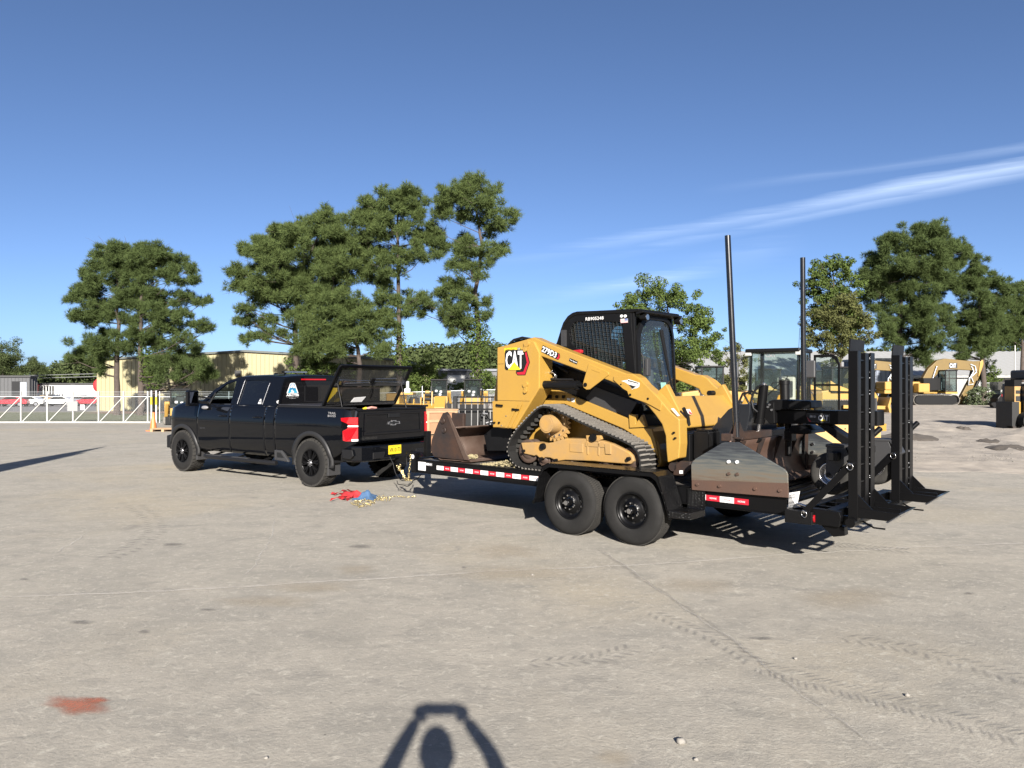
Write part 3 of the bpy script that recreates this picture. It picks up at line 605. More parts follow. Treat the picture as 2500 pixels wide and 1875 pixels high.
m = MB(LO); m.add([(p[0], .0575, p[1]) for p in (d_, c_, b, a)], [(0, 1, 2, 3)]); m.mi = 1
e = T2('H', .058, [(435, 752), (493, 748), (493, 818), (436, 820)]); m.add([(p[0], .0568, p[1]) for p in e[::-1]], [(0, 1, 2, 3)]); m.mi = 2
text(m, 'CAT', lambda u, v: (e[3][0]+.006+u, .0560, e[3][1]+.02+v), .045, .03, .03); m.mi = 1
text(m, 'Gregory Poole', lambda u, v: (a[0]+.028+u, .0565, d_[1]+.026+v), .155, .036, .01)
m.build('dealer_label', [YELP, BLKT, WHT], towers[0])
# lift arms
arm_up = [(862, 284), (905, 272), (960, 297), (1497, 505), (1540, 508), (1580, 532), (1615, 575), (1690, 640), (1788, 756), (1842, 800), (1846, 960), (1838, 1050), (1765, 1078), (1757, 1000), (1752, 905), (1728, 830), (1685, 770), (1640, 715), (1572, 668), (1536, 648), (1520, 610), (1480, 590), (1400, 556), (1380, 548), (1260, 505), (940, 390), (905, 310)]
armp = T2('B', .10, arm_up)
arms = []
for y0, y1 in mir(.095, .27): arms.append(MB(LO).prism(armp, y0, y1).build('lift_arm', YEL, ld, bevel=.012))
for y0, y1 in mir(.078, .096):
    m = MB(LO); m.prism(T2('U', .08, [(680, 950), (700, 945), (985, 1070), (1000, 1095), (995, 1120), (700, 1345), (650, 1350), (605, 1320), (592, 1275), (605, 1210)]), y0, y1); m.build('cylinder_bracket', YEL, arms[0 if y0 < 1 else 1], bevel=.006)
    m = MB(LO); m.prism(T2('I', .08, [(400, 265), (620, 262), (770, 270), (860, 330), (1010, 480), (1210, 690), (1215, 760), (1190, 850), (1030, 760), (930, 710), (660, 615), (630, 520), (560, 480), (395, 330)]), y0, y1); m.build('reinforcement_plate', YEL, arms[0 if y0 < 1 else 1], bevel=.006)
m = MB(LO); pts = T2('U', .07, [(735, 1012), (865, 1062), (862, 1090), (725, 1040)]); m.prism(pts, .0745, .0775); m.build('slot_rim', YEL, arms[0], bevel=.002)
m = MB(LO)
for z_, p, r_ in (('U', (635, 1272), .026), ('I', (684, 580), .015), ('I', (984, 645), .013), ('I', (1415, 1220), .012), ('I', (1437, 1312), .012), ('I', (530, 402), .008)):
    (x, z), = T2(z_, .08, [p]); m.cyl((x, .096, z), (x, .070, z), r_, n=14)
m.build('pivot_pin', BLKM, arms[0])
m = MB(LO); fr_ = T2('I', .08, [(1465, 985), (1370, 1100), (1220, 1000), (1240, 930)]); 
# model badge 279D3
b0, b1 = T2('H', .094, [(842, 800), (1085, 915)]); ang = math.atan2(b1[1]-b0[1], b1[0]-b0[0]); fn = sideplane(b0[0], b0[1]-.012, .093, ang)
wd_ = math.hypot(b1[0]-b0[0], b1[1]-b0[1])
m = MB(LO); m.poly([fn(u, v, 0) for u, v in ((-.008, -.008), (wd_+.045, -.008), (wd_+.062, .035), (wd_+.04, .075), (-.008, .085))]); m.mi = 1
text(m, '279D3', lambda u, v: fn(u, v, 2), wd_, .076, .03); m.mi = 2; m.poly([fn(u, v, 1) for u, v in ((wd_+.01, .0), (wd_+.042, .0), (wd_+.055, .035), (wd_+.036, .068), (wd_+.02, .068), (wd_+.03, .035))])
m.build('model_badge', [BLKT, WHT, REDP], arms[0])
b0, b1 = T2('H', .094, [(1305, 978), (1440, 1038)]); ang = math.atan2(b1[1]-b0[1], b1[0]-b0[0]); fn = sideplane(b0[0], b0[1], .0935, ang); wd_ = math.hypot(b1[0]-b0[0], b1[1]-b0[1])
m = MB(LO); m.poly([fn(u, v) for u, v in ((0, 0), (wd_, 0), (wd_, .042), (0, .042))]); m.mi = 1; text(m, 'Two Speed', lambda u, v: fn(.008+u, .01+v, 2), wd_-.016, .022, .015); m.build('speed_label', [BLKT, WHT], arms[0])
nc = T2('I', .07, [(535, 350), (640, 330), (650, 320), (830, 380), (820, 440), (780, 465), (730, 470), (710, 488), (680, 440), (640, 400), (600, 370)])
cx_ = sum(p[0] for p in nc)/len(nc); cz_ = sum(p[1] for p in nc)/len(nc)
m = MB(LO); m.poly([(cx_+(x-cx_)*1.06, .0758, cz_+(z-cz_)*1.06) for x, z in nc][::-1]); m.mi = 1; m.poly([(x, .0750, z) for x, z in T2('I', .07, [(640, 328), (820, 380), (815, 395), (630, 345)])]); m.poly([(x, .0750, z) for x, z in T2('I', .07, [(640, 400), (780, 440), (740, 465), (710, 482), (680, 440)])]); 
t0, t1 = T2('I', .07, [(620, 372), (775, 415)]); ang = math.atan2(t1[1]-t0[1], t1[0]-t0[0]); fn = sideplane(t0[0], t0[1], .0748, ang); text(m, 'WE BUILD NC', lambda u, v: fn(u, v), math.hypot(t1[0]-t0[0], t1[1]-t0[1]), .016, .01)
m.build('state_sticker', [WHT, BLKT], arms[0])
m = MB(LO); q4 = T2('I', .07, [(1355, 812), (1400, 805), (1505, 930), (1465, 942)]); m.poly([(x, .090, z) for x, z in q4][::-1]); m.build('warning_label', WHT, arms[0])
# lift cylinders and hoses
for yy, vis in ((.17, 1), (W-.17, 0)):
    p = T2('B', .17, [(870, 575), (1185, 580), (1236, 578)])
    m = MB(LO); m.cyl((p[0][0], yy, p[0][1]), (p[1][0], yy, p[1][1]), .052, n=20); m.cyl((p[1][0]-.02, yy, p[1][1]), (p[1][0]+.015, yy, p[1][1]), .058, n=20); m.cyl((p[1][0], yy, p[1][1]), (p[2][0], yy, p[2][1]), .028, n=14); m.build('lift_cylinder', BLKM, ld)
m = MB(LO)
for k, pts in enumerate(([(935, 545), (1000, 540), (1080, 545), (1160, 545)], [(940, 480), (1000, 490), (1040, 520), (1030, 560)], [(940, 455), (990, 460), (1030, 500), (1010, 540), (980, 520), (1000, 490)], [(940, 440), (1010, 450), (1100, 500)])):
    m.tube([(x, .3+.03*k, z) for x, z in T2('B', .3, pts)], .016, 8)
m.tube([(x, .45, z) for x, z in T2('B', .45, [(745, 318), (775, 290), (830, 275), (890, 285), (940, 320)])], .018, 8); m.tube([(x, .5, z) for x, z in T2('B', .5, [(750, 320), (790, 300), (840, 288), (890, 300)])], .014, 8)
m.build('hydraulic_hose', BLKPL, ld)
m = MB(LO); m.tube([(x, .28, z) for x, z in T2('B', .28, [(985, 515), (1000, 500), (1030, 500), (1045, 520), (1030, 535)])], .009, 6); m.tube([(x, .27, z) for x, z in T2('B', .27, [(990, 520), (1010, 500), (1025, 485)])], .008, 6); m.build('hose_fitting', STEEL, ld)
# chassis
m = MB(LO); m.prism(T2('B', .42, [(950, 610), (1060, 615), (1110, 632), (1510, 795), (1520, 850), (1630, 855), (1665, 880), (1700, 960), (1720, 1080), (1700, 1110), (760, 1110), (760, 880), (900, 660)]), .44, W-.44); m.build('chassis', YEL, ld, bevel=.015)
m = MB(LO); m.prism(T2('B', .40, [(960, 607), (1060, 613), (1115, 632), (1512, 797), (1515, 848), (1660, 860), (1690, 960), (1700, 1040), (1640, 960), (1480, 860), (1100, 700), (980, 705), (830, 820), (800, 850), (940, 640)]), .40, .438); m.build('side_panel', YEL, ld, bevel=.006)
m = MB(LO); m.prism(T2('B', .46, [(945, 400), (1240, 520), (1540, 640), (1560, 700), (1510, 800), (1100, 640), (945, 612)]), .47, W-.47); m.build('engine_bay', BLKM, ld)
m = MB(LO); m.prism(T2('B', .46, [(1240, 660), (1300, 590), (1570, 690), (1510, 790), (1250, 690)]), .455, .469); m.build('belly_cover', DKGREY, ld, bevel=.004)
m = MB(LO); m.prism(T2('B', .38, [(1515, 765), (1560, 770), (1560, 830), (1600, 770), (1625, 850), (1520, 855)]), .375, .44); m.build('arm_stop', YEL, ld, bevel=.006)
m = MB(LO)
for q in ([(978, 640), (1020, 642), (1020, 668), (978, 666)],): m.poly([(x, .398, z) for x, z in T2('B', .398, q)][::-1])
m.mi = 1
for q in ([(1118, 662), (1138, 666), (1138, 680), (1118, 678)], [(1146, 662), (1166, 666), (1166, 690), (1146, 688)]): m.poly([(x, .398, z) for x, z in T2('B', .398, q)][::-1])
m.build('safety_decal', [BLKT, WHT], ld, split=True)
m = MB(LO)
for p in ((1055, 655), (1098, 655)): (x, z), = T2('B', .398, [p]); m.cyl((x, .40, z), (x, .375, z), .022, n=12)
m.build('cap_knob', BLKM, ld)
m = MB(LO)
for p in ((805, 775), (775, 835), (690, 830)): (x, z), = T2('B', .3, [p]); m.cyl((x, .06, z), (x, .045, z), .01, n=8)
m.build('bolt_head', STEEL, ld)
# tracks
trk = T2('J', .06, [(45, 830), (48, 740), (80, 650), (160, 530), (300, 375), (400, 275), (450, 235), (510, 212), (590, 222), (760, 296), (1000, 415), (1300, 548), (1550, 655), (1680, 720), (1760, 800), (1800, 890), (1812, 1000)])
x_e = trk[-1][0]; trk += [(x_e-.02, .78), (x_e-.09, .705), (x_e-.2, .69), (2.4, .69), (2.1, .695), (1.98, .72), (1.90, .78)]
cx_ = sum(p[0] for p in trk)/len(trk); cz_ = sum(p[1] for p in trk)/len(trk)
def resample(poly, n):
    P = [Vector(p) for p in poly]; P.append(P[0]); L_ = [0]
    for a, b in zip(P, P[1:]): L_.append(L_[-1] + (b-a).length)
    o = []; j = 0
    for k in range(n):
        t = L_[-1]*k/n
        while L_[j+1] < t: j += 1
        o.append(P[j].lerp(P[j+1], (t-L_[j])/(L_[j+1]-L_[j])))
    return o
lp = resample(trk, 168); nn = len(lp)
nor = [Vector(((lp[(i+1) % nn]-lp[i-1]).y, -(lp[(i+1) % nn]-lp[i-1]).x)).normalized() for i in range(nn)]
sgn = 1 if (lp[20]+nor[20]*.1 - Vector((cx_, cz_))).length > (lp[20]-Vector((cx_, cz_))).length else -1
nor = [n_*sgn for n_ in nor]
for y0, y1 in mir(.06, .44):
    m = MB(LO); v = []
    for off, yy in ((-.028, y0), (-.006, y0), (-.006, y1), (-.028, y1)): v += [(lp[i].x+nor[i].x*off, yy, lp[i].y+nor[i].y*off) for i in range(nn)]
    m.add(v, [(a*nn+i, ((a+1) % 4)*nn+i, ((a+1) % 4)*nn+(i+1) % nn, a*nn+(i+1) % nn) for a in range(4) for i in range(nn)], False); m.mi = 1
    for i in range(0, nn, 2):
        j = (i+1) % nn; pa, pb, na = lp[i], lp[i].lerp(lp[j], .72), nor[i]
        half = y0 + (y1-y0)*(.5 + (.06 if (i//2) % 2 else -.06))
        for ya, yb, sh in ((y0+.004, half-.006, 0), (half+.006, y1-.004, .35)):
            qa, qb = pa.lerp(lp[j], sh), pb.lerp(lp[(j+1) % nn], sh*.5)
            m.hexa([(qa.x+na.x*-.01, ya, qa.y+na.y*-.01), (qb.x+na.x*-.01, ya, qb.y+na.y*-.01), (qb.x+na.x*-.01, yb, qb.y+na.y*-.01), (qa.x+na.x*-.01, yb, qa.y+na.y*-.01), (qa.x+na.x*.014, ya, qa.y+na.y*.014), (qb.x+na.x*.014, ya, qb.y+na.y*.014), (qb.x+na.x*.014, yb, qb.y+na.y*.014), (qa.x+na.x*.014, yb, qa.y+na.y*.014)])
    m.mi = 2
    for i in range(0, nn, 3):
        p = lp[i] - nor[i]*.05; t_ = Vector((-nor[i].y, nor[i].x)); m.bar((p.x, (y0+y1)/2-.05, p.y), (p.x, (y0+y1)/2+.05, p.y), .035, .045)
    m.build('rubber_track', [RUB, TRK, RUBD], ld)
def rollers(y0, y1):
    cs = T2('J', (y0+.05), [(300, 820), (510, 920), (690, 935), (860, 950), (1330, 930), (1640, 920)]); rs = [.155, .095, .09, .09, .11, .13]
    for (x, z), r_ in zip(cs, rs):
        zz = max(z, .722 + r_) if r_ < .1 else z
        m = MB(LO); m.lathe([(.02, 0), (r_*.5, .0), (r_*.62, .02), (r_*.8, .03), (r_, .012), (r_, .06), (r_*.85, .08), (r_*.85, .12), (r_, .14), (r_, .19), (.02, .19)], (x, y0+.06, zz), (0, 1, 0), 28); m.build('track_roller', RUST, ld)
    p = T2('J', y0+.02, [(218, 708), (400, 700), (500, 720), (560, 712), (640, 700), (800, 650), (1080, 660), (1280, 680), (1420, 720), (1640, 830), (1690, 880), (1705, 950), (1660, 990), (1320, 965), (1180, 950), (800, 935), (700, 950), (600, 905), (540, 900), (480, 925), (420, 870), (390, 880), (255, 850)])
    m = MB(LO); m.prism(p, y0+.03, y0+.20); tf = m.build('track_frame', YELD, ld, bevel=.012)
    if y0 < 1:
        m = MB(LO); m.prism(T2('J', y0+.02, [(1080, 610), (1270, 610), (1290, 660), (1240, 690), (1090, 680)]), y0+.02, y0+.06); m.prism(T2('J', y0+.02, [(1330, 720), (1410, 715), (1415, 860), (1340, 855)]), y0+.012, y0+.05)
        for q in ([(1085, 680), (1110, 690), (1110, 865), (1092, 860)], [(1235, 690), (1260, 700), (1255, 880), (1235, 870)], [(1070, 700), (1330, 712), (1325, 770), (1070, 755)], [(865, 712), (1040, 720), (1040, 840), (865, 825)]): m.prism(T2('J', y0+.02, q), y0+.021, y0+.034)
        m.build('frame_plate', YELD, tf, bevel=.005)
        m = MB(LO)
        for p_, r_ in (((505, 757), .043), ((1170, 640), .05), ((485, 915), .02), ((680, 935), .018), ((1635, 920), .025), ((250, 815), .02)):
            (x, z), = T2('J', y0, [p_]); m.cyl((x, y0+.03, z), (x, y0-.012, z), r_, r_*.9, 18)
        m.build('frame_bolt', BLKM, tf)
    hx, hz = T2('J', y0+.02, [(560, 460)])[0]
    sx, sz = T2('J', y0+.25, [(650, 480)])[0]
    m = MB(LO); m.cyl((hx, y0+.02, hz), (hx, y0+.36, hz), .115, .135, 32); m.cyl((hx, y0+.012, hz), (hx, y0+.02, hz), .095, n=28)
    hb = m.build('drive_motor', YELD, ld, bevel=.004)
    m = MB(LO); nt_ = 22
    pf = []
    for k in range(nt_*4):
        r_ = (.245, .245, .205, .205)[k % 4]; a = 2*math.pi*(k+.5)/(nt_*4); pf.append((hx+r_*math.cos(a), hz+r_*math.sin(a)))
    m.prism(pf, y0+.21, y0+.235); m.cyl((hx, y0+.20, hz), (hx, y0+.21, hz), .19, n=32); m.build('sprocket', YELD, hb)
    m = MB(LO)
    for k in range(12): a = k*math.pi/6; m.cyl((hx+.165*math.cos(a), y0+.20, hz+.165*math.sin(a)), (hx+.165*math.cos(a), y0+.185, hz+.165*math.sin(a)), .013, n=6, smooth=False)
    m.build('bolt_ring', STEEL, hb)
rollers(.06, .44)
m = MB(LO); m.prism(T2('J', .08, [(218, 708), (800, 650), (1420, 720), (1690, 880), (1660, 990), (700, 950), (255, 850)]), W-.4, W-.1); m.build('track_frame', YELD, ld, bevel=.01)
# cab
YC0, YC1 = .55, 1.53
co = T2('U', YC0, [(150, 690), (190, 600), (240, 440), (290, 300), (360, 200), (430, 150), (500, 130), (800, 118), (1345, 92), (1350, 300), (1415, 1115), (1250, 1120), (700, 900), (350, 760)])
ci = T2('U', YC0, [(440, 660), (410, 600), (390, 470), (395, 420), (420, 350), (455, 310), (500, 288), (760, 282), (1205, 300), (1215, 450), (1262, 1040), (1200, 1035), (740, 860), (560, 760)])
cab = None
for y0, y1 in ((YC0, YC0+.05), (YC1-.05, YC1)):
    m = MB(LO); m.ring(co, ci, lambda a, b, t: (a, t, b), y0, y1); o = m.build('cab_side', BLKM, ld, bevel=.006); cab = cab or o
    m = MB(LO); m.add([(x, y0+.03, z) for x, z in ci], [tuple(range(len(ci)))]); m.build('side_glass', GLD, o)
    # wire guard
    m = MB(LO); xs_ = [p[0] for p in ci]; zs_ = [p[1] for p in ci]; dirx = Vector((1, -.13)).normalized(); dirz = Vector((.14, -1)).normalized()
    def clip(p, d, poly):
        ts = []
        for i in range(len(poly)):
            a, b = Vector(poly[i]), Vector(poly[(i+1) % len(poly)]); e_ = b-a; den = d.x*e_.y-d.y*e_.x
            if abs(den) < 1e-9: continue
            t = ((a.x-p.x)*e_.y-(a.y-p.y)*e_.x)/den; s_ = ((a.x-p.x)*d.y-(a.y-p.y)*d.x)/den
            if 0 <= s_ <= 1: ts.append(t)
        return (min(ts), max(ts)) if len(ts) > 1 else None
    yg = y0-.004 if y0 < 1 else y1+.004
    for k in range(-4, 26):
        for p, d in ((Vector((min(xs_)-.1, min(zs_)+k*.052)), dirx), (Vector((min(xs_)-.1+k*.056, max(zs_))), dirz)):
            t = clip(p, d, ci)
            if t: a = p+d*t[0]; b = p+d*t[1]; m.cyl((a.x, yg, a.y), (b.x, yg, b.y), .0042, n=5)
    stuff(m.build('wire_guard', BLKM, o, split=False))
side_r = [p for p in co]
ftop, fbot = Vector(co[8]), Vector(co[10])
m = MB(LO); rf = [(x, z) for x, z in co[2:9]]; xr, zr = T2('U', YC0, [(1480, 84)])[0]
rt = rf + [(xr, zr+.0), (xr, zr-.03)] + [(x+.015, z-.05) for x, z in rf[::-1]]
m.prism(rt, YC0-.012, YC1+.012); m.build('cab_roof', BLKM, ld, bevel=.015)
m = MB(LO); m.prism([(xr-.06, zr-.012), (xr+.05, zr-.03), (xr+.055, zr-.05), (xr-.06, zr-.075)], YC0+.0, YC1-.0); m.build('roof_visor', BLKM, ld, bevel=.01)
XF = fbot.x; zt, zb = ftop.y-.06, 1.42
# curved front door: frame and glass
def fpt(yy, zz, t=0):
    k = (zz-zb)/(zt-zb); bulge = .10*(1-((yy-1.04)/.45)**2); return (XF-.055*k + .015 + bulge*(.35+.65*(1-k)) + t, yy, zz)
ns = 20; fo = []; fi = []
def arch(y0, y1, z0, z1, rad):
    pts = [(y0, z0)]
    for k in range(9): a = math.pi - k*math.pi/16; pts.append((y0+rad+rad*math.cos(a), z1-rad*1.1+rad*1.1*math.sin(a)))
    for k in range(9): a = math.pi/2 - k*math.pi/16; pts.append((y1-rad+rad*math.cos(a), z1-rad*1.1+rad*1.1*math.sin(a)))
    pts.append((y1, z0)); pts.append(((y0+y1)/2, z0)); return pts
fo = arch(YC0+.03, YC1-.03, zb, zt, .30); fi = arch(YC0+.085, YC1-.085, zb+.05, zt-.055, .27)
m = MB(LO); m.ring(fo, fi, fpt, .0, .035); door = m.build('cab_door', BLKM, ld)
gy = [YC0+.06+(YC1-YC0-.12)*k/10 for k in range(11)]; gz = [zb+.03+(zt-zb-.06)*k/8 for k in range(9)]
m = MB(LO); m.add([fpt(a, b, .016) for a, b in fi], [tuple(range(len(fi)))], True); m.build('door_glass', GLS, door)
m = MB(LO)
for yy in (YC0+.01, YC1-.06): m.hexa([(XF-.13, yy, ftop.y-.03), (XF-.03, yy, ftop.y-.03), (XF-.03, yy+.05, ftop.y-.03), (XF-.13, yy+.05, ftop.y-.03), (XF-.07, yy, zb-.05), (XF+.02, yy, zb-.05), (XF+.02, yy+.05, zb-.05), (XF-.07, yy+.05, zb-.05)][4:] + [(XF-.13, yy, ftop.y-.03), (XF-.03, yy, ftop.y-.03), (XF-.03, yy+.05, ftop.y-.03), (XF-.13, yy+.05, ftop.y-.03)])
m.box(XF-.14, XF-.03, YC0+.05, YC1-.05, zt-.0, ftop.y-.02); m.build('front_post', BLKM, ld, bevel=.006)
m = MB(LO); m.prism([(2.38, .95), (3.55, .95), (3.60, 1.42), (3.56, 1.50), (2.42, 2.20), (2.36, 2.30)], YC0+.06, YC1-.06); m.build('cab_floor', BLKM, ld)
m = MB(LO); m.box(2.45, 2.5, YC0+.05, YC1-.05, 2.2, 2.62); m.build('rear_window_frame', BLKM, ld)
m = MB(LO); m.box(2.72, 3.15, .82, 1.26, 1.75, 1.9); m.box(2.68, 2.82, .82, 1.26, 1.88, 2.42); m.box(3.2, 3.3, .68, .78, 1.6, 2.0); m.box(3.2, 3.3, 1.3, 1.4, 1.6, 2.0); m.build('operator_seat', DKGREY, ld, bevel=.04)
m = MB(LO); hp = [fpt(YC0+.10, z, .045) for z in (1.74, 1.78, 1.9, 2.02, 2.14, 2.18)]; hp[0] = fpt(YC0+.10, 1.74, .02); hp[-1] = fpt(YC0+.10, 2.18, .02); m.tube(hp, .012, 8); m.build('door_handle', BLKPL, door)
m = MB(LO); q = fpt(YC0+.12, 2.0, .05); m.box(q[0], q[0]+.05, q[1]-.02, q[1]+.06, 1.90, 2.12); m.build('door_latch', DKGREY, door, bevel=.012)
m = MB(LO)
m.bar(fpt(1.05, 2.50, .04), fpt(1.28, 1.75, .035), .025, .02); m.bar(fpt(1.12, 2.50, .03), fpt(1.22, 2.02, .03), .02, .02); m.cyl(fpt(1.28, 1.75, .02), fpt(1.28, 1.75, .06), .022); m.build('wiper', BLKPL, door)
m = MB(LO); m.poly([fpt(1.00, 1.66, .013), fpt(1.14, 1.66, .013), fpt(1.14, 1.82, .013), fpt(1.00, 1.82, .013)]); m.build('door_sticker', mat('pale_green_sticker', (.25, .50, .42), .5), door)
m = MB(LO)
for yy in (YC0+.08, YC1-.06):
    m.mi = 0; m.cyl((xr-.03, yy, zr-.10), (xr+.06, yy, zr-.105), .040, .045, 18); m.mi = 1; m.cyl((xr+.06, yy, zr-.105), (xr+.066, yy, zr-.105), .036, n=16)
m.build('work_light', [BLKM, STEEL], ld, split=True)
m = MB(LO); b0, b1 = T2('U', YC0, [(638, 275), (918, 262)]); text(m, 'RB905248', lambda u, v: (b0[0]+u, YC0-.003, b0[1]+v), b1[0]-b0[0], .043, .01); m.build('serial_lettering', WHT, cab, split=False)
m = MB(LO); f0, f1 = T2('U', YC0, [(1182, 312), (1296, 240)]); m.box(f0[0], f1[0], YC0-.004, YC0-.002, f0[1], f1[1]); m.mi = 1
for k in range(4): z_ = f0[1] + (f1[1]-f0[1])*(2*k)/8; m.box(f0[0], f1[0], YC0-.0055, YC0-.0042, z_, z_+(f1[1]-f0[1])/9)
m.mi = 2; m.box((f0[0]+f1[0])/2+.01, f1[0], YC0-.007, YC0-.0056, (f0[1]+f1[1])/2, f1[1]); m.build('flag_sticker', [WHT, mat('faded_red_print', (.55, .18, .17), .5), mat('faded_blue_print', (.16, .20, .38), .5)], cab)
m = MB(LO)
for p in ((1202, 203), (1258, 203)): (x, z), = T2('U', YC0, [p]); m.cyl((x, YC0, z), (x, YC0-.012, z), .019, n=14)
m.build('round_reflector', WHT, cab)
m = MB(LO); y_ = T2('U', YC0, [(260, 612), (340, 608), (342, 660), (262, 664)]); m.poly([(x, YC0-.003, z) for x, z in y_][::-1]); m.build('caution_label', YELP, cab)
m = MB(LO); m.prism(T2('U', .4, [(395, 738), (540, 722), (565, 735), (560, 770), (540, 795), (500, 790)]), .40, .46); m.build('arm_brace', mat('red_steel', (.45, .02, .03), .4), ld, bevel=.01)
m = MB(LO); m.box(2.40, 2.46, .50, .56, 2.30, 2.52); m.build('latch_bracket', DKGREY, cab)
# front crossmember, coupler carriage
m = MB(LO); m.prism([(4.02, 1.62), (4.12, 1.66), (4.34, 1.42), (4.37, 1.30), (4.24, 1.24), (4.06, 1.35)], .27, W-.27); m.build('cross_member', YEL, ld, bevel=.015)
m = MB(LO)
for y0 in (.27, W-.36): m.prism([(3.86, 1.60), (4.12, 1.80), (4.20, 1.66), (4.34, 1.42), (4.12, 1.42)], y0, y0+.09)
m.build('tilt_bracket', YEL, ld, bevel=.012)
m = MB(LO)
for y0 in (.48, W-.48): m.cyl((3.75, y0, 1.55), (4.3, y0, 1.15), .042, n=16); m.cyl((4.02, y0-.06, 1.68), (4.02, y0+.06, 1.68), .035, n=14)
m.build('tilt_cylinder', BLKM, ld)
hy = TR.rear('I', 4.39, [(1610, 810), (1680, 960), (1700, 1090)])
m = MB(LO); m.tube([(4.37, y, z) for y, z in hy], .022, 8); m.build('front_hose', BLKPL, ld)
m = MB(LO); e = TR.rear('I', 4.375, [(1590, 830), (1700, 820), (1745, 915), (1690, 905)]); m.poly([(4.365, y, z) for y, z in e]); m.mi = 1; e2 = TR.rear('I', 4.38, [(1690, 850), (1745, 910), (1690, 890)]); m.poly([(4.372, y, z) for y, z in e2]); m.build('front_emblem', [WHT, REDP], ld)
m = MB(LO); m.box(4.20, 4.34, .30, W-.30, .80, .88); m.box(4.24, 4.40, .32, .62, .86, 1.22); m.box(4.24, 4.40, W-.62, W-.32, .86, 1.22); m.box(4.22, 4.32, .6, W-.6, .98, 1.08); m.build('quick_coupler', BLKM, ld, bevel=.01)
m = MB(LO)
for y0 in (.14, W-.22): m.cyl((4.28, y0, .86), (4.28, y0+.10, .86), .05, .05, 16)
m.build('coupler_pin', RUSTD, ld)
# ================================================================== pickup truck
tk = fthing(TK, (-1.5, 1.0, 0), 'pickup_truck', 'black crew cab pickup truck hitched to the trailer, bed lid raised', 'pickup truck'); KO = (-1.5, 1.0, 0); tk['off'] = KO
WT = 2.0; XT = 1.03
def lerp_tab(t, tab):
    if t <= tab[0][0]: return tab[0][1]
    for (a, b), (c, d) in zip(tab, tab[1:]):
        if t <= c: return b + (d-b)*(t-a)/(c-a)
    return tab[-1][1]
def inset(x, z):
    y = lerp_tab(z, [(.40, .10), (.47, .065), (.60, .022), (.78, .008), (1.0, .0), (1.12, .003), (1.20, .014), (1.30, .034), (1.40, .062)])
    if x < -4.30: y += .34*((-4.30-x)/.6)**2
    if x > .80: y += .15*((x-.80)/.23)**1.5
    return y
def yup(z): return .062 + (z-1.395)*.30
def TKu(zone, pts):
    r_ = []
    for p in pts:
        yy = .1
        for _ in range(4): (x, z), = TK.side(zone, yy, [p]); yy = yup(max(1.395, z))
        r_.append((x, z))
    return r_
def arch_z(x, cx, r_, z0): d = abs(x-cx); return z0 + math.sqrt(max(0, r_*r_-d*d)) if d < r_ else 0
def side_panel(name, x0, x1, ztop, zbot, arch=None):
    n = max(6, int((x1-x0)/.035)); xs_ = [x0+(x1-x0)*k/n for k in range(n+1)]
    if arch: xs_ = sorted(set(xs_ + [arch[0]+arch[1]*math.cos(math.pi*k/28) for k in range(29) if x0 < arch[0]+arch[1]*math.cos(math.pi*k/28) < x1]))
    for far in (0, 1):
        rows = []
        for k in range(19):
            row = []
            for x in xs_:
                zb_ = zbot(x); zt_ = ztop(x)
                if arch: zb_ = max(zb_, arch_z(x, arch[0], arch[1], arch[2]))
                z = zb_ + (zt_-zb_)*k/18; y = inset(x, z); row.append((x, WT-y if far else y, z))
            rows.append(row if not far else row[::-1])
        o = MB(KO).grid(rows).build(name, TRUCK, tk, thick=.02, split=False)
        yield o
ftop_ = lambda x: lerp_tab(x, [(-4.9, 1.12), (-4.75, 1.23), (-4.55, 1.31), (-4.0, 1.36), (-3.5, 1.385)])
frz = lambda x: lerp_tab(x, [(-4.9, .60), (-4.6, .52), (-3.55, .47), (-3.5, .46)])
fenders = list(side_panel('front_fender', -4.90, -3.508, ftop_, frz, (-4.033, .505, .44)))
fd = list(side_panel('front_door', -3.50, -2.405, lambda x: 1.393, lambda x: .47))
rd = list(side_panel('rear_door', -2.397, -1.32, lambda x: 1.393, lambda x: .47))
cc = list(side_panel('cab_corner', -1.312, -1.02, lambda x: 1.393, lambda x: .47))
bs = list(side_panel('bed_side', -1.005, XT, lambda x: 1.395-.02*sstep((x-.6)/.5), lambda x: lerp_tab(x, [(-1.0, .47), (.5, .50), (.7, .60), (1.03, .80)]), (0, .525, .44)))
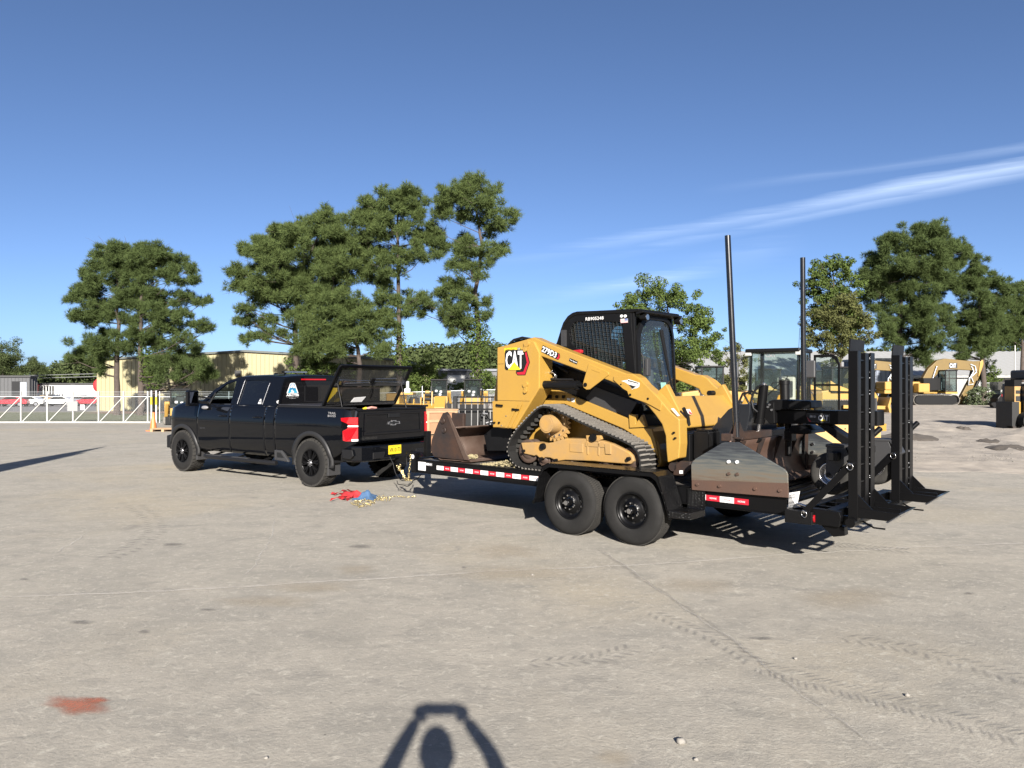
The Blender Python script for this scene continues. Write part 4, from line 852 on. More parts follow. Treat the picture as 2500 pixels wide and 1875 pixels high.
# trims on the near and far side
for s_, far in ((1, 0), (-1, 1)):
    Y = lambda y: WT-y if far else y
    for cx, nm in ((-4.033, 'fender_flare'), (0, 'fender_flare')):
        m = MB(KO); rows = [[], [], [], []]
        for k in range(33):
            a = -.28 + (math.pi+.56)*k/32; c, q = math.cos(a), math.sin(a); zz = .44
            for r_, rr_, yo in ((0, .455, .012), (1, .46, -.03), (2, .535, -.028), (3, .545, .006)):
                x, z = cx+rr_*c, zz+rr_*q; rows[r_].append((x, Y(inset(x, max(.5, z)) + yo), max(z, .36)))
        m.grid(rows if not far else rows[::-1]); m.build(nm, mat('flare_plastic', (.020, .020, .021), .5, spec=.3), tk)
        m = MB(KO); ring_ = [(cx+.50*math.cos(math.pi*k/16), .44+.50*math.sin(math.pi*k/16)) for k in range(17)]
        m.grid([[(x, Y(.02), z) for x, z in ring_], [(x, Y(.42), z) for x, z in ring_]]); m.add([(x, Y(.42), z) for x, z in ring_], [tuple(range(17))]); m.build('wheel_liner', BLKPL, tk)
    m = MB(KO); m.box(.38, .43, min(Y(.03), Y(.31)), max(Y(.03), Y(.31)), .22, .56); m.build('mud_flap', DKGREY, tk, bevel=.01)
    m = MB(KO); m.box(-3.60, -3.55, min(Y(.03), Y(.28)), max(Y(.03), Y(.28)), .26, .60); m.build('mud_flap', DKGREY, tk, bevel=.01)
    m = MB(KO); m.tube([(-3.20, Y(.06), .40), (-3.10, Y(-.06), .385), (-3.0, Y(-.09), .38), (-1.0, Y(-.09), .375), (-.86, Y(-.06), .375)], .042, 10); sb = m.build('running_board', BLKPL, tk)
    for x in (-2.9, -2.1, -1.3): m = MB(KO); m.bar((x, Y(-.07), .38), (x, Y(.25), .46), .05, .03); m.build('board_bracket', BLKM, sb)
    for x in (-2.75, -1.9): m = MB(KO); m.box(x-.25, x+.25, min(Y(-.125), Y(-.05)), max(Y(-.125), Y(-.05)), .405, .425); m.build('step_pad', DKGREY, sb, bevel=.01)
    m = MB(KO); m.prism([(-1.0, .60), (-.80, .60), (-.62, .44), (-.60, .40), (-1.0, .42)], min(Y(-.006), Y(.05)), max(Y(-.006), Y(.05))); m.build('bed_step', DKGREY, tk, bevel=.012)
    m = MB(KO); m.prism([(-.92, .56), (-.82, .56), (-.72, .47), (-.92, .47)], min(Y(-.010), Y(-.0065)), max(Y(-.010), Y(-.0065))); m.build('step_pocket', BLKT, tk)
    for x, dr in ((-2.62, fd), (-1.52, rd)):
        m = MB(KO); y0 = inset(x, 1.18); m.tube([(x-.11, Y(y0), 1.18), (x-.09, Y(y0-.032), 1.185), (x+.07, Y(y0-.034), 1.185), (x+.10, Y(y0), 1.18)], .017, 8); m.build('door_handle', TRUCK, dr[far])
        m = MB(KO); m.sphere((x, Y(y0+.022), 1.183), .05, 12, 8, (1.3, .5, .7)); m.build('handle_cup', BLKPL, dr[far])
    # window frames: front door opening, quarter glass, rear door
    fo_ = [(-3.50, 1.397), (-3.10, 1.70), (-2.72, 1.87), (-2.36, 1.935), (-2.36, 1.397)]; fi_ = TKu('R', [(800, 692), (905, 560), (1120, 382), (1315, 330), (1240, 700)])
    P3 = lambda a, b, t: (a, Y(yup(b)+t), b)
    fi_ = [(-3.36, 1.412), (-3.10, 1.60), (-2.76, 1.80), (-2.46, 1.862), (-2.45, 1.412)]
    m = MB(KO); m.ring(fo_, fi_, P3, 0, .035); wf = m.build('window_frame', TRUCK, fd[far])
    m = MB(KO); m.bar(P3(-3.17, 1.405, .01), P3(-3.06, 1.625, .01), .03, .022); m.build('divider_bar', BLKPL, fd[far])
    m = MB(KO); m.add([P3(*p, .015) for p in ((-3.34, 1.41), (-3.18, 1.41), (-3.08, 1.60))], [(0, 1, 2)]); m.build('quarter_glass', GLT, fd[far])
    ro_ = [(-2.352, 1.397), (-2.352, 1.936), (-1.60, 1.945), (-1.10, 1.925), (-1.02, 1.88), (-1.02, 1.397)]; ri_ = [(-2.26, 1.412), (-2.20, 1.872), (-1.60, 1.875), (-1.43, 1.868), (-1.40, 1.82), (-1.46, 1.412)]
    m = MB(KO); m.ring(ro_, ri_, P3, 0, .035); m.build('window_frame', TRUCK, rd[far])
    m = MB(KO); m.add([P3(*p, .016) for p in ri_], [tuple(range(6))]); m.build('window_glass', GLT, rd[far])
    m = MB(KO); m.tube([P3(-2.235, 1.415, -.004), P3(-2.18, 1.87, -.004)], .006, 5); m.tube([P3(-1.45, 1.415, -.004), P3(-1.385, 1.82, -.004)], .006, 5); m.build('chrome_trim', SILV, rd[far])
    # tow mirror
    ym = sorted(y for y, z in TK.rear('R', -3.14, [(520, 480), (690, 480)])); zm = TK.rear('R', -3.14, [(600, 478), (600, 725)])
    a0, a1 = ym[0], ym[1]
    m = MB(KO); m.box(-3.26, -3.14, min(Y(a0), Y(a1)), max(Y(a0), Y(a1)), zm[1][1], zm[0][1]); mo = m.build('tow_mirror', TRUCK, tk, bevel=.025)
    m = MB(KO); m.box(-3.1405, -3.136, min(Y(a0+.03), Y(a1-.03)), max(Y(a0+.03), Y(a1-.03)), zm[1][1]+.06, zm[0][1]-.03); m.build('mirror_glass', mat('mirror_glass', (.8, .82, .84), .02, metal=1), mo)
    m = MB(KO); m.bar((-3.2, Y(a1), 1.45), (-3.25, Y(.09), 1.42), .05, .05); m.bar((-3.2, Y(a1), 1.55), (-3.22, Y(.12), 1.52), .03, .03); m.build('mirror_arm', BLKPL, mo)
    m = MB(KO); m.sphere((-3.22, Y(-.0), 1.33), .07, 12, 8, (1.6, .6, .55)); m.build('side_marker', mat('clear_plastic', (.25, .25, .26), .15), mo)
# hood, cowl, front end
rows = []
for k in range(15):
    x = -4.86 + 1.44*k/14; row = []
    for j in range(17):
        t = j/16; e = inset(x, 1.38); y = e + (WT-2*e)*t; c = 1-(2*t-1)**2
        zt_ = ftop_(x); row.append((x, y, zt_ - .004 + .11*min(1, c*2.2)**.6 * sstep((x+4.95)/.35)))
    rows.append(row[::-1])
MB(KO).grid(rows).build('hood', TRUCK, tk, thick=.02, split=False)
m = MB(KO); m.xprism([(.40, .55), (1.60, .55), (1.62, 1.22), (1.3, 1.30), (.7, 1.30), (.38, 1.22)], -4.90, -4.80); m.build('grille', BLKPL, tk, bevel=.02)
m = MB(KO); pts = [(-4.52, .02), (-4.66, .02), (-4.86, .20), (-4.98, .50), (-5.0, 1.0), (-4.98, 1.5), (-4.86, 1.80), (-4.66, 1.98), (-4.52, 1.98), (-4.52, 1.90), (-4.7, 1.6), (-4.7, .4), (-4.52, .1)]; m.zprism(pts, .46, .72); m.build('front_bumper', BLKPL, tk, bevel=.02)
for y in (.33, 1.67): m = MB(KO); m.box(-4.86, -4.80, y-.15, y+.15, 1.0, 1.12); m.build('headlight', GLL, tk)
m = MB(KO); m.box(-4.75, -3.55, .45, 1.55, .5, 1.28); m.build('engine_block', BLKM, tk)
# windscreen, roof, cab back
m = MB(KO); rows = []
for k in range(9):
    t = k/8; x = -3.46 + 1.0*t; z = 1.43 + .50*t - .03*math.sin(math.pi*t)*-1
    e = yup(z)+.02; rows.append([(x - .06*(1-(2*j/10-1)**2), e+(WT-2*e)*j/10, z+.02*(1-(2*j/10-1)**2)) for j in range(11)][::-1])
m.grid(rows); m.build('windscreen', GLD, tk, split=False)
rows = []
for k in range(21):
    t = k/20; x = -2.52 + 1.52*t; ze = lerp_tab(x, [(-2.52, 1.915), (-2.36, 1.935), (-1.6, 1.945), (-1.1, 1.925), (-1.0, 1.895)]); e = yup(ze)
    rows.append([(x, e+(WT-2*e)*j/16, ze + .055*(1-(2*j/16-1)**2)**.7) for j in range(17)][::-1])
MB(KO).grid(rows).build('roof', TRUCK, tk, thick=.03, split=False)
m = MB(KO)
ZB0, ZB1 = 1.39, 1.90
back_o = [(.07, ZB0), (.215, ZB1), (1.0, ZB1+.05), (1.785, ZB1), (1.93, ZB0), (1.0, ZB0)]; back_i = [(.14, 1.43), (.255, 1.845), (1.0, 1.87), (1.745, 1.845), (1.86, 1.43), (1.0, 1.43)]
m.ring(back_o, back_i, lambda a, b, t: (-1.03+t, a, b), 0, .03); cb = m.build('cab_back', TRUCK, tk)
m = MB(KO); m.add([(-1.012, a, b) for a, b in back_i], [tuple(range(6))[::-1]]); bgl = m.build('rear_glass', GLH, cb)
m = MB(KO); m.box(-1.03, -1.0, .06, 1.94, .6, 1.388); m.build('cab_rear_wall', TRUCK, tk)
sl = TK.rear('A', -1.0, [(1120, 250), (1240, 255), (1235, 375), (1120, 370)])
m = MB(KO); m.ring([(sl[3][0], sl[3][1]), (sl[2][0], sl[2][1]), (sl[1][0], sl[1][1]), (sl[0][0], sl[0][1])], [(sl[3][0]+.012, sl[3][1]+.012), (sl[2][0]-.012, sl[2][1]+.012), (sl[1][0]-.012, sl[1][1]-.012), (sl[0][0]+.012, sl[0][1]-.012)], lambda a, b, t: (-1.011+t, a, b), 0, .006); m.build('slider_frame', BLKPL, cb)
bl = TK.rear('A', -1.0, [(1090, 200), (1275, 210)]); m = MB(KO); m.box(-1.0, -.985, bl[0][0], bl[1][0], 1.872, 1.90); m.build('high_brake_light', LAMPR, cb, bevel=.006)
# company decal on the back glass
c0, c1 = TK.rear('A', -1.005, [(980, 345), (1075, 230)]); wz, hz = c1[0]-c0[0], c1[1]-c0[1]; F_ = lambda u, v, l=0: (-1.009+.0012*l, c0[0]+u*wz, c0[1]+v*hz)
def arctis(F, name, parent, txt):
    m = MB(KO); P = lambda l, q: m.poly([F(u, v, l) for u, v in q])
    m.mi = 0; P(0, [(.08, .30), (.92, .30), (.96, .34), (.70, .95), (.60, 1.0), (.40, 1.0), (.30, .95), (.04, .34)])
    m.mi = 1; P(1, [(.12, .335), (.88, .335), (.65, .93), (.56, .965), (.44, .965), (.35, .93)])
    m.mi = 0; P(2, [(.24, .60), (.40, .88), (.50, .95), (.60, .86), (.76, .60), (.66, .70), (.60, .64), (.52, .76), (.44, .66), (.34, .72)])
    m.mi = 2; P(2, [(.13, .34), (.24, .59), (.36, .50), (.46, .62), (.56, .48), (.70, .58), (.76, .56), (.86, .34)])
    m.mi = 0; P(3, [(.28, .335), (.44, .44), (.36, .52), (.50, .56), (.50, .51), (.62, .42), (.55, .335)])
    if txt:
        m.mi = 0; text(m, 'ARCTIS', lambda u, v: F(.0+u, .13+v, 1), 1.0, .14, .04)
        text(m, 'Professional Land Surveyors', lambda u, v: F(.0+u, .06+v, 1), 1.0, .035, .0); text(m, 'arctislsc.com', lambda u, v: F(.25+u, -.02+v, 1), .5, .035, .0)
    m.build(name, [WHT, BLUEP if txt else BLKT, mat('sky_blue_print', (.03, .30, .45), .5) if txt else WHT], parent)
arctis(F_, 'company_decal', cb, True)
d0, = TKu('R', [(1605, 722)]); d1, = TKu('R', [(1690, 612)]); arctis(lambda u, v, l=0: (d0[0]+u*(d1[0]-d0[0]), yup(d0[1]+v*(d1[1]-d0[1]))+.012-.0012*l, d0[1]+v*(d1[1]-d0[1])), 'window_decal', rd[0], False)
m = MB(KO); q = TK.rear('A', -1.0, [(905, 385), (940, 360)]); cy_, cz_ = (q[0][0]+q[1][0])/2, (q[0][1]+q[1][1])/2
for k in range(7): a = k*.9; m.poly([(-1.006, cy_+.045*math.cos(a+t_)*(.5+.5*math.cos(t_)), cz_+.03*math.sin(a+t_)) for t_ in (-.4, 0, .4, 2.6, 3.4)][::-1])
m.build('white_sticker', WHT, cb, split=False)
# interior
m = MB(KO); m.box(-3.35, -2.95, .15, 1.85, 1.15, 1.40); m.build('dashboard', BLKPL, tk, bevel=.05)
m = MB(KO); m.torus((-2.82, .55, 1.40), (-.85, 0, .5), .19, .016, 28, 8); m.bar((-2.82, .36, 1.40), (-2.82, .74, 1.40), .03, .03); m.build('steering_wheel', BLKPL, tk)
for y in (.3, 1.2):
    m = MB(KO); m.box(-2.6, -2.1, y, y+.5, .85, 1.05); m.box(-2.24, -2.08, y+.02, y+.48, 1.0, 1.60); m.box(-2.20, -2.10, y+.13, y+.37, 1.62, 1.80); m.build('front_seat', BLKPL, tk, bevel=.05)
m = MB(KO); m.box(-1.45, -1.08, .15, 1.85, .9, 1.60); m.build('rear_bench', BLKPL, tk, bevel=.05)
m = MB(KO); m.box(-3.5, -1.03, .07, 1.93, .50, .56); m.build('cab_floor', BLKM, tk)
m = MB(KO); m.sphere((-2.60, 1.0, 1.80), .05, 12, 8, (.3, 2.4, .7)); m.build('rear_view_mirror', BLKPL, tk)
# bed, tonneau, tailgate, bumper
m = MB(KO); m.box(-.98, XT-.05, .1, .14, .86, 1.38); m.build('bed_wall', BLKPL, tk)
m = MB(KO); m.box(-.98, XT-.05, 1.86, 1.9, .86, 1.38); m.build('bed_wall', BLKPL, tk)
m = MB(KO); m.box(-.98, XT-.05, .1, 1.9, .80, .86); m.build('bed_floor', BLKPL, tk)
for y0 in (.055, 1.835): m = MB(KO); m.box(-.995, XT-.03, y0, y0+.11, 1.375, 1.41); m.build('bed_rail_cap', BLKPL, tk, bevel=.01)
m = MB(KO); m.box(-.98, .16, .07, 1.93, 1.412, 1.432); m.build('tonneau_cover', mat('grey_tonneau', (.03, .03, .034), .35), tk, bevel=.006)
m = MB(KO); m.box(XT-.06, XT, .17, 1.83, .82, 1.355); tg = m.build('tailgate', TRUCK, tk, bevel=.02)
m = MB(KO); m.ring([(.28, .92), (1.72, .92), (1.70, 1.30), (.30, 1.30)], [(.33, .965), (1.67, .965), (1.655, 1.265), (.345, 1.265)], lambda a, b, t: (XT+t, a, b), .001, .014); m.build('tailgate_crease', TRUCK, tg, bevel=.006)
m = MB(KO); m.box(XT-.07, XT+.012, .16, 1.84, 1.335, 1.372); m.build('tailgate_cap', TRUCK, tg, bevel=.012)
m = MB(KO); m.box(XT, XT+.02, .86, 1.14, 1.21, 1.275); m.build('tailgate_handle', BLKPL, tg, bevel=.006)
bt = [(-.15, -.022), (-.13, .022), (-.05, .022), (-.043, .042), (.055, .042), (.05, .022), (.135, .022), (.15, -.022), (.05, -.022), (.045, -.044), (-.055, -.044), (-.048, -.022)]
m = MB(KO); m.ring(bt, [(a*.86, b*.74) for a, b in bt], lambda a, b, t: (XT+.006+t, 1.0+a, 1.115+b), 0, .010); m.mi = 1; m.poly([(XT+.007, 1.0+a*.86, 1.115+b*.74) for a, b in bt]); m.build('bow_tie_emblem', [SILV, BLKT], tg)
m = MB(KO); text(m, 'SILVERADO', lambda u, v: (XT+.003, .215+u, .858+v), .38, .035, .02); m.build('tailgate_lettering', mat('gloss_black_letter', (.02, .02, .02), .15, coat=1), tg, split=False)
tb0, tb1 = TK.side('A', .03, [(1290, 475), (1395, 480)]); m = MB(KO)
text(m, 'TRAIL', lambda u, v: (tb0[0]+.02+u, inset(tb0[0], 1.27)-.006, 1.285+v), .20, .036, .015); text(m, 'BOSS', lambda u, v: (tb0[0]+.02+u, inset(tb0[0], 1.24)-.006, 1.238+v), .20, .036, .015); m.build('bedside_lettering', GREYP, bs[0], split=False)
m = MB(KO); text(m, '2500 HD', lambda u, v: (-3.40+u, inset(-3.3, .92)-.006, .905+v), .20, .03, .015); m.build('door_badge', DKGREY, fd[0], split=False)
for far in (0, 1):
    Y = lambda y: WT-y if far else y
    U0, U1 = 500, 692
    def lampz(u, py):
        d_, b_ = TK._ray('S', u, py); t = (u-U0)/(U1-U0); x, y = .80+(XT+.006-.80)*t, .0+.165*t**1.3; wp = TK.world(x, y); return CAMH + b_*wp.y
    def lp3(u, py, off): t = (u-U0)/(U1-U0); return (.80+(XT+.006-.80)*t + off*.5, Y(-.004+.165*t**1.3 - off*.85), lampz(u, py))
    m = MB(KO)
    for q, mi in (([(500, 1035), (600, 1025), (692, 1025), (692, 1165), (600, 1165), (570, 1130), (505, 1090)], 0), ([(585, 1172), (692, 1172), (692, 1196), (585, 1196)], 1), ([(585, 1203), (692, 1203), (692, 1412), (622, 1416), (622, 1455), (560, 1455), (528, 1440), (524, 1270), (580, 1225)], 0), ([(626, 1420), (692, 1416), (692, 1452), (626, 1456)], 1)):
        m.mi = mi; n_ = len(q); v = [lp3(*p, .02) for p in q] + [lp3(*p, -.03) for p in q]
        m.add(v, [tuple(range(n_)), tuple(range(2*n_-1, n_-1, -1))] + [(i, i+n_, (i+1) % n_+n_, (i+1) % n_) for i in range(n_)])
    if far: m.mi = 0; m.box(XT-.03, XT+.012, 1.80, 1.842, .86, 1.29)
    m.build('tail_lamp', [LAMPR, WHT], tk)
    m = MB(KO); m.box(.80, XT-.05, min(Y(.12), Y(.17)), max(Y(.12), Y(.17)), .80, 1.37); m.build('bed_corner', TRUCK, tk, bevel=.03)
pts = [(.74, .03), (.98, .06), (1.12, .16), (1.19, .34), (1.21, .7), (1.21, 1.3), (1.19, 1.66), (1.12, 1.84), (.98, 1.94), (.74, 1.97), (.74, 1.9), (1.0, 1.78), (1.04, 1.5), (1.04, .5), (1.0, .22), (.74, .1)]
m = MB(KO); m.zprism(pts, .49, .755); bp = m.build('rear_bumper', TRUCK, tk, bevel=.025)
for y0, y1 in ((.34, .62), (1.38, 1.66)): m = MB(KO); m.xprism([(y0, .64), (y1, .64), (y1-.04, .53), (y0, .53)], 1.18, 1.214); m.build('bumper_step', BLKPL, bp, bevel=.008)
m = MB(KO); m.prism([(.80, .70), (1.05, .70), (1.08, .60), (1.0, .54), (.82, .55)], .005, .03); m.build('corner_step', BLKPL, bp, bevel=.01)
pq = TK.rear('V', 1.225, [(225, 270), (475, 250), (455, 410), (245, 425)]); py0 = pq[3][0]; pw = .305; pz = .585
m = MB(KO); m.box(1.213, 1.219, py0, py0+pw, pz, pz+.152); m.mi = 1; text(m, 'VR10173', lambda u, v: (1.2205, py0+.018+u, pz+.035+v), pw-.036, .075, .015); text(m, 'NORTH CAROLINA', lambda u, v: (1.2205, py0+.07+u, pz+.125+v), .16, .014, 0); m.build('license_plate', [YELP, BLKT], bp)
m = MB(KO); m.box(1.0, 1.40, .96, 1.04, .44, .52); m.box(1.34, 1.46, .955, 1.045, .47, .49); m.build('hitch_receiver', BLKM, tk, bevel=.004)
m = MB(KO); m.sphere((1.42, 1.0, .55), .03); m.cyl((1.42, 1.0, .49), (1.42, 1.0, .54), .014); m.build('hitch_ball', STEEL, tk)
for y in (.5, 1.5): m = MB(KO); m.box(-4.7, 1.05, y-.04, y+.04, .52, .66); m.build('frame_rail', BLKM, tk)
m = MB(KO); m.cyl((0, .2, .43), (0, 1.8, .43), .06); m.sphere((0, 1.0, .43), .16); m.cyl((-4.033, .2, .43), (-4.033, 1.8, .43), .06); m.build('axle', BLKM, tk)
m = MB(KO); m.cyl((-2.2, 1.3, .50), (.9, 1.45, .52), .05); m.box(-.9, -.1, .65, 1.3, .50, .78); m.build('exhaust', BLKM, tk)
for x in (-4.033, 0):
    make_wheel(tk, x, .0, .425, .425, .285, 1, .235, 'truck'); make_wheel(tk, x, WT, .425, .425, .285, -1, .235, 'truck')
# roof light bar, shark fin
ba = TK.side('A', 1.0, [(935, 140), (1052, 140), (1052, 162)])
m = MB(KO); m.box(-1.75, -1.68, .72, 1.30, 2.02, 2.055); lb = m.build('light_bar', BLKM, tk, bevel=.008)
m = MB(KO); m.box(-1.679, -1.674, .74, 1.28, 2.024, 2.050); m.build('bar_lens', STEEL, lb)
for y in (.78, 1.24): m = MB(KO); m.box(-1.73, -1.70, y-.015, y+.015, 1.985, 2.02); m.build('bar_foot', BLKM, lb)
m = MB(KO); m.prism([(-2.42, 1.955), (-2.22, 1.965), (-2.26, 2.02), (-2.32, 2.03)], .98, 1.02); m.build('roof_antenna', TRUCK, tk, bevel=.01)
# raised bed lid
LB0, LB1, LH = Vector((.20, 0, 1.425)), Vector((.66, 0, 2.13)), 0
def lidp(a, b, t=0):      # a: y, b: 0..1 up the lid
    nx, nz = Vector((LB1.z-LB0.z, -(LB1.x-LB0.x))).normalized(); q = LB0.lerp(LB1, b); return (q.x + nx*t, a, q.z + nz*t)
m = MB(KO); m.ring([(.09, 0), (1.88, 0), (1.88, .97), (1.86, 1.0), (.12, 1.0), (.09, .97)], [(.15, .07), (1.82, .07), (1.82, .92), (1.80, .94), (.17, .94), (.15, .92)], lidp, -.02, .02); lid = m.build('bed_lid', BLKP, tk, bevel=.006)
m = MB(KO); m.add([lidp(a, b, -.006) for a, b in ((.14, .06), (1.83, .06), (1.83, .95), (.14, .95))], [(0, 1, 2, 3)]); m.build('lid_glass', GLL, lid)
m = MB(KO); m.hexa([lidp(a, b, t) for t in (.005, .02) for a, b in ((.15, .005), (1.82, .005), (1.82, .066), (.15, .066))]); m.build('lid_sill', SILV, lid)
m = MB(KO); m.hexa([lidp(a, b, t) for t in (.0, .02) for a, b in ((.15, .50), (1.82, .50), (1.82, .545), (.15, .545))]); m.build('lid_rib', DKGREY, lid)
m = MB(KO)
for a0, b0, a1, b1 in ((.20, .66, .92, .64), (.98, .62, 1.72, .61), (.35, .58, 1.0, .60), (.92, .69, 1.55, .71)): m.tube([lidp(a0, b0, .035), lidp(a1, b1, .035)], .006, 6)
m.build('latch_rod', STEEL, lid)
m = MB(KO); m.hexa([lidp(a, b, t) for t in (.012, .05) for a, b in ((.93, .60), (1.02, .60), (1.02, .70), (.93, .70))]); m.tube([lidp(.98, .60, .05), lidp(1.03, .45, .05), lidp(1.02, .33, .06)], .008, 6); m.build('lid_handle', BLKM, lid)
for a in (.19, 1.76): m = MB(KO); m.hexa([lidp(a+da, b, t) for t in (.012, .06) for da, b in ((0, .56), (.06, .56), (.06, .66), (0, .66))]); m.build('rotary_latch', STEEL, lid)
for y in (.20, 1.76): m = MB(KO); m.cyl(lidp(y, .55, .03), (.62, y, 1.30), .011); m.build('lid_strut', BLKM, lid)
m = MB(KO); m.hexa([lidp(a, b, t) for t in (-.003, .002) for a, b in ((.72, .07), (.98, .07), (1.03, .20), (.76, .18))]); m.build('lid_label', WHT, lid)
# things lying in the bed
o = fthing(TK, (.10, .42, 1.435), 'warning_sign', 'yellow diamond warning sign leaning behind the raised glass lid in the truck bed', 'sign')
m = MB((.10, .42, 1.435)); dia = TK.rear('S', .11, [(195, 492), (290, 492), (330, 540), (402, 620), (402, 680), (310, 772), (120, 780), (92, 720)])
m.xprism(dia, .10, .112); m.tube([(.118, dia[1][0]-.03, 1.44), (.125, dia[1][0]+.02, dia[1][1])], .008, 6); m.build('sign_board', YELS, o, split=False)
o = fthing(TK, (.02, 1.1, 1.433), 'tool_case', 'dark brown tool case standing on the bed cover behind the glass lid', 'case')
m = MB((.02, 1.1, 1.433)); m.box(-.20, -.02, .72, 1.70, 1.434, 1.74); m.build('case_body', mat('dark_brown_case', (.05, .032, .022), .6, var=.3, vscale=8), o, bevel=.02); m = MB((.02, 1.1, 1.433)); m.box(-.015, .0, .8, 1.6, 1.50, 1.52); m.build('case_trim', WOODC, o)
o = fthing(TK, (.7, 1.0, .865), 'gear_bag', 'dark bag with coloured straps in the open truck bed', 'bag')
m = MB((.7, 1.0, .865)); m.box(.4, .9, .45, 1.6, .87, 1.36); m.build('bag_body', BLKPL, o, bevel=.06)
m = MB((.7, 1.0, .865)); m.tube([(.62, .72, 1.36), (.66, .82, 1.385), (.64, .95, 1.37)], .02, 6); m.build('strap', mat('pink_strap', (.6, .3, .25), .6), o); m = MB((.7, 1.0, .865)); m.tube([(.7, .58, 1.36), (.72, .64, 1.38)], .02, 6); m.build('strap', YELP, o)
# ================================================================== box blade attachment on the trailer
bb_ = fthing(TR, (5.1, 1.04, .68), 'box_blade', 'black box blade attachment with two tall upright poles, on the rear of the trailer', 'blade attachment'); GO = (5.1, 1.04, .68)
def worn_plate():
    m = mat('worn_blade_plate', (.05, .055, .06), .42, metal=.55, bump=.12, bscale=30); t = m.node_tree; b = t.nodes['Principled BSDF']
    tcn = t.nodes.new('ShaderNodeTexCoord'); sp_ = t.nodes.new('ShaderNodeSeparateXYZ'); t.links.new(tcn.outputs['Object'], sp_.inputs[0])
    n = t.nodes.new('ShaderNodeTexNoise'); mp_ = t.nodes.new('ShaderNodeMapping'); mp_.inputs['Scale'].default_value = (2.0, 1, 22); t.links.new(tcn.outputs['Object'], mp_.inputs[0]); t.links.new(mp_.outputs[0], n.inputs['Vector']); n.inputs['Scale'].default_value = 2.2; n.inputs['Detail'].default_value = 8
    a = t.nodes.new('ShaderNodeMath'); a.operation = 'MULTIPLY_ADD'; t.links.new(n.outputs[0], a.inputs[0]); a.inputs[1].default_value = .45; t.links.new(sp_.outputs[2], a.inputs[2])
    r = t.nodes.new('ShaderNodeValToRGB'); t.links.new(a.outputs[0], r.inputs[0]); e = r.color_ramp.elements
    e[0].position = .22; e[0].color = (.13, .085, .062, 1); e[1].position = .68; e[1].color = (.045, .05, .058, 1)
    for p, c in ((.36, (.16, .135, .105)), (.48, (.14, .14, .125)), (.58, (.085, .095, .10))): q = e.new(p); q.color = (*c, 1)
    t.links.new(r.outputs[0], b.inputs['Base Color']); return m
WORN = worn_plate()
BROWN = mat('brown_scoured_steel', (.15, .082, .057), .5, metal=.3, col2=(.10, .066, .053), vscale=3, bump=.1)
ep = T2('K', -.02, [(165, 610), (185, 565), (225, 525), (600, 300), (640, 285), (840, 287), (1480, 665), (1520, 705), (1537, 750), (1545, 1075), (172, 962)])
ws = T2('K', -.035, [(170, 826), (1540, 872), (1545, 1078), (172, 965)])
for y0, far in ((-.03, 0), (W+.01, 1)):
    m = MB(GO); m.prism(ep, y0, y0+.022); pl = m.build('end_plate', WORN, bb_, bevel=.004)
    yw = y0-.012 if not far else y0-.014
    m = MB(GO); m.prism(ws, yw, yw+.011); m.build('wear_strip', BROWN, pl, bevel=.003)
    if not far:
        for p, big in (((245, 888), 0), ((562, 912), 0), ((1066, 950), 0), ((1415, 975), 0), ((684, 568), 1), ((802, 572), 1), ((684, 740), 2), ((806, 746), 2)):
            (x, z), = T2('K', -.05, [p]); yb = yw if not big else y0
            m = MB(GO); m.cyl((x, yb, z), (x, yb-.018, z), .020 if not big else .019, .016, 12 if big else 6, smooth=bool(big)); m.build('plate_bolt', BROWN if not big else (WHT if big == 1 else RUST), pl)
    else:
        for x, z in ((5.15, 1.05), (5.15, .95)): m = MB(GO); m.cyl((x, y0, z), (x, y0-.02, z), .018); m.build('plate_bolt', STEEL, pl)
mp2 = [(5.06, 1.205), (5.02, 1.12), (4.985, 1.02), (4.98, .92), (5.02, .80), (5.09, .72), (5.17, .685)]
rows = [[(x, y, z) for x, z in mp2] for y in (-.008, .5, 1.04, 1.6, W+.01)]
m = MB(GO); m.grid(rows); m.build('moldboard', BROWN, bb_, thick=.02, split=False)
m = MB(GO); m.box(4.94, 5.07, -.008, W+.01, 1.195, 1.275); m.build('top_beam', RUSTD, bb_, bevel=.008)
m = MB(GO); m.prism([(5.10, .70), (5.22, .68), (5.23, .70), (5.12, .74)], -.008, W+.01); m.build('cutting_edge', RUST, bb_)
for k in range(4):
    y = .25+k*.5; m = MB(GO); m.prism([(5.03, 1.19), (5.10, 1.19), (5.03, 1.0), (4.99, .9)], y, y+.02); m.build('rib', RUSTD, bb_)
m = MB(GO); m.ring([(W-.05, .72), (W+.005, .72), (W+.005, 1.19), (W-.05, 1.19)], [(W-.03, .74), (W-.005, .74), (W-.005, 1.17), (W-.03, 1.17)], lambda a, b, t: (5.06+t + .06*abs(b-.95), a, b), 0, .02); m.build('end_flange', RUSTD, bb_)
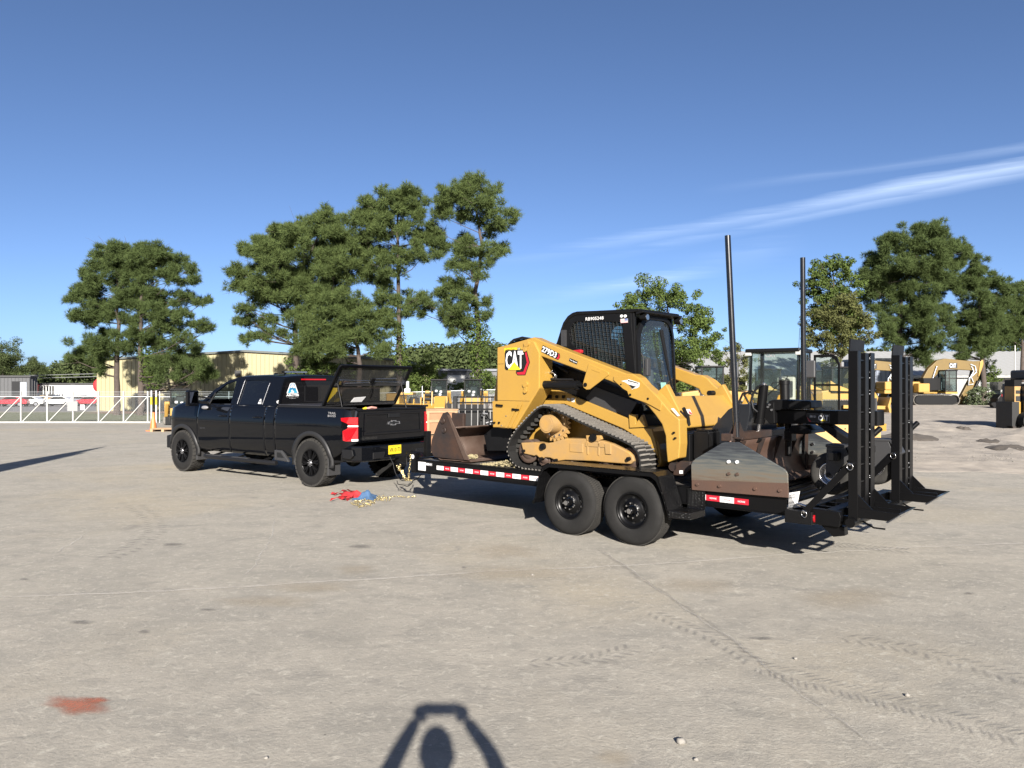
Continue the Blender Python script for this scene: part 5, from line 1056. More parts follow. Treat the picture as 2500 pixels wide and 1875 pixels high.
for (xb, yb, zb_), (xt, yt, zt_) in (((5.075, .09, 1.24), (4.97, .09, 3.385)), ((5.06, 2.03, 1.24), (5.045, 2.03, 3.385))):
    m = MB(GO); m.cyl((xb, yb, zb_), (xt, yt, zt_), .033, .031, 18); po = m.build('mast_pole', mat('scuffed_black_pole', (.010, .011, .014), .25, var=.4, vscale=12, coat=.2), bb_)
    m = MB(GO); m.box(xb-.11, xb+.09, yb-.06, yb+.06, 1.222, 1.24); m.build('mast_foot', RUSTD, po, bevel=.004)
    for a in range(4): c, s_ = math.cos(a*math.pi/2), math.sin(a*math.pi/2); m = MB(GO); p = [(xb+c*.03, yb+s_*.03), (xb+c*.1, yb+s_*.1)]; m.hexa([(p[0][0]-s_*.005, p[0][1]-c*.005, 1.24), (p[1][0]-s_*.005, p[1][1]-c*.005, 1.24), (p[1][0]+s_*.005, p[1][1]+c*.005, 1.24), (p[0][0]+s_*.005, p[0][1]+c*.005, 1.24), (p[0][0]-s_*.005, p[0][1]-c*.005, 1.40), (p[0][0]-s_*.004, p[0][1]-c*.004, 1.40), (p[0][0]+s_*.004, p[0][1]+c*.004, 1.40), (p[0][0]+s_*.005, p[0][1]+c*.005, 1.40)]); m.build('gusset', RUSTD, po)
# centre frame: mount plate, tongue beam, cylinders
m = MB(GO); m.prism(T2('C', .62, [(355, 650), (490, 498), (560, 462), (640, 462), (640, 520), (600, 720), (380, 730)]), .62, 1.46); m.build('mount_frame', mat('dark_blue_black_steel', (.012, .014, .018), .3, coat=.2), bb_, bevel=.01)
m = MB(GO); m.box(4.42, 4.62, .36, .74, .94, 1.26); sb_ = m.build('step_block', BLKM, bb_, bevel=.012)
m = MB(GO); m.box(4.40, 4.66, .34, .76, .90, .935); m.box(4.44, 4.60, .38, .72, 1.262, 1.285); m.build('step_tread', DIA, sb_, bevel=.004)
for y in (.36, .74): m = MB(GO); m.prism([(4.62, .94), (4.70, .94), (4.64, 1.22), (4.62, 1.24)], y-.012, y+.012); m.build('step_rib', BLKM, sb_)
m = MB(GO); m.prism(T2('C', .15, [(120, 940), (130, 870), (170, 845), (240, 850), (240, 900), (190, 945)]), .14, .22); m.build('linkage', RUSTD, bb_, bevel=.01)
m = MB(GO); m.poly([(x, .137, z) for x, z in T2('C', .137, [(162, 908), (186, 908), (186, 930), (162, 930)])][::-1]); m.build('small_label', WHT, bb_)
bm_ = T2('C', .92, [(760, 500), (1500, 508), (1500, 610), (1300, 600), (770, 592)])
m = MB(GO); m.prism(bm_, .92, 1.16); bo = m.build('tongue_beam', BLKP, bb_, bevel=.006)
m = MB(GO); m.prism(T2('C', .85, [(760, 440), (800, 430), (1045, 440), (1050, 490), (800, 505), (760, 490)]), .86, 1.22); m.build('slide_block', BLKM, bb_, bevel=.01)
m = MB(GO); m.prism(T2('C', .84, [(700, 470), (745, 455), (800, 450), (805, 590), (770, 595), (740, 560)]), .84, .92); m.build('pivot_plate', BLKM, bb_, bevel=.006)
m = MB(GO)
for p in ((770, 465), (785, 500), (760, 480)): (x, z), = T2('C', .835, [p]); m.cyl((x, .84, z), (x, .825, z), .012)
m.build('bolt_head', SILV, bb_)
(lx, lz), (lx2, lz2) = T2('C', .918, [(1022, 580), (1178, 528)]); lw, lh = lx2-lx, lz2-lz; F_ = lambda u, v, l=0: (lx+u, .9185-.0012*l, lz+v)
m = MB(GO); m.poly([F_(0, lh), F_(0.03, 0), F_(lw, 0), F_(lw, lh)][::-1] if 0 else [F_(.04*lw, 0), F_(lw, 0), F_(lw, lh), F_(0, lh)]); m.mi = 1
m.ring([(.1*lw, 0), (lw, 0), (lw, lh), (0, lh), (0, lh*.6)], [(.11*lw, .004), (lw-.004, .004), (lw-.004, lh-.004), (.004, lh-.004), (.004, lh*.6)], lambda a, b, t: F_(a, b, 1), 0, 0)
m.mi = 2; text(m, 'CAT', lambda u, v: F_(lw*.50+u, lh*.18+v, 2), lw*.44, lh*.68, .035); text(m, 'BB121', lambda u, v: F_(lw*.14+u, lh*.55+v, 2), lw*.26, lh*.24, .01); m.mi = 3; m.poly([F_(lw*.62, lh*.16, 3), F_(lw*.84, lh*.16, 3), F_(lw*.73, lh*.45, 3)]); m.mi = 4; m.poly([F_(.0*lw, lh*.62, 2), F_(.12*lw, .02*lh, 2), F_(.2*lw, .02*lh, 2)]); m.build('model_plate', [BLKT, GREYP, WHT, YELP, REDP], bo)
(x0, z0), (x1, z1), (x2, z2) = T2('C', .72, [(690, 690), (705, 560), (735, 318)])
m = MB(GO); m.cyl((x0, .72, z0), (x2, .72, z2), .022, n=14); cy2 = m.build('blade_cylinder', STEEL, bb_)
m = MB(GO); m.cyl((x1, .72, z1), (x2-.003, .72, z2-.02), .052, n=20); m.cyl((x1, .72, z1), ((x1*3+x0)/4, .72, (z1*3+z0)/4), .062, n=20); m.build('cylinder_barrel', BLKP, cy2)
m = MB(GO); m.cyl((x0, .68, z0-.01), (x0, .76, z0-.01), .04); m.build('cylinder_eye', BLKM, cy2)
(x0, z0), (x1, z1) = T2('C', 1.3, [(875, 440), (872, 322)]); m = MB(GO); m.cyl((x0, 1.30, z0), (x1, 1.30, z1), .055, n=18); m.cyl((x1, 1.30, z1-.01), (x1, 1.30, z1+.04), .062, n=18); m.build('accumulator', BLKM, bb_)
m = MB(GO)
for pts in ([(640, 470), (600, 400), (640, 370), (690, 390)], [(650, 440), (660, 490), (690, 515)], [(560, 460), (590, 390), (640, 380)], [(720, 330), (690, 345), (660, 390), (640, 470)]): m.tube([(x, .66, z) for x, z in T2('C', .66, pts)], .013, 7)
m.build('hydraulic_hose', BLKPL, bb_)
m = MB(GO); m.cyl((x0-.1, .9, z0+.0), (x0-.35, .78, z0-.12), .014); m.build('link_rod', SILV, bb_)
m = MB(GO); m.prism(T2('C', 1.0, [(940, 630), (960, 600), (1020, 600), (1090, 630), (1095, 655), (1040, 660), (950, 655)]), .82, 1.26); m.build('lower_mount', BLKP, bb_, bevel=.01)
m = MB(GO); m.prism(T2('C', 1.0, [(880, 640), (930, 640), (930, 710), (880, 700)]), .95, 1.1); m.cyl((5.25, 1.04, .98), (5.25, 1.04, 1.40), .035); m.build('swivel', BLKM, bb_, bevel=.006)
# caster wheels
m = MB(GO); m.box(6.0, 6.09, .12, 1.78, 1.05, 1.13); m.prism([(5.6, 1.36), (5.72, 1.36), (6.09, 1.13), (6.0, 1.06)], .94, 1.14); cb_ = m.build('caster_beam', BLKM, bb_, bevel=.008)
for yw in (.28, 1.40):
    cx, cz, rw = 5.97 if yw < 1 else 6.06, .90, .215
    m = MB(GO); m.lathe([(.10, .01), (.12, .0), (.17, -.006), (.195, .008), (.208, .03), (.214, .05), (.214, .09), (.208, .11), (.195, .13), (.12, .14), (.10, .13)], (cx, yw, cz), (0, 1, 0), 40); cw = m.build('caster_wheel', RUBD, bb_)
    m = MB(GO); m.lathe([(.113, .0), (.104, -.004), (.098, .01), (.09, .05), (.03, .05), (.03, .0), (.0, .0)], (cx, yw, cz), (0, 1, 0), 32); m.build('caster_rim', STEEL, cw)
    for yy in (yw-.045, yw+.16): m = MB(GO); m.prism([(cx-.03, cz-.03), (cx+.03, cz-.035), (cx+.20, cz+.18), (cx+.16, cz+.28), (cx-.02, cz+.27)], yy, yy+.014); m.build('fork_plate', DKGREY, cw, bevel=.003)
    m = MB(GO); m.prism([(cx-.03, cz+.27), (cx+.17, cz+.275), (cx+.25, cz+.14), (cx+.28, cz+.15), (cx+.20, cz+.30), (cx-.03, cz+.30)], yw-.05, yw+.18); m.build('fork_cover', DKGREY, cw, bevel=.008)
    MB(GO).cyl((cx, yw-.06, cz), (cx, yw+.18, cz), .018).build('caster_axle', BLKM, cw)
# ================================================================== yard surfaces
def sheet(name, m_, pts, dz, n=60):
    """irregular ground sheet following ground_z; pts outline, triangulated by a clipped grid of strips in y"""
    ys_ = sorted(p[1] for p in pts); y0, y1 = ys_[0], ys_[-1]; rows = []; g = random.Random(len(pts)+int(dz*1000))
    for k in range(n+1):
        y = y0 + (y1-y0)*k/n; yy = min(max(y, y0+1e-4), y1-1e-4); X = []
        for a, b in zip(pts, pts[1:]+pts[:1]):
            if (a[1]-yy)*(b[1]-yy) < 0: X.append(a[0]+(b[0]-a[0])*(yy-a[1])/(b[1]-a[1]))
        if len(X) < 2: continue
        xa, xb = min(X), max(X); rows.append([(xa+(xb-xa)*j/24, yy, ground_z(xa+(xb-xa)*j/24, yy)+dz) for j in range(25)])
    return struct(MB().grid(rows).build(name, m_))
GRASSM = mat('mown_grass', (.15, .16, .07), .9, col2=(.11, .125, .05), vscale=.35, bump=.6, bscale=14, contrast=.15)
ASPH = mat('grey_asphalt', (.20, .195, .19), .9, var=.12, vscale=.4, bump=.2)
PSTRAW = mat('pine_straw', (.20, .115, .07), .9, var=.25, vscale=1.2, bump=.5, bscale=10)
def dirt_material():
    m = mat('pale_gravel_dirt', (.50, .44, .365), .95, col2=(.27, .24, .205), vscale=1.6, bump=1.0, bscale=7, contrast=.16); return m
DIRT = dirt_material()
sheet('lawn', GRASSM, [(-90, 49.8), (-14.5, 49.8), (-5, 60), (40, 61), (60, 75), (60, 90), (-30, 92), (-38, 70), (-90, 64)], .004)
sheet('road', ASPH, [(-110, 71), (-40, 71), (-41, 118), (-110, 118)], .012, 30)
sheet('pine_straw', PSTRAW, [(-38, 66), (-24, 64), (-8, 60), (6, 61), (6, 70), (-38, 72)], .009, 24)
# dirt yard: undulating sheet with a ragged near edge
g = random.Random(5); rows = []; XS = [2 + 88*k/150 for k in range(151)]; NY = 90
from mathutils import noise as mnoise
def dirt_edge(x): return 15.0 + 3.2*math.sin(x*.45) + 1.6*math.sin(x*1.3+1) + max(0, 12-x)*.9
def bumps(x, y):
    p = Vector((x*.55, y*.55, 0)); h = mnoise.noise(p)*.10 + mnoise.noise(p*3.1)*.05 + mnoise.noise(p*8)*.02
    for cx, cy, r_, hh in ((16.0, 23.4, .9, .22), (15.3, 24.6, .5, .10), (19.0, 24.0, 2.0, .38), (22, 22, 2.6, .25), (17.8, 26.2, .4, .16), (16.2, 28, .35, .2), (20.5, 26.5, 1.0, .12), (24, 25, 3, .3), (14, 21.5, 1.4, .07)):
        h += hh*math.exp(-((x-cx)**2+(y-cy)**2)/(r_*r_)) * (1+.5*mnoise.noise(Vector((x*4, y*4, 3))))
    return h
for k in range(NY+1):
    t = k/NY; row = []
    for x in XS:
        e = dirt_edge(x); y = e + (64-e)*t**1.6; f = sstep((y-e)/1.6); row.append((x, y, .006 + f*(max(-.03, bumps(x, y))*sstep((70-y)/20) + .035) if f > 0 else -.004))
    rows.append(row)
struct(MB().grid(rows).build('dirt_yard', DIRT))
SOIL = mat('dark_soil', (.085, .072, .06), .95, var=.3, vscale=6, bump=.8, bscale=14)
for (px_, py, rx, ry, h), lab in zip(((2212, 1076, .80, .5, .17), (2415, 1084, .30, .3, .10), (2350, 1054, .25, .25, .15), (2463, 1100, .45, .4, .10)), ('largest dark soil heap on the dirt yard at right', 'small dark clod right of the soil heap', 'small dark clod near the forklift shadow', 'dark clod near the right edge below the forklift')):
    x, d = gnd(px_, py); rows = []
    for i in range(17):
        row = []
        for j in range(17):
            u, v = i/8-1, j/8-1; q = max(0, 1-u*u-v*v); row.append((u*rx*1.3, v*ry*1.6, h*q**.8*(1+.7*mnoise.noise(Vector((u*3+px_, v*3, 0)))) - .03 + .05*(q > 0)))
        rows.append(row)
    o = MB().grid(rows).build('soil_heap', SOIL); o.location = (x, d, .02); tag(o, lab, 'soil heap', 'soil heaps on the dirt yard')
# ================================================================== gate, fences
def chainlink_material():
    m = bpy.data.materials.new('chain_link_mesh'); m.use_nodes = True; t = m.node_tree; b = t.nodes['Principled BSDF']; b.inputs['Base Color'].default_value = (.22, .225, .23, 1); b.inputs['Metallic'].default_value = .5; b.inputs['Roughness'].default_value = .45
    tcn = t.nodes.new('ShaderNodeTexCoord'); mp_ = t.nodes.new('ShaderNodeMapping'); mp_.inputs['Rotation'].default_value = (0, R(45), 0); t.links.new(tcn.outputs['Object'], mp_.inputs[0])
    sp_ = t.nodes.new('ShaderNodeSeparateXYZ'); t.links.new(mp_.outputs[0], sp_.inputs[0]); fs = []
    for ax in (0, 2):
        a = t.nodes.new('ShaderNodeMath'); a.operation = 'PINGPONG'; a.inputs[1].default_value = .03; t.links.new(sp_.outputs[ax], a.inputs[0])
        c = t.nodes.new('ShaderNodeMath'); c.operation = 'LESS_THAN'; c.inputs[1].default_value = .0026; t.links.new(a.outputs[0], c.inputs[0]); fs.append(c.outputs[0])
    mx_ = t.nodes.new('ShaderNodeMath'); mx_.operation = 'MAXIMUM'; t.links.new(fs[0], mx_.inputs[0]); t.links.new(fs[1], mx_.inputs[1]); t.links.new(mx_.outputs[0], b.inputs['Alpha']); return m
LINK = chainlink_material()
GD = 48.0
def gx(px_): return (px_-1250)/FPX*GD
zg = ground_z(gx(180), GD); gl, gr_ = gx(-40), gx(367); GZ0, GZ1 = CAMH-(1031-YH)/FPX*GD, CAMH-(968-YH)/FPX*GD
gt = thing('sliding_gate', 'long white sliding gate with diagonal braces and chain link mesh', 'gate', (gl, GD, zg)); O = (gl, GD, zg)
for nm, z, h in (('bottom_rail', GZ0, .09), ('top_rail', GZ1, .055)): MB(O).box(gl, gr_, GD-.04, GD+.04, z-h/2, z+h/2).build(nm, WHITE, gt)
posts = [gx(v) for v in (51.5, 115.5, 178.5, 241, 302, 361)]; posts = [gl+.04, gx(-12)] + posts
for i, x in enumerate(posts):
    MB(O).box(x-.038, x+.038, GD-.038, GD+.038, GZ0+.05, GZ1+.34).build('gate_post', WHITE, gt)
    if i+1 < len(posts): MB(O).bar((x+.10, GD-.01, GZ0+.06), (posts[i+1]-.06, GD-.01, GZ1-.05), .035, .045).build('diagonal_brace', WHITE, gt)
for k in range(3): MB(O).cyl((gl, GD, GZ1+.14+.09*k), (gr_, GD, GZ1+.14+.09*k), .008, n=4).build('barbed_wire', GALV, gt)
m = MB(O); m.poly([(gl, GD+.02, GZ0), (gr_, GD+.02, GZ0), (gr_, GD+.02, GZ1), (gl, GD+.02, GZ1)]); m.build('mesh_panel', LINK, gt)
for a, b, c, d, nm in ((165.5, 190.5, 979.5, 1003.5, 'sign_panel'), (197.5, 207.5, 988, 1000.5, 'sign_panel')):
    z1, z0 = CAMH-(c-YH)/FPX*GD, CAMH-(d-YH)/FPX*GD; m = MB(O); m.box(gx(a), gx(b), GD-.06, GD-.045, z0, z1)
    if a > 190: m.mi = 1; m.box(gx(201), gx(204), GD-.065, GD-.0605, z0+.15, z0+.20)
    m.build(nm, [mat('grey_white_sign', (.30, .305, .30), .5) if a < 190 else WHT, BLKT], gt)
def fence(name, label, pts, h, post_h, dpost, wires=3, wood=False):
    r_ = thing(name, label, 'fence', (pts[0][0], pts[0][1], ground_z(*pts[0]))); O = (pts[0][0], pts[0][1], ground_z(*pts[0]))
    for a, b in zip(pts, pts[1:]):
        va, vb = Vector(a), Vector(b); n_ = max(1, int((vb-va).length/dpost))
        za, zb_ = ground_z(*a), ground_z(*b)
        for k in range(n_+1):
            p = va.lerp(vb, k/n_); z = ground_z(p.x, p.y); MB(O).cyl((p.x, p.y, z-.1), (p.x, p.y, z+post_h), .035, n=8).build('fence_post', GALV, r_)
        MB(O).cyl((a[0], a[1], za+h), (b[0], b[1], zb_+h), .026, n=8).build('top_rail', GALV, r_)
        for w_ in range(wires): MB(O).cyl((a[0], a[1], za+h+.12+.1*w_), (b[0], b[1], zb_+h+.12+.1*w_), .008, n=4).build('barbed_wire', GALV, r_)
        m = MB(O); m.poly([(a[0], a[1], za), (b[0], b[1], zb_), (b[0], b[1], zb_+h), (a[0], a[1], za+h)]); m.build('mesh_panel', LINK, r_)
    return r_
fence('chain_link_fence', 'galvanised chain link fence between the white gate and the pickup', [(gr_+.5, GD+.2), (gx(720), GD+.6)], 1.65, 2.0, 3.0)
fence('chain_link_fence', 'chain link fence behind the skid loaders and yellow bucket at centre', [(-13.5, 57), (10, 57)], 1.72, 1.78, 3.0, 0)
fence('chain_link_fence', 'chain link fence behind the excavators at the right', [(26, 72), (62, 72)], 1.9, 2.0, 3.0, 0)
for x, lab in ((gr_+.12, 'gate post with yellow band, nearer the gate end'), (gr_+.42, 'grey gate post with yellow band beside the fence start')):
    o = thing('gate_guide_post', lab, 'post', (x, GD-.1, ground_z(x, GD))); O = (x, GD-.1, ground_z(x, GD))
    MB(O).cyl((x, GD-.1, O[2]), (x, GD-.1, O[2]+2.05), .055, n=12).build('post_tube', GALV if '.4' else GALV, o); MB(O).cyl((x, GD-.1, O[2]+1.15), (x, GD-.1, O[2]+1.65), .058, n=12, caps=False).build('yellow_band', YELP, o)
x, d = gnd(374.5, 1052); o = thing('traffic_cone', 'orange traffic cone standing in front of the pickup', 'cone', (x, d, 0))
MB((x, d, 0)).lathe([(.13, .03), (.045, .70), (.03, .72), (.0, .72)], (x, d, 0), (0, 0, 1), 20).build('cone_body', ORG, o); MB((x, d, 0)).box(x-.2, x+.2, d-.2, d+.2, 0, .035).build('cone_base', ORG, o, bevel=.01)
xp, dp = gnd(398, 1053); o = thing('wooden_pallet', 'low brown pallet lying between the cone and the pickup', 'pallet', (xp, dp, 0))
for k in range(4): MB((xp, dp, 0)).box(xp-.35, xp+.6, dp-.3+k*.2, dp-.17+k*.2, .09, .12).build('plank', WOODC, o)
for k in range(3): MB((xp, dp, 0)).box(xp-.35+k*.42, xp-.25+k*.42, dp-.3, dp+.43, 0, .088).build('stringer', WOODC, o)
# ================================================================== buildings
def ribbed(name, p0, p1, z0, z1f, m_, parent, O, pitch=.6, thick=.06):
    """ribbed metal wall from p0 to p1 with real ribs; z1f(t) top height"""
    a, b = Vector(p0), Vector(p1); L_ = (b-a).length; n_ = int(L_/pitch); d_ = (b-a)/L_; nn_ = Vector((d_.y, -d_.x)); mb = MB(O); v = []; 
    prof = []
    for k in range(n_):
        s0 = L_*k/n_; s1 = L_*(k+1)/n_; w_ = s1-s0
        prof += [(s0, 0), (s0+w_*.78, 0), (s0+w_*.83, thick), (s0+w_*.95, thick)]
    prof.append((L_, 0)); rows = [[], []]
    for s_, o_ in prof:
        p = a + d_*s_ + nn_*o_; rows[0].append((p.x, p.y, z0)); rows[1].append((p.x, p.y, z1f(s_/L_)))
    mb.grid(rows, False); return mb.build(name, m_, parent, split=False)
YB = mat('pale_yellow_metal', (.36, .325, .185), .5, var=.05, vscale=.3)
bd = 74.0; zbg = -1.2; bx0 = (237-1250)/FPX*bd; bx1 = (963-1250)/FPX*bd; zl = CAMH+(YH-881)/FPX*bd; zp = CAMH+(YH-860.5)/FPX*bd
bl_ = thing('yellow_building', 'pale yellow metal sided building with low gable behind the pines', 'building', ((bx0+bx1)/2, bd, zbg)); O = ((bx0+bx1)/2, bd, zbg)
topf = lambda t: zl + (zp-zl)*(1-abs(2*t-1))
ribbed('front_wall', (bx0, bd), (bx1, bd), zbg, topf, YB, bl_, O, .42, .05)
ribbed('end_wall', (bx0, bd+30), (bx0, bd), zbg, lambda t: zl, YB, bl_, O, .6, .05)
ribbed('end_wall', (bx1, bd), (bx1, bd+30), zbg, lambda t: zl, YB, bl_, O, .6, .05)
m = MB(O); xm = (bx0+bx1)/2
for a, b in ((bx0-.3, xm), (bx1+.3, xm)): m.add([(a, bd-.25, zl+.02), (b, bd-.25, zp+.04), (b, bd+30, zp+.04), (a, bd+30, zl+.02), (a, bd-.25, zl+.22), (b, bd-.25, zp+.24), (b, bd+30, zp+.24), (a, bd+30, zl+.22)], [(0, 1, 2, 3), (4, 5, 6, 7), (0, 1, 5, 4), (1, 2, 6, 5), (2, 3, 7, 6), (3, 0, 4, 7)])
m.build('roof', mat('dark_roof_trim', (.10, .11, .10), .5), bl_)
for px_, w_, z0, z1 in ((345, 1.1, zbg, zbg+2.1), (358, .5, zbg, zbg+2.1)):
    x = (px_-1250)/FPX*bd; m = MB(O); m.box(x-w_/2, x+w_/2, bd-.10, bd-.04, z0, z1); m.build('door', DKGREY, bl_)
for px_, py in ((583, 912), (448, 935)):
    c = at(px_, py, bd); m = MB(O); m.box(c.x-.3, c.x+.3, bd-.35, bd-.06, c.z-.25, c.z+.3); m.build('wall_unit', DKGREY, bl_, bevel=.03)
# white low building and dark shed at far left
def simple_building(name, label, x0, x1, d, z0, z1, depth, wallm, roofm, ridge=0, eave=.3, openings=(), pitch=1.0):
    b = thing(name, label, 'building', ((x0+x1)/2, d, z0)); O = ((x0+x1)/2, d, z0)
    ribbed('front_wall', (x0, d), (x1, d), z0, lambda t: z1, wallm, b, O, pitch, .05); ribbed('end_wall', (x0, d+depth), (x0, d), z0, lambda t: z1, wallm, b, O, pitch, .05); ribbed('end_wall', (x1, d), (x1, d+depth), z0, lambda t: z1, wallm, b, O, pitch, .05)
    if ridge:
        n_ = max(4, int((x1-x0)/.9)); mb = MB(O); rows = [[], []]
        for k in range(n_*2+1):
            x = x0-eave + (x1-x0+2*eave)*k/(n_*2); h = .08 if k % 2 else 0; rows[0].append((x, d-eave, z1+h)); rows[1].append((x, d+depth/2, z1+ridge+h))
        mb.grid(rows, False); mb.build('roof', roofm, b, split=False)
        m = MB(O); m.poly([(x0-eave, d+depth/2, z1+ridge), (x1+eave, d+depth/2, z1+ridge), (x1+eave, d+depth+eave, z1), (x0-eave, d+depth+eave, z1)]); m.build('roof_back', roofm, b)
        m = MB(O); m.box(x0-eave, x1+eave, d-eave-.1, d-eave-.02, z1-.25, z1+.02); m.build('gutter', wallm, b)
    else:
        m = MB(O); m.box(x0-.2, x1+.2, d-.2, d+depth, z1, z1+.25); m.build('roof', roofm, b)
    for nm, a, c, e, f, mm in openings: m = MB(O); m.box(a, c, d-.09, d-.04, e, f); m.build(nm, mm, b)
    return b
d = 118.0; q = lambda x, y: at(x, y, d)
simple_building('white_warehouse', 'long white windowless building beyond the parked cars', q(68, 0).x, q(300, 0).x, d, -1.4, q(0, 939).z, 20, WHITE, mat('dark_coping', (.05, .05, .05), .6), pitch=3)
d = 104.0; q = lambda x, y: at(x, y, d)
GS = mat('grey_shed_metal', (.09, .092, .095), .6, var=.08)
simple_building('grey_shed', 'grey metal shed with dark doorway at the left edge', q(-60, 0).x, q(73, 0).x, d, -1.3, q(0, 921).z, 1.6, GS, mat('dark_coping', (.05, .05, .05), .6), openings=(('doorway', q(30, 0).x, q(50, 0).x, -1.3, q(0, 931).z, BLKT), ('door_panel', q(50, 0).x, q(66, 0).x, -1.3, q(0, 933).z, mat('blue_grey_panel', (.35, .38, .42), .5))), pitch=.5)
c = at(240, 941, 110); o = thing('red_awning', 'red domed awning behind the corner of the yellow building', 'awning', (c.x, c.y, c.z))
MB(tuple(c)).sphere((c.x, c.y, c.z), 1.0, 16, 10, (.75, .5, .95)).build('awning_shell', REDR, o)
d = 92.0; q = lambda x, y: at(x, y, d)
WR = mat('white_metal_roof', (.40, .40, .385), .45, var=.03); WW = mat('white_painted_wall', (.36, .36, .345), .6, var=.06, vscale=.4)
ops = []
for px_, w_, z0, z1 in ((2230, 2.2, 925, 960), (2268, 1.2, 928, 950), (2445, 2.6, 925, 975), (2475, .9, 925, 955), (1990, 2.0, 925, 950), (2080, 2.4, 925, 960), (1700, 2.2, 928, 960), (1800, 2, 925, 955)):
    ops.append(('window', q(px_, 0).x-w_/2, q(px_, 0).x+w_/2, q(0, z1).z, q(0, z0).z, GLH))
lb_ = simple_building('white_metal_building', 'long white building with ribbed metal roof behind the excavators', q(1690, 0).x, q(2660, 0).x, d, -.1, q(0, 917).z, 22, WW, WR, q(0, 867).z-q(0, 917).z+.9, openings=ops)
d = 84.0; q = lambda x, y: at(x, y, d)
simple_building('blue_grey_building', 'blue grey ribbed building between the ramps in the distance', q(2118, 0).x, q(2200, 0).x, d, 0, q(0, 880).z, 6, mat('blue_grey_ribbed', (.20, .23, .29), .5), WR, pitch=.5)
d = 86.0; q = lambda x, y: at(x, y, d)
simple_building('grey_white_building', 'small grey and white building behind the skid loaders', q(1070, 0).x, q(1260, 0).x, d, -.3, q(0, 906).z, 12, mat('grey_ribbed_wall', (.11, .112, .115), .6), mat('slate_roof_edge', (.16, .17, .20), .5), openings=(('roller_door', q(1092, 0).x, q(1136, 0).x, -.3, q(0, 916).z, WHITE), ('roller_door', q(1155, 0).x, q(1178, 0).x, -.3, q(0, 916).z, WHITE)), pitch=.5)
# poles and wires
c = at(2478, 985, 70); o = thing('flag_pole', 'thin white pole at the right edge in front of the white building', 'pole', (c.x, c.y, 0)); m = MB((c.x, c.y, 0)); m.cyl((c.x, c.y, 0), (c.x, c.y, at(0, 843, 70).z), .07, .05, 10); m.build('pole_tube', WHITE, o)
for k, (py, lab) in enumerate(((914, 'upper pale cable strung across the far trees at left'), (921, 'lower pale cable strung across the far trees at left'))):
    a, b = at(60, py+3, 122), at(250, py-2, 122); o = MB(tuple(a)).cyl(a, b, .06, n=5).build('overhead_cable', mat('pale_cable', (.2, .21, .2), .5)); o.location = a; tag(o, lab, 'cable', 'overhead cables at left')
# ================================================================== parked cars beyond the gate
def car(label, px_, py, d, L_, paint, rz, kind='sedan'):
    c = at(px_, py, d); zc = ground_z(c.x, d)+.012; o = thing('parked_car', label, 'car', (c.x, d, zc), rz, 'cars parked beyond the gate')
    h = L_/2; top = {'sedan': [(-h, .35), (-h, .62), (-h+.15, .78), (-h*.45, .90), (-h*.15, 1.36), (h*.35, 1.38), (h*.72, .98), (h-.1, .95), (h, .70), (h, .35)], 'suv': [(-h, .4), (-h, .75), (-h+.2, .98), (-h*.5, 1.05), (-h*.2, 1.62), (h*.75, 1.65), (h-.05, 1.1), (h, .8), (h, .4)]}[kind]
    m = MB(); m.prism(top, -.86, .86); b = m.build('body', paint, o, bevel=.10)
    gl_ = {'sedan': [(-h*.40, .93), (-h*.13, 1.30), (h*.33, 1.32), (h*.62, 1.0)], 'suv': [(-h*.44, 1.08), (-h*.18, 1.52), (h*.70, 1.55), (h*.80, 1.12)]}[kind]
    for y in (-.872, .866): m = MB(); m.prism(gl_, y, y+.006); m.build('side_window', GLH, o)
    m = MB(); m.add([(top[3][0]+.05, -.7, top[3][1]+.03), (top[3][0]+.05, .7, top[3][1]+.03), (top[4][0]-.04, .62, top[4][1]-.03), (top[4][0]-.04, -.62, top[4][1]-.03)], [(0, 1, 2, 3)]); m.build('windscreen', GLH, o)
    for x in (-h*.62, h*.60):
        for y, f in ((-.87, 1), (.87, -1)):
            m = MB(); m.lathe([(.0, .0), (.2, .0), (.21, -.01), (.32, -.01), (.33, .05), (.33, .2)], (x, y, .33), (0, f, 0), 18); wl = m.build('wheel', RUB, o); m = MB(); m.cyl((x, y-f*.012, .33), (x, y-f*.002, .33), .2, n=14); m.build('rim', SILV, wl)
    for y in (-.6, .6): m = MB(); m.box(-h-.01, -h+.03, y-.2, y+.2, .62, .72); m.build('headlight', WHT, o)
    return o
PW = mat('white_car_paint', (.75, .75, .74), .25, coat=.6); PR = mat('red_car_paint', (.50, .02, .035), .25, coat=.6); PK = mat('black_car_paint', (.012, .012, .014), .25, coat=.6); PT = mat('tan_car_paint', (.62, .42, .18), .3, coat=.5); PG = mat('grey_car_paint', (.12, .13, .14), .25, coat=.6)
car('white parked car, rightmost of the two white ones beyond the gate', 145, 990, 101, 4.5, PW, .05); car('red parked car beside the corner of the yellow building', 222, 990, 102, 4.6, PR, .0)
car('white parked car seen through the left part of the gate', 70, 991, 100, 4.4, PW, .1); car('tan parked car between the two white cars', 98, 989, 107, 4.6, PT, 0); car('red parked car, leftmost beyond the gate', 30, 991, 99, 4.4, PR, .1)
car('black parked car seen behind the white car at the gate', 62, 986, 114, 4.8, PK, .0, 'suv'); car('dark grey parked car between the white and red cars', 190, 988, 108, 4.6, PG, 0); car('dark parked car in the middle behind the gate', 122, 988, 110, 4.5, PK, 0)
c = at(45, 988, 116); o = thing('red_dumpster', 'red open skip in front of the grey shed', 'dumpster', (c.x, c.y, -1.3)); m = MB((c.x, c.y, -1.3)); m.prism([(c.x-2.2, -1.2), (c.x+2.2, -1.2), (c.x+2.6, 1.7), (c.x-2.4, 1.7)], c.y-1, c.y+1); m.build('skip_body', REDR, o)
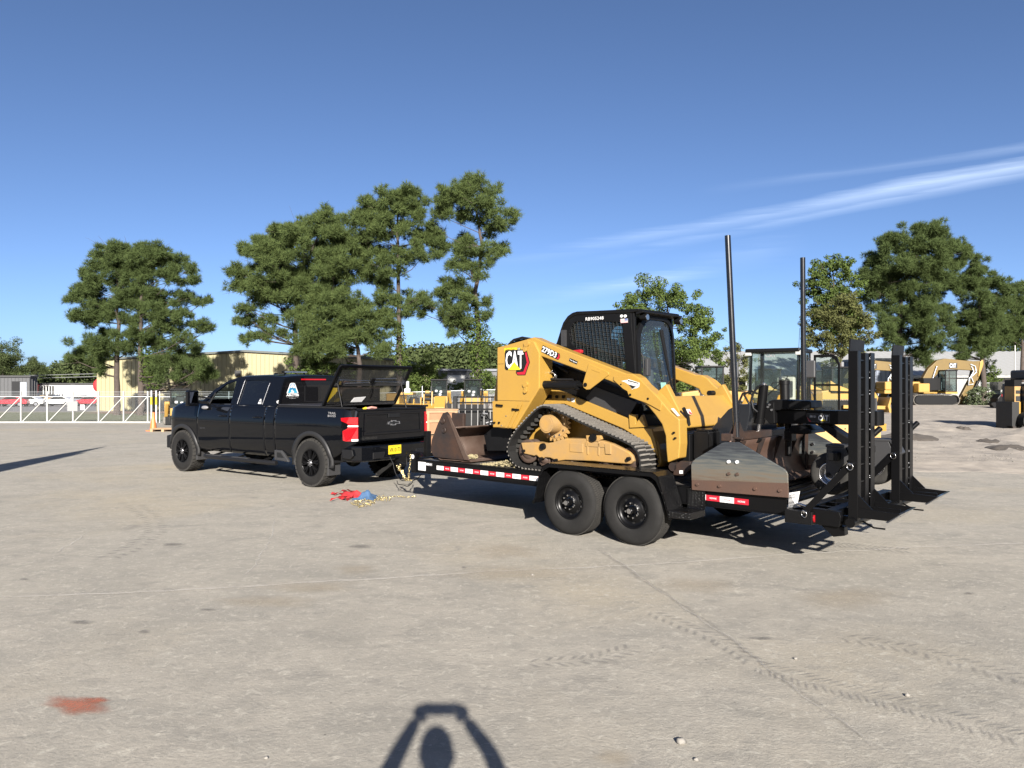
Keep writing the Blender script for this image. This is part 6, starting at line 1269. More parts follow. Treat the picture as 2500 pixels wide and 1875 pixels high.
for k in range(8): m = MB((c.x, c.y, -1.3)); m.box(c.x+2.9+k*.42, c.x+3.05+k*.42, c.y-1.05, c.y-.9, -1.2, 1.5); m.build('skip_rib', BLKM, o)
# ================================================================== machines standing in the yard
def P_(zone, d, pts): return [(lambda v: (v.x, v.z))(at(*px(zone, *p), d)) for p in pts]     # outline of a far thing at its depth
class Fw(Frame):
    pass
def track_loop(parent, O, cx, y0, y1, z0, L_, h, m_=None, name='crawler_track', plates=True):
    r_ = h/2; pts = []
    for k in range(9): a = -math.pi/2 + math.pi*k/8; pts.append((cx+L_/2-r_+r_*math.cos(a), z0+r_+r_*math.sin(a)))
    for k in range(9): a = math.pi/2 + math.pi*k/8; pts.append((cx-L_/2+r_+r_*math.cos(a), z0+r_+r_*math.sin(a)))
    q = resample(pts, 56); m = MB(O); v = []
    for i in range(56):
        n_ = Vector(((q[(i+1) % 56]-q[i-1]).y, -(q[(i+1) % 56]-q[i-1]).x)).normalized(); a, b = q[i], q[i].lerp(q[(i+1) % 56], .85)
        m.hexa([(a.x-n_.x*.05, y0, a.y-n_.y*.05), (b.x-n_.x*.05, y0, b.y-n_.y*.05), (b.x-n_.x*.05, y1, b.y-n_.y*.05), (a.x-n_.x*.05, y1, a.y-n_.y*.05), (a.x, y0, a.y), (b.x, y0, b.y), (b.x, y1, b.y), (a.x, y1, a.y)])
    t = m.build(name, m_ or TRK, parent, split=False)
    m = MB(O); m.prism([(x*.9+cx*.1, z*.8+(z0+r_)*.2) for x, z in pts], y0+.08, y1-.08); m.build('track_frame', BLKM, t)
    return t
def glass_cab(parent, O, x0, x1, y0, y1, z0, z1, post=.06, roofm=None, tint=None, lean=.0):
    m = MB(O)
    for x in (x0, x1-post):
        for y in (y0, y1-post): m.hexa([(x, y, z0), (x+post, y, z0), (x+post, y+post, z0), (x, y+post, z0), (x+(lean if y == y0 else 0), y+abs(lean)*(1 if y == y0 else 0), z1), (x+post, y+abs(lean)*(1 if y == y0 else 0), z1), (x+post, y+post+abs(lean)*(1 if y == y0 else 0), z1), (x, y+post+abs(lean)*(1 if y == y0 else 0), z1)])
    m.box(x0, x1, y0, y1, z0-.06, z0); cb0 = m.build('cab_frame', BLKM, parent, split=False)
    m = MB(O); m.box(x0-.04, x1+.04, y0-.06, y1+.05, z1, z1+.10); m.build('cab_roof', roofm or BLKM, cb0, bevel=.03)
    e = .012; g_ = tint or GLS
    for q in ([(x0+e, y0+e+.01, z0), (x1-e, y0+e+.01, z0), (x1-e, y0+e+abs(lean), z1), (x0+e, y0+e+abs(lean), z1)], [(x0+e, y1-e, z0), (x1-e, y1-e, z0), (x1-e, y1-e, z1), (x0+e, y1-e, z1)], [(x0+e, y0+e, z0), (x0+e, y1-e, z0), (x0+e, y1-e, z1), (x0+e, y0+e, z1)], [(x1-e, y0+e, z0), (x1-e, y1-e, z0), (x1-e, y1-e, z1), (x1-e, y0+e, z1)]):
        m = MB(O); m.poly(q); m.build('cab_window', g_, cb0)
    return cb0
def seat(parent, O, x, y, z, m_=DKGREY):
    m = MB(O); m.box(x-.24, x+.24, y-.25, y+.25, z, z+.14); m.box(x-.23, x+.23, y+.17, y+.30, z+.10, z+.75); return m.build('seat', m_, parent, bevel=.05)
# ---- compact track loaders seen from the front
def ctl(label, px_, d, rz=0, group='compact track loaders parked at the back'):
    c = at(px_, 0, d); o = thing('compact_track_loader', label, 'track loader', (c.x, d, ground_z(c.x, d)), rz, group)
    for s_ in (-1, 1):
        m = MB(); m.prism([(0, .0), (0, .0)], 0, 0) if 0 else None
        xc = s_*.72; m.box(xc-.18, xc+.18, -1.2, .9, .06, .58); m.build('crawler_track', TRK, o, bevel=.16)
        m = MB(); m.add([(xc-.09, -1.25, .55), (xc+.09, -1.25, .55), (xc+.09, -1.10, .45), (xc-.09, -1.10, .45), (xc-.09, .9, 1.35), (xc+.09, .9, 1.35), (xc+.09, 1.0, 1.1), (xc-.09, 1.0, 1.1)], [(0, 1, 2, 3), (4, 7, 6, 5), (0, 4, 5, 1), (1, 5, 6, 2), (2, 6, 7, 3), (3, 7, 4, 0)]); m.build('lift_arm', YEL, o, bevel=.03)
        m = MB(); m.box(xc-.14, xc+.14, .6, 1.1, .6, 1.35); m.build('rear_tower', YEL, o, bevel=.03)
    m = MB(); m.box(-.52, .52, -.8, 1.2, .35, 1.0); m.build('chassis', YEL, o, bevel=.04)
    m = MB(); m.box(-.5, .5, .4, 1.15, 1.0, 1.6); m.build('engine_hood', BLKM, o, bevel=.05)
    cb0 = glass_cab(o, (0, 0, 0), -.52, .52, -.75, .35, .85, 2.02, .055, tint=GLD)
    seat(o, (0, 0, 0), 0, -.05, .95)
    for k, (a, b) in enumerate(((-.2, 1.35), (.1, 1.3), (.05, 1.12))): m = MB(); m.box(a-.07, a+.07, -.765, -.76, b-.06, b+.06); m.build('window_sticker', WHT, o)
    m = MB(); m.box(-.75, .75, -1.35, -1.22, .10, .55); m.build('coupler_plate', BLKM, o, bevel=.02)
    return o
ctl('dark cab skid loader behind the yellow bucket, facing the camera', 1071, 50, .15)
ctl('skid loader behind the black grapple, facing the camera', 1156, 48, -.05)
o3 = ctl('skid loader seen over the hood of the pickup', 440, 44, .4)
# ---- loose yellow bucket with pin lugs
d = 30.0; c = at(1030, 0, d); o = thing('yellow_bucket', 'large yellow excavator bucket with pin lugs, behind the pickup tailgate', 'bucket', (c.x, d, 0)); O = (c.x, d, 0)
m = MB(O); sh = [(d-.6, .02), (d-.75, .35), (d-.7, .80), (d-.35, 1.0), (d+.25, .98), (d+.7, .75)]; m.grid([[(c.x-1.05, y, z) for y, z in sh], [(c.x+.95, y, z) for y, z in sh]], False); m.build('shell', YEL, o, thick=.03, split=False)
for x in (c.x-1.06, c.x+.95): m = MB(O); m.xprism(sh + [(d+.65, .6), (d-.1, .0)], x, x+.03); m.build('side_plate', YEL, o)
for x, h in ((c.x-.62, 1.22), (c.x-.30, 1.22), (c.x-.02, 1.30), (c.x+.42, 1.52), (c.x+.10, 1.42), (c.x+.62, 1.30)):
    m = MB(O); m.xprism([(d-.5, .95), (d-.35, h-.02), (d-.25, h), (d-.1, h-.06), (d+.15, .95)], x, x+.05); m.build('pin_lug', YEL, o, bevel=.012)
for x0, x1, z in ((c.x-.02, c.x+.42, 1.20), (c.x+.12, c.x+.62, 1.36)): m = MB(O); m.cyl((x0, d-.25, z), (x1, d-.25, z), .07); m.build('cross_pin', BLKM, o)
m = MB(O); m.xprism([(d-.75, .55), (d-.8, .9), (d-.35, 1.33), (d-.2, .95)], c.x+.55, c.x+.98); m.build('coupler_horn', YEL, o, bevel=.02)
# ---- yellow roller tractor, only its fender, tyre and exhaust show
d = 41.0; c = at(990, 0, d); o = thing('wheeled_tractor', 'yellow wheeled machine partly hidden behind the raised truck lid', 'tractor', (c.x, d, 0)); O = (c.x, d, 0)
m = MB(O); m.lathe([(.2, .0), (.42, .0), (.52, .04), (.55, .1), (.55, .36), (.52, .44), (.4, .48), (.2, .48)], (c.x+.28, d-.4, .55), (.85, .3, 0), 28); m.build('tyre', RUBD, o)
m = MB(O); m.box(c.x-.35, c.x+.5, d-.7, d+.6, 1.22, 1.36); m.build('fender', YEL, o, bevel=.02); m = MB(O); m.box(c.x-.9, c.x-.2, d-.9, d+2, .4, 1.3); m.build('hood', YEL, o, bevel=.05)
m = MB(O); m.box(c.x+.0, c.x+.3, d-.4, d-.1, 1.36, 1.55); m.cyl((c.x+.15, d-.25, 1.55), (c.x+.15, d-.25, 1.95), .09); m.build('exhaust_stack', GALV, o); m = MB(O); m.box(c.x-.3, c.x-.25, d-.75, d-.7, .3, 1.3); m.build('ladder_post', YEL, o)
# ---- wooden crate
d = 20.0; c = at(1066, 0, d); o = thing('wooden_crate', 'brown boxed crate with pale wooden frame behind the trailer bucket', 'crate', (c.x, d, 0), .5); z1 = CAMH-(1001-YH)/FPX*d
m = MB(); m.box(-.42, .42, -.35, .35, .12, z1); m.build('crate_board', CARD, o)
for x in (-.44, .36): 
    for y in (-.37, .29): m = MB(); m.box(x, x+.08, y, y+.08, .10, z1+.004); m.build('corner_post', WOODC, o)
for z in (.1, .45, .80, z1-.06): m = MB(); m.box(-.36, .36, -.375, -.352, z, z+.07); m.build('slat', WOODC, o); m = MB(); m.box(.422, .445, -.29, .29, z, z+.07); m.build('slat', WOODC, o)
m = MB(); m.box(-.46, .46, -.39, .39, z1+.006, z1+.03); m.build('lid', WOODC, o); m = MB(); m.box(-.5, .5, -.4, .4, .0, .09); m.build('pallet_base', WOODC, o)
# ---- black skeleton grapple
d = 23.0; c0, c1 = at(1107, 967, d), at(1262, 967, d); o = thing('skeleton_grapple', 'black open barred grapple bucket standing behind the rusty bucket', 'grapple', (c0.x, d, 0)); O = (c0.x, d, 0); zt_ = c0.z
for x in (c0.x, c1.x): m = MB(O); m.xprism([(d-.5, .1), (d-.55, .3), (d-.1, zt_), (d+.05, zt_), (d+.4, .1)], x, x+.12); m.build('side_plate', BLKP, o, bevel=.01)
for z in (zt_-.03, zt_-.20, zt_-.40, .52, .2): m = MB(O); m.box(c0.x+.12, c1.x, d-.03-(zt_-z)*.25, d+.02-(zt_-z)*.25, z-.025, z+.025); m.build('cross_bar', BLKP, o)
for k in range(9): x = c0.x+.18+k*.19; m = MB(O); m.bar((x, d, zt_), (x, d-.22, .52), .05, .03); m.bar((x, d-.22, .52), (x, d-.6, .10), .05, .04); m.build('tine', BLKP, o)
m = MB(O); m.box(c0.x+.12, c1.x, d+.06, d+.09, .1, .95); m.build('dark_backing', BLKM, o)  # added black sheet standing in for the dark clutter behind the bars
g = random.Random(2)
for k in range(16):
    x = c0.x+.35+g.random()*1.5; z = .6+g.random()*.35; m = MB(O); m.bar((x, d-.30, z), (x+g.uniform(-.2, .2), d-.32, z+g.uniform(-.15, .15)), .03, .03); m.build('hydraulic_link', g.choice([BLKM, SILV, BLKP, YELP if k == 3 else BLKM]), o)
# ---- compact wheel loader right behind the box blade
FW = Frame((at(1824, 0, 19.4).x, 19.4), (math.cos(R(35)), -math.sin(R(35))))
wl = thing('wheel_loader', 'yellow compact wheel loader with open glass cab behind the box blade', 'wheel loader', FW.world(0, 0, 0), FW.rz)
cb0 = glass_cab(wl, (0, 0, 0), 0, 1.28, 0, 1.2, 1.18, 2.60, .085, tint=GLS, lean=.10)
m = MB(); m.box(.0, 1.28, -.3, 2.7, .62, 1.12); m.build('chassis', YEL, wl, bevel=.05); m = MB(); m.box(.05, 1.23, 1.25, 2.8, 1.12, 1.62); m.build('engine_hood', YEL, wl, bevel=.08)
m = MB(); m.box(.35, .93, -1.7, -.3, .55, 1.25); m.build('front_frame', YEL, wl, bevel=.05)
for x in (.15, .95): m = MB(); m.hexa([(x, -2.2, .35), (x+.14, -2.2, .35), (x+.14, -2.0, .3), (x, -2.0, .3), (x, -.6, 1.55), (x+.14, -.6, 1.55), (x+.14, -.35, 1.35), (x, -.35, 1.35)]); m.build('lift_arm', YEL, wl, bevel=.03); m = MB(); m.cyl((x+.07, -.5, .8), (x+.07, -1.4, 1.0), .06); m.build('lift_cylinder', BLKM, wl)
for x, f in ((-.38, 1), (1.66, -1)):
    for y in (-.75, 1.9):
        m = MB(); m.lathe([(.22, .04), (.3, .0), (.42, -.01), (.50, .03), (.53, .08), (.53, .32), (.50, .38), (.3, .40)], (x, y, .53), (f, 0, 0), 36); t = m.build('tyre', RUBD, wl)
        for k in range(18): a = 2*math.pi*k/18; m = MB(); m.bar((x+f*.02, y+.53*math.cos(a), .53+.53*math.sin(a)), (x+f*.20, y+.535*math.cos(a+.15), .53+.535*math.sin(a+.15)), .08, .05, up=(0, math.cos(a), math.sin(a))); m.build('tread_lug', RUBD, t)
        m = MB(); m.lathe([(.0, .08), (.12, .06), (.20, .08), (.22, .04), (.24, .03)], (x, y, .53), (f, 0, 0), 24); m.build('rim', YEL, t)
    m = MB(); rr_ = [(1.9+.62*math.cos(math.pi*k/12), .60+.60*math.sin(math.pi*k/12)) for k in range(13)]; m.grid([[(x-(.0 if f > 0 else .38), y, z) for y, z in rr_], [(x+(.38 if f > 0 else 0), y, z) for y, z in rr_]]); m.build('fender', BLKPL, wl, thick=.02, split=False)
    m = MB(); rr_ = [(-.75+.62*math.cos(math.pi*k/12), .60+.60*math.sin(math.pi*k/12)) for k in range(13)]; m.grid([[(x-(.0 if f > 0 else .38), y, z) for y, z in rr_], [(x+(.38 if f > 0 else 0), y, z) for y, z in rr_]]); m.build('fender', BLKPL, wl, thick=.02, split=False)
seat(wl, (0, 0, 0), .72, .75, 1.24, BEIGE); m = MB(); text(m, 'CAT', lambda u, v: (.60+u, .905, 1.86+v), .22, .07, .03); m.build('seat_lettering', BLKT, wl, split=False)
m = MB(); m.torus((.7, .35, 1.75), (0, .5, .8), .18, .015); m.build('steering_wheel', BLKPL, wl); m = MB(); m.box(.3, 1.0, .08, .25, 1.12, 1.6); m.build('dash', BLKPL, wl, bevel=.05)
m = MB(); text(m, 'CAT', lambda u, v: (.45+u, .06, 2.48+v), .26, .09, .03); m.build('window_lettering', GREYP, wl, split=False)
for x in (-.05, 1.20): m = MB(); m.box(x, x+.16, -.04, .06, 2.52, 2.64); m.build('work_light', mat('lamp_lens', (.5, .5, .48), .2), wl, bevel=.02)
for x, s_ in ((-.35, -1), (1.55, 1)): m = MB(); m.box(x-.12, x+.12, .0, .06, 1.95, 2.38); m.bar((x, .05, 2.42), (.02 if s_ < 0 else 1.26, .1, 2.50), .025, .025); m.build('side_mirror', DKGREY, wl, bevel=.03)
# open cab door swung out to the right
a0, a1 = Vector((1.34, 1.25)), Vector((2.02, 1.05)); dd = lambda u, v, t=0: (a0.x+(a1.x-a0.x)*u, a0.y+(a1.y-a0.y)*u + t, v)
od = [(0, .98), (1, .98), (1, 2.3), (.88, 2.5), (.7, 2.56), (0, 2.56)]; idr = [(.08, 1.06), (.93, 1.06), (.92, 2.28), (.82, 2.42), (.68, 2.49), (.08, 2.49)]
m = MB(); m.ring(od, idr, dd, 0, .05); dr = m.build('open_door', BLKM, wl); m = MB(); m.add([dd(*p, .025) for p in idr], [tuple(range(6))]); m.build('door_window', GLS, dr); m = MB(); m.hexa([dd(.05, 1.75, 0), dd(.95, 1.75, 0), dd(.95, 1.75, .05), dd(.05, 1.75, .05), dd(.05, 1.80, 0), dd(.95, 1.80, 0), dd(.95, 1.80, .05), dd(.05, 1.80, .05)]); m.build('door_rail', BLKM, dr)
for u in (2.45, 2.75): m = MB(); m.box(u-.10, u+.12, 1.1, 1.15, 1.15-.1*(u > 2.5), 1.55-.1*(u > 2.5)); m.bar((u, 1.12, 1.15), (1.7, 1.4, 1.0), .03, .03); m.build('rear_mirror', DKGREY, wl, bevel=.02)
m = MB(); q_ = (1.283, .2); m.poly([(1.283, .3, .70), (1.283, .6, .70), (1.283, .6, 1.0), (1.283, .3, 1.0)]); m.mi = 1; m.poly([(1.286, .36, .76), (1.286, .5, .76), (1.286, .43, .85)]); m.poly([(1.286, .36, .88), (1.286, .5, .88), (1.286, .43, .97)]); m.build('warning_label', [YELP, BLKT], wl)
m = MB(); m.tube([(.9, 1.5, 2.68), (.93, 1.5, 3.3)], .006, 5); m.build('aerial', BLKM, wl)
m = MB(); m.bar((.3, .03, 1.3), (.8, .05, 1.8), .02, .02); m.bar((.75, -.0, 1.25), (1.0, .05, 2.0), .015, .02); m.build('wiper', BLKM, wl)
# ---- yellow bucket on the ground beside it
d = 19.0; c0, c1 = at(2015, 1031, d), at(2138, 1031, d); o = thing('loader_bucket', 'yellow loader bucket on the ground right of the wheel loader', 'bucket', (c0.x, d, 0)); O = (c0.x, d, 0)
zz = c0.z; pr = [(d-.5, .1), (d-.42, zz-.05), (d-.3, zz), (d+.3, zz+.02), (d+.5, .4), (d+.3, .05)]
m = MB(O); m.grid([[(c0.x-1.0, y, z) for y, z in pr], [(c1.x-.1, y, z) for y, z in pr]], False); m.build('shell', YEL, o, thick=.02, split=False)
for x in (c0.x-1.0, c1.x-.12): m = MB(O); m.xprism(pr, x, x+.03); m.build('side_plate', YEL, o)
m = MB(O); m.zprism([(c1.x-.12, d-.42), (c1.x+.12, d-.3), (c1.x-.09, d-.1)], zz-.20, zz-.02); m.build('corner_tooth', YEL, o)
for k in range(5): m = MB(O); m.cyl((c0.x-.2+k*.25, d-.43, zz-.14), (c0.x-.2+k*.25, d-.45, zz-.14), .02); m.build('bolt', BLKM, o)
# ---- excavators
def excavator(label, base_px, d, sc=1.0, rz=0, boomset=None, group='yellow excavators parked at the right', off=None):
    """traced in its side plane at the photo depth, built round x = base"""
    c = at(base_px, 0, d); o = thing('excavator', label, 'excavator', off or (c.x, d, ground_z(c.x, d)), rz, group); O = (c.x, d, 0)
    E_ = lambda pts: P_('E', d, pts)
    m = MB(O); m.prism(boomset or E_([(1000, 850), (1020, 790), (1090, 665), (1180, 582), (1260, 562), (1540, 590), (1640, 585), (1648, 640), (1600, 700), (1530, 682), (1300, 668), (1210, 695), (1115, 790), (1060, 850)]), d-.22, d+.22); b = m.build('boom', YELO, o, bevel=.03)
    if not boomset:
        m = MB(O); m.prism(E_([(1560, 600), (1640, 590), (1650, 640), (1590, 790), (1445, 1030), (1425, 1045), (1380, 1038), (1385, 1010), (1520, 760)]), d-.18, d+.18); m.build('stick', YELO, o, bevel=.03)
        for k in range(3): m = MB(O); m.prism(E_([(1608+k*10, 600), (1628+k*10, 575), (1640+k*6, 580), (1642+k*4, 620), (1600, 740), (1590, 740)]), d-.3+k*.15, d-.22+k*.15); m.build('stick_link', YEL, o, bevel=.02)
        m = MB(O); a, b2 = E_([(1590, 790), (1515, 950)]); m.cyl((a[0], d-.25, a[1]), (b2[0], d-.25, b2[1]), .13, .11, 14); m.build('bucket_cylinder', BLKM, o)
        m = MB(O)
        for pts in ([(1510, 620), (1560, 640), (1570, 700), (1500, 760), (1490, 830), (1540, 820)], [(1520, 640), (1545, 690), (1515, 740), (1540, 800)]): m.tube([(x, d-.28, z) for x, z in E_(pts)], .05, 6)
        m.build('hose', GALV, o); m = MB(O); m.prism(E_([(1440, 980), (1520, 980), (1520, 1010), (1430, 1040), (1400, 1035)]), d-.15, d+.15); m.build('quick_coupler', YEL, o)
        (x0, z0), (x1, z1) = E_([(1305, 655), (1370, 612)]); m = MB(O); m.poly([(x0-.05, d-.225, z0-.05), (x1+.1, d-.225, z0-.05), (x1+.1, d-.225, z1+.05), (x0-.05, d-.225, z1+.05)]); m.mi = 1; text(m, 'CAT', lambda u, v: (x0+u, d-.228, z0+v), x1-x0, z1-z0, .03); m.build('boom_lettering', [BLKT, WHT], b)
        (x0, z0), (x1, z1) = E_([(1120, 790), (1170, 640)]); m = MB(O); m.cyl((x0, d-.3, z0), (x1, d-.3, z1), .07); m.build('boom_cylinder', STEEL, o)
    x0 = E_([(960, 0)])[0][0]; xc0, xc1 = E_([(1195, 0)])[0][0], E_([(1300, 0)])[0][0]; zc0, zc1 = E_([(0, 890)])[0][1], E_([(0, 690)])[0][1]
    m = MB(O); m.box(x0-2.6, xc1+.1, d-.2, d+1.5, .98, 1.28); m.build('house_floor', YEL, o, bevel=.03)
    m = MB(O); m.box(x0-2.6, x0+.4, d-.3, d+1.5, 1.28, 2.0); m.build('engine_house', YEL, o, bevel=.10)
    m = MB(O); m.box(x0-.2, x0+.75, d-1.1, d-.3, 1.1, 1.85); m.build('side_box', YEL, o, bevel=.06)
    m = MB(O); m.box(x0+.5, xc0, d-.6, d+.2, 1.28, 2.3); m.build('pump_bay', BLKM, o)
    glass_cab(o, O, xc0, xc1+.1, d-1.2, d-.1, zc0, zc1, .07, tint=GLD); m = MB(O); m.box(xc0, xc1+.12, d-1.25, d-.05, zc0-.22, zc0-.06); m.build('cab_base', YEL, o)
    seat(o, O, (xc0+xc1)/2, d-.6, zc0+.1)
    for y0 in (d-1.3, d+.6):
        t = track_loop(o, O, x0+1.2, y0, y0+.6, .02, 3.9, .9)
    m = MB(O); m.cyl((x0+1.0, d, .7), (x0+1.0, d, 1.0), .6, n=20); m.build('turntable', BLKM, o)
    return o
ex = excavator('yellow excavator, the rightmost of two, boom reaching down at right', 2270, 64.0, rz=-.0)
ex2 = dup(ex, (ex.location.x - 5.6, 66.5, 0), 0, 'yellow excavator partly hidden behind the standing ramps')
# machine off to the left whose raised boom throws the long shadow
sd = 8.0; tip = Vector((-9.95, 8.0, 5.85)); c = Vector((-10.2, 8))
o = thing('raised_boom_lift', 'tall tapered boom mast standing outside the left edge of view', 'boom', (c.x, c.y, 0)); O = (c.x, c.y, 0)
m = MB(O); m.hexa([(c.x-.75, 7.7, .6), (c.x+.95, 7.7, .6), (c.x+.95, 8.3, .6), (c.x-.75, 8.3, .6), (c.x-.03, 7.9, 5.85), (c.x+.02, 7.9, 5.85), (c.x+.02, 8.1, 5.85), (c.x-.03, 8.1, 5.85)]); m.build('mast', YEL, o); m = MB(O); m.box(c.x-1.0, c.x+1.0, 7.2, 8.8, .0, .6); m.build('mast_base', BLKM, o, bevel=.05)
m = MB(O); m.bar((c.x+.50, 8, 3.0), (c.x+.26, 8, 5.05), .10, .10); m.build('jib', YEL, o)
# ---- dozer and dark-cab machines in the middle distance
def dozer(label, px_, d, flip=1):
    c = at(px_, 0, d); o = thing('bulldozer', label, 'bulldozer', (c.x, d, 0), 0, 'machines in the middle distance'); f = flip
    glass_cab(o, (0, 0, 0), -.8, .5, -.75, .75, 1.35, 2.75, .08, tint=GLD); seat(o, (0, 0, 0), -.2, 0, 1.4)
    m = MB(); m.prism([(-1.9, .8), (-1.9, 1.3), (-.8, 1.45), (.6, 1.45), (1.9, 1.3), (2.1, 1.0), (2.0, .6), (-1.8, .6)], -.6, .6); m.build('hood', YEL, o, bevel=.06)
    m = MB(); m.prism([(-.9, 1.4), (-.9, 2.0), (-.5, 1.75), (.5, 1.35)], -.82, -.76); m.build('fender', YEL, o)
    for y0 in (-1.05, .6): track_loop(o, (0, 0, 0), 0, y0, y0+.45, .02, 3.6, .85)
    m = MB(); m.prism([(2.3, .1), (2.2, .5), (2.35, 1.0), (2.45, 1.0), (2.33, .5), (2.45, .1)], -1.5, 1.5); m.build('blade', YEL, o)
    for y in (-1.15, 1.05): m = MB(); m.bar((-.3, y, .45), (2.25, y, .4), .14, .2); m.build('push_arm', YEL, o)
    return o
dozer('yellow bulldozer with dark cab left of the standing ramps', 2050, 46)
b_ = dozer('dark cab dozer seen between the lift arm and the tall pole', 1738, 44)
dozer('bulldozer seen through the glass cab of the wheel loader', 1880, 52)
dozer('yellow bulldozer beyond the wheel loader door', 1985, 58)
# ---- machine cut by the right edge
d = 30.4; X0 = at(2450, 0, d).x; o = thing('fork_truck', 'yellow and dark counterbalance truck cut by the right edge', 'forklift', (X0+1.2, d, 0)); O = (X0+1.2, d, 0); zq = lambda y: CAMH-(860+y/8.294-YH)/FPX*d; xq = lambda x: at(2340+x/8.294, 0, d).x
m = MB(O); m.box(xq(1040), xq(1150), d-.35, d+.35, zq(1310), zq(1000)); m.build('mast_rail', YELP and YEL, o, bevel=.02)
m = MB(O); m.box(xq(1035), xq(1165), d-.3, d+.3, zq(1000), zq(690)); m.build('mast_frame', YELD, o)
for a, b in ((770, 835), (885, 985)): m = MB(O); m.box(xq(1060), xq(1165), d-.32, d-.301, zq(b), zq(a)); m.build('frame_window', BLKT, o)
m = MB(O); m.box(xq(1170), xq(1170)+2.6, d-.9, d+.9, zq(1310), zq(640)); m.build('body', mat('dark_blue_grey_paint', (.03, .035, .045), .4, var=.2), o, bevel=.04)
m = MB(O); m.box(xq(1040), xq(1170)+2.4, d-1.0, d-.85, zq(1345), zq(1315)); m.build('side_step', YEL, o)
m = MB(O); m.box(xq(920), xq(1060), d-.5, d+.5, .02, zq(1000)); m.build('fork_carriage', BLKT, o); m = MB(O); m.box(xq(1030), xq(1180), d-.3, d+.3, zq(690), zq(560)); m.build('hose_reel', BLKM, o)
m = MB(O); m.box(xq(1200), xq(1200)+1.2, d-.5, d+.5, zq(560), zq(360)); m.build('engine_cowl', DKGREY, o, bevel=.08); m = MB(O); m.torus((xq(1330), d-.51, zq(480)), (0, 1, 0), .18, .02); m.build('fan_ring', SILV, o)
m = MB(O); m.cyl((xq(1180), d-.9, .35), (xq(1180), d-.5, .35), .35, n=24); m.cyl((xq(1180)+2.1, d-.9, .35), (xq(1180)+2.1, d-.5, .35), .35, n=24); m.build('wheel', RUB, o)
for k in range(3): m = MB(O); m.box(xq(920+k*90), xq(985+k*90), d-.55, d-.2, .01, .12); m.build('fork_heel', RUSTD, o)
m = MB(O); m.box(xq(1212), xq(1280), d-.905, d-.9005, zq(835), zq(775)); m.build('label', WHT, o)
# ---- small black loader with its bucket up front
d = 56.0; c = at(2425, 0, d); o = thing('mini_skid_loader', 'small black mini loader with bucket near the right edge', 'mini loader', (c.x, d, 0)); O = (c.x, d, 0)
m = MB(O); m.prism(P_('Q', d, [(560, 1040), (590, 1012), (880, 1015), (800, 1115), (620, 1115)]), d-.6, d-.2); m.build('bucket', BLKM, o)
m = MB(O); m.prism(P_('Q', d, [(740, 1010), (745, 930), (810, 845), (900, 840), (1000, 960), (1020, 1110), (900, 1110)]), d-.3, d+.6); m.build('body', BLKM, o, bevel=.05)
m = MB(O); m.prism(P_('Q', d, [(815, 850), (870, 838), (875, 890), (820, 900)]), d-.34, d-.3); m.build('red_panel', REDP, o); m = MB(O); m.prism(P_('Q', d, [(870, 930), (1000, 970), (1000, 1000), (900, 960)]), d-.36, d-.31); m.build('hose_bundle', SILV, o)
m = MB(O); m.box(c.x+.3, c.x+1.6, d-.3, d+.6, .02, .4); m.build('track', TRK, o, bevel=.1)
# white flat-bed and red cab far right
c = at(2452, 0, 66); o = thing('white_stake_truck', 'white flat truck with red load behind the mini loader', 'truck', (c.x, 66, 0)); O = (c.x, 66, 0); m = MB(O); m.box(c.x-.7, c.x+1.8, 65.4, 66.6, .5, 1.65); m.build('truck_body', mat('pale_grey_truck', (.28, .28, .27), .5), o, bevel=.04); m = MB(O); m.sphere((c.x+.6, 66, 1.75), .35, 12, 8, (1, 1, .6)); m.build('red_load', REDR, o); m = MB(O); m.box(c.x-.9, c.x-.2, 65.4, 66.6, 1.3, 2.0); m.build('truck_cab', GLL, o)
for x in (c.x-.3, c.x+1.2): m = MB(O); m.cyl((x, 65.35, .4), (x, 65.6, .4), .4, n=18); m.build('wheel', RUB, o)
# white electrical box behind the loader arm
c = at(1730, 0, 36); o = thing('white_cabinet', 'white equipment cabinet standing beyond the lift arm', 'cabinet', (c.x, 36, 0)); m = MB((c.x, 36, 0)); m.box(c.x-.35, c.x+.3, 35.7, 36.3, .0, CAMH-(947-YH)/FPX*36); m.build('cabinet_body', WHITE, o, bevel=.02); m = MB((c.x, 36, 0)); m.box(c.x-.2, c.x+.1, 35.69, 35.699, .7, 1.5); m.build('cabinet_label', GREYP, o)
# ================================================================== trees
def foliage_material(name, c1, c2, trans=.35):
    m = bpy.data.materials.new(name); m.use_nodes = True; t = m.node_tree; t.nodes.clear(); o = t.nodes.new('ShaderNodeOutputMaterial')
    g = t.nodes.new('ShaderNodeNewGeometry'); x = t.nodes.new('ShaderNodeMix'); x.data_type = 'RGBA'; t.links.new(g.outputs['Random Per Island'], x.inputs[0]); x.inputs[6].default_value = (*c1, 1); x.inputs[7].default_value = (*c2, 1)
    d = t.nodes.new('ShaderNodeBsdfDiffuse'); tr_ = t.nodes.new('ShaderNodeBsdfTranslucent'); mx_ = t.nodes.new('ShaderNodeMixShader'); mx_.inputs[0].default_value = trans
    t.links.new(x.outputs[2], d.inputs[0]); t.links.new(x.outputs[2], tr_.inputs[0]); t.links.new(d.outputs[0], mx_.inputs[1]); t.links.new(tr_.outputs[0], mx_.inputs[2]); t.links.new(mx_.outputs[0], o.inputs[0]); return m
PINE = foliage_material('pine_needles', (.115, .146, .050), (.066, .094, .036), .42); PINED = foliage_material('dark_pine_needles', (.102, .134, .048), (.060, .085, .033), .42)
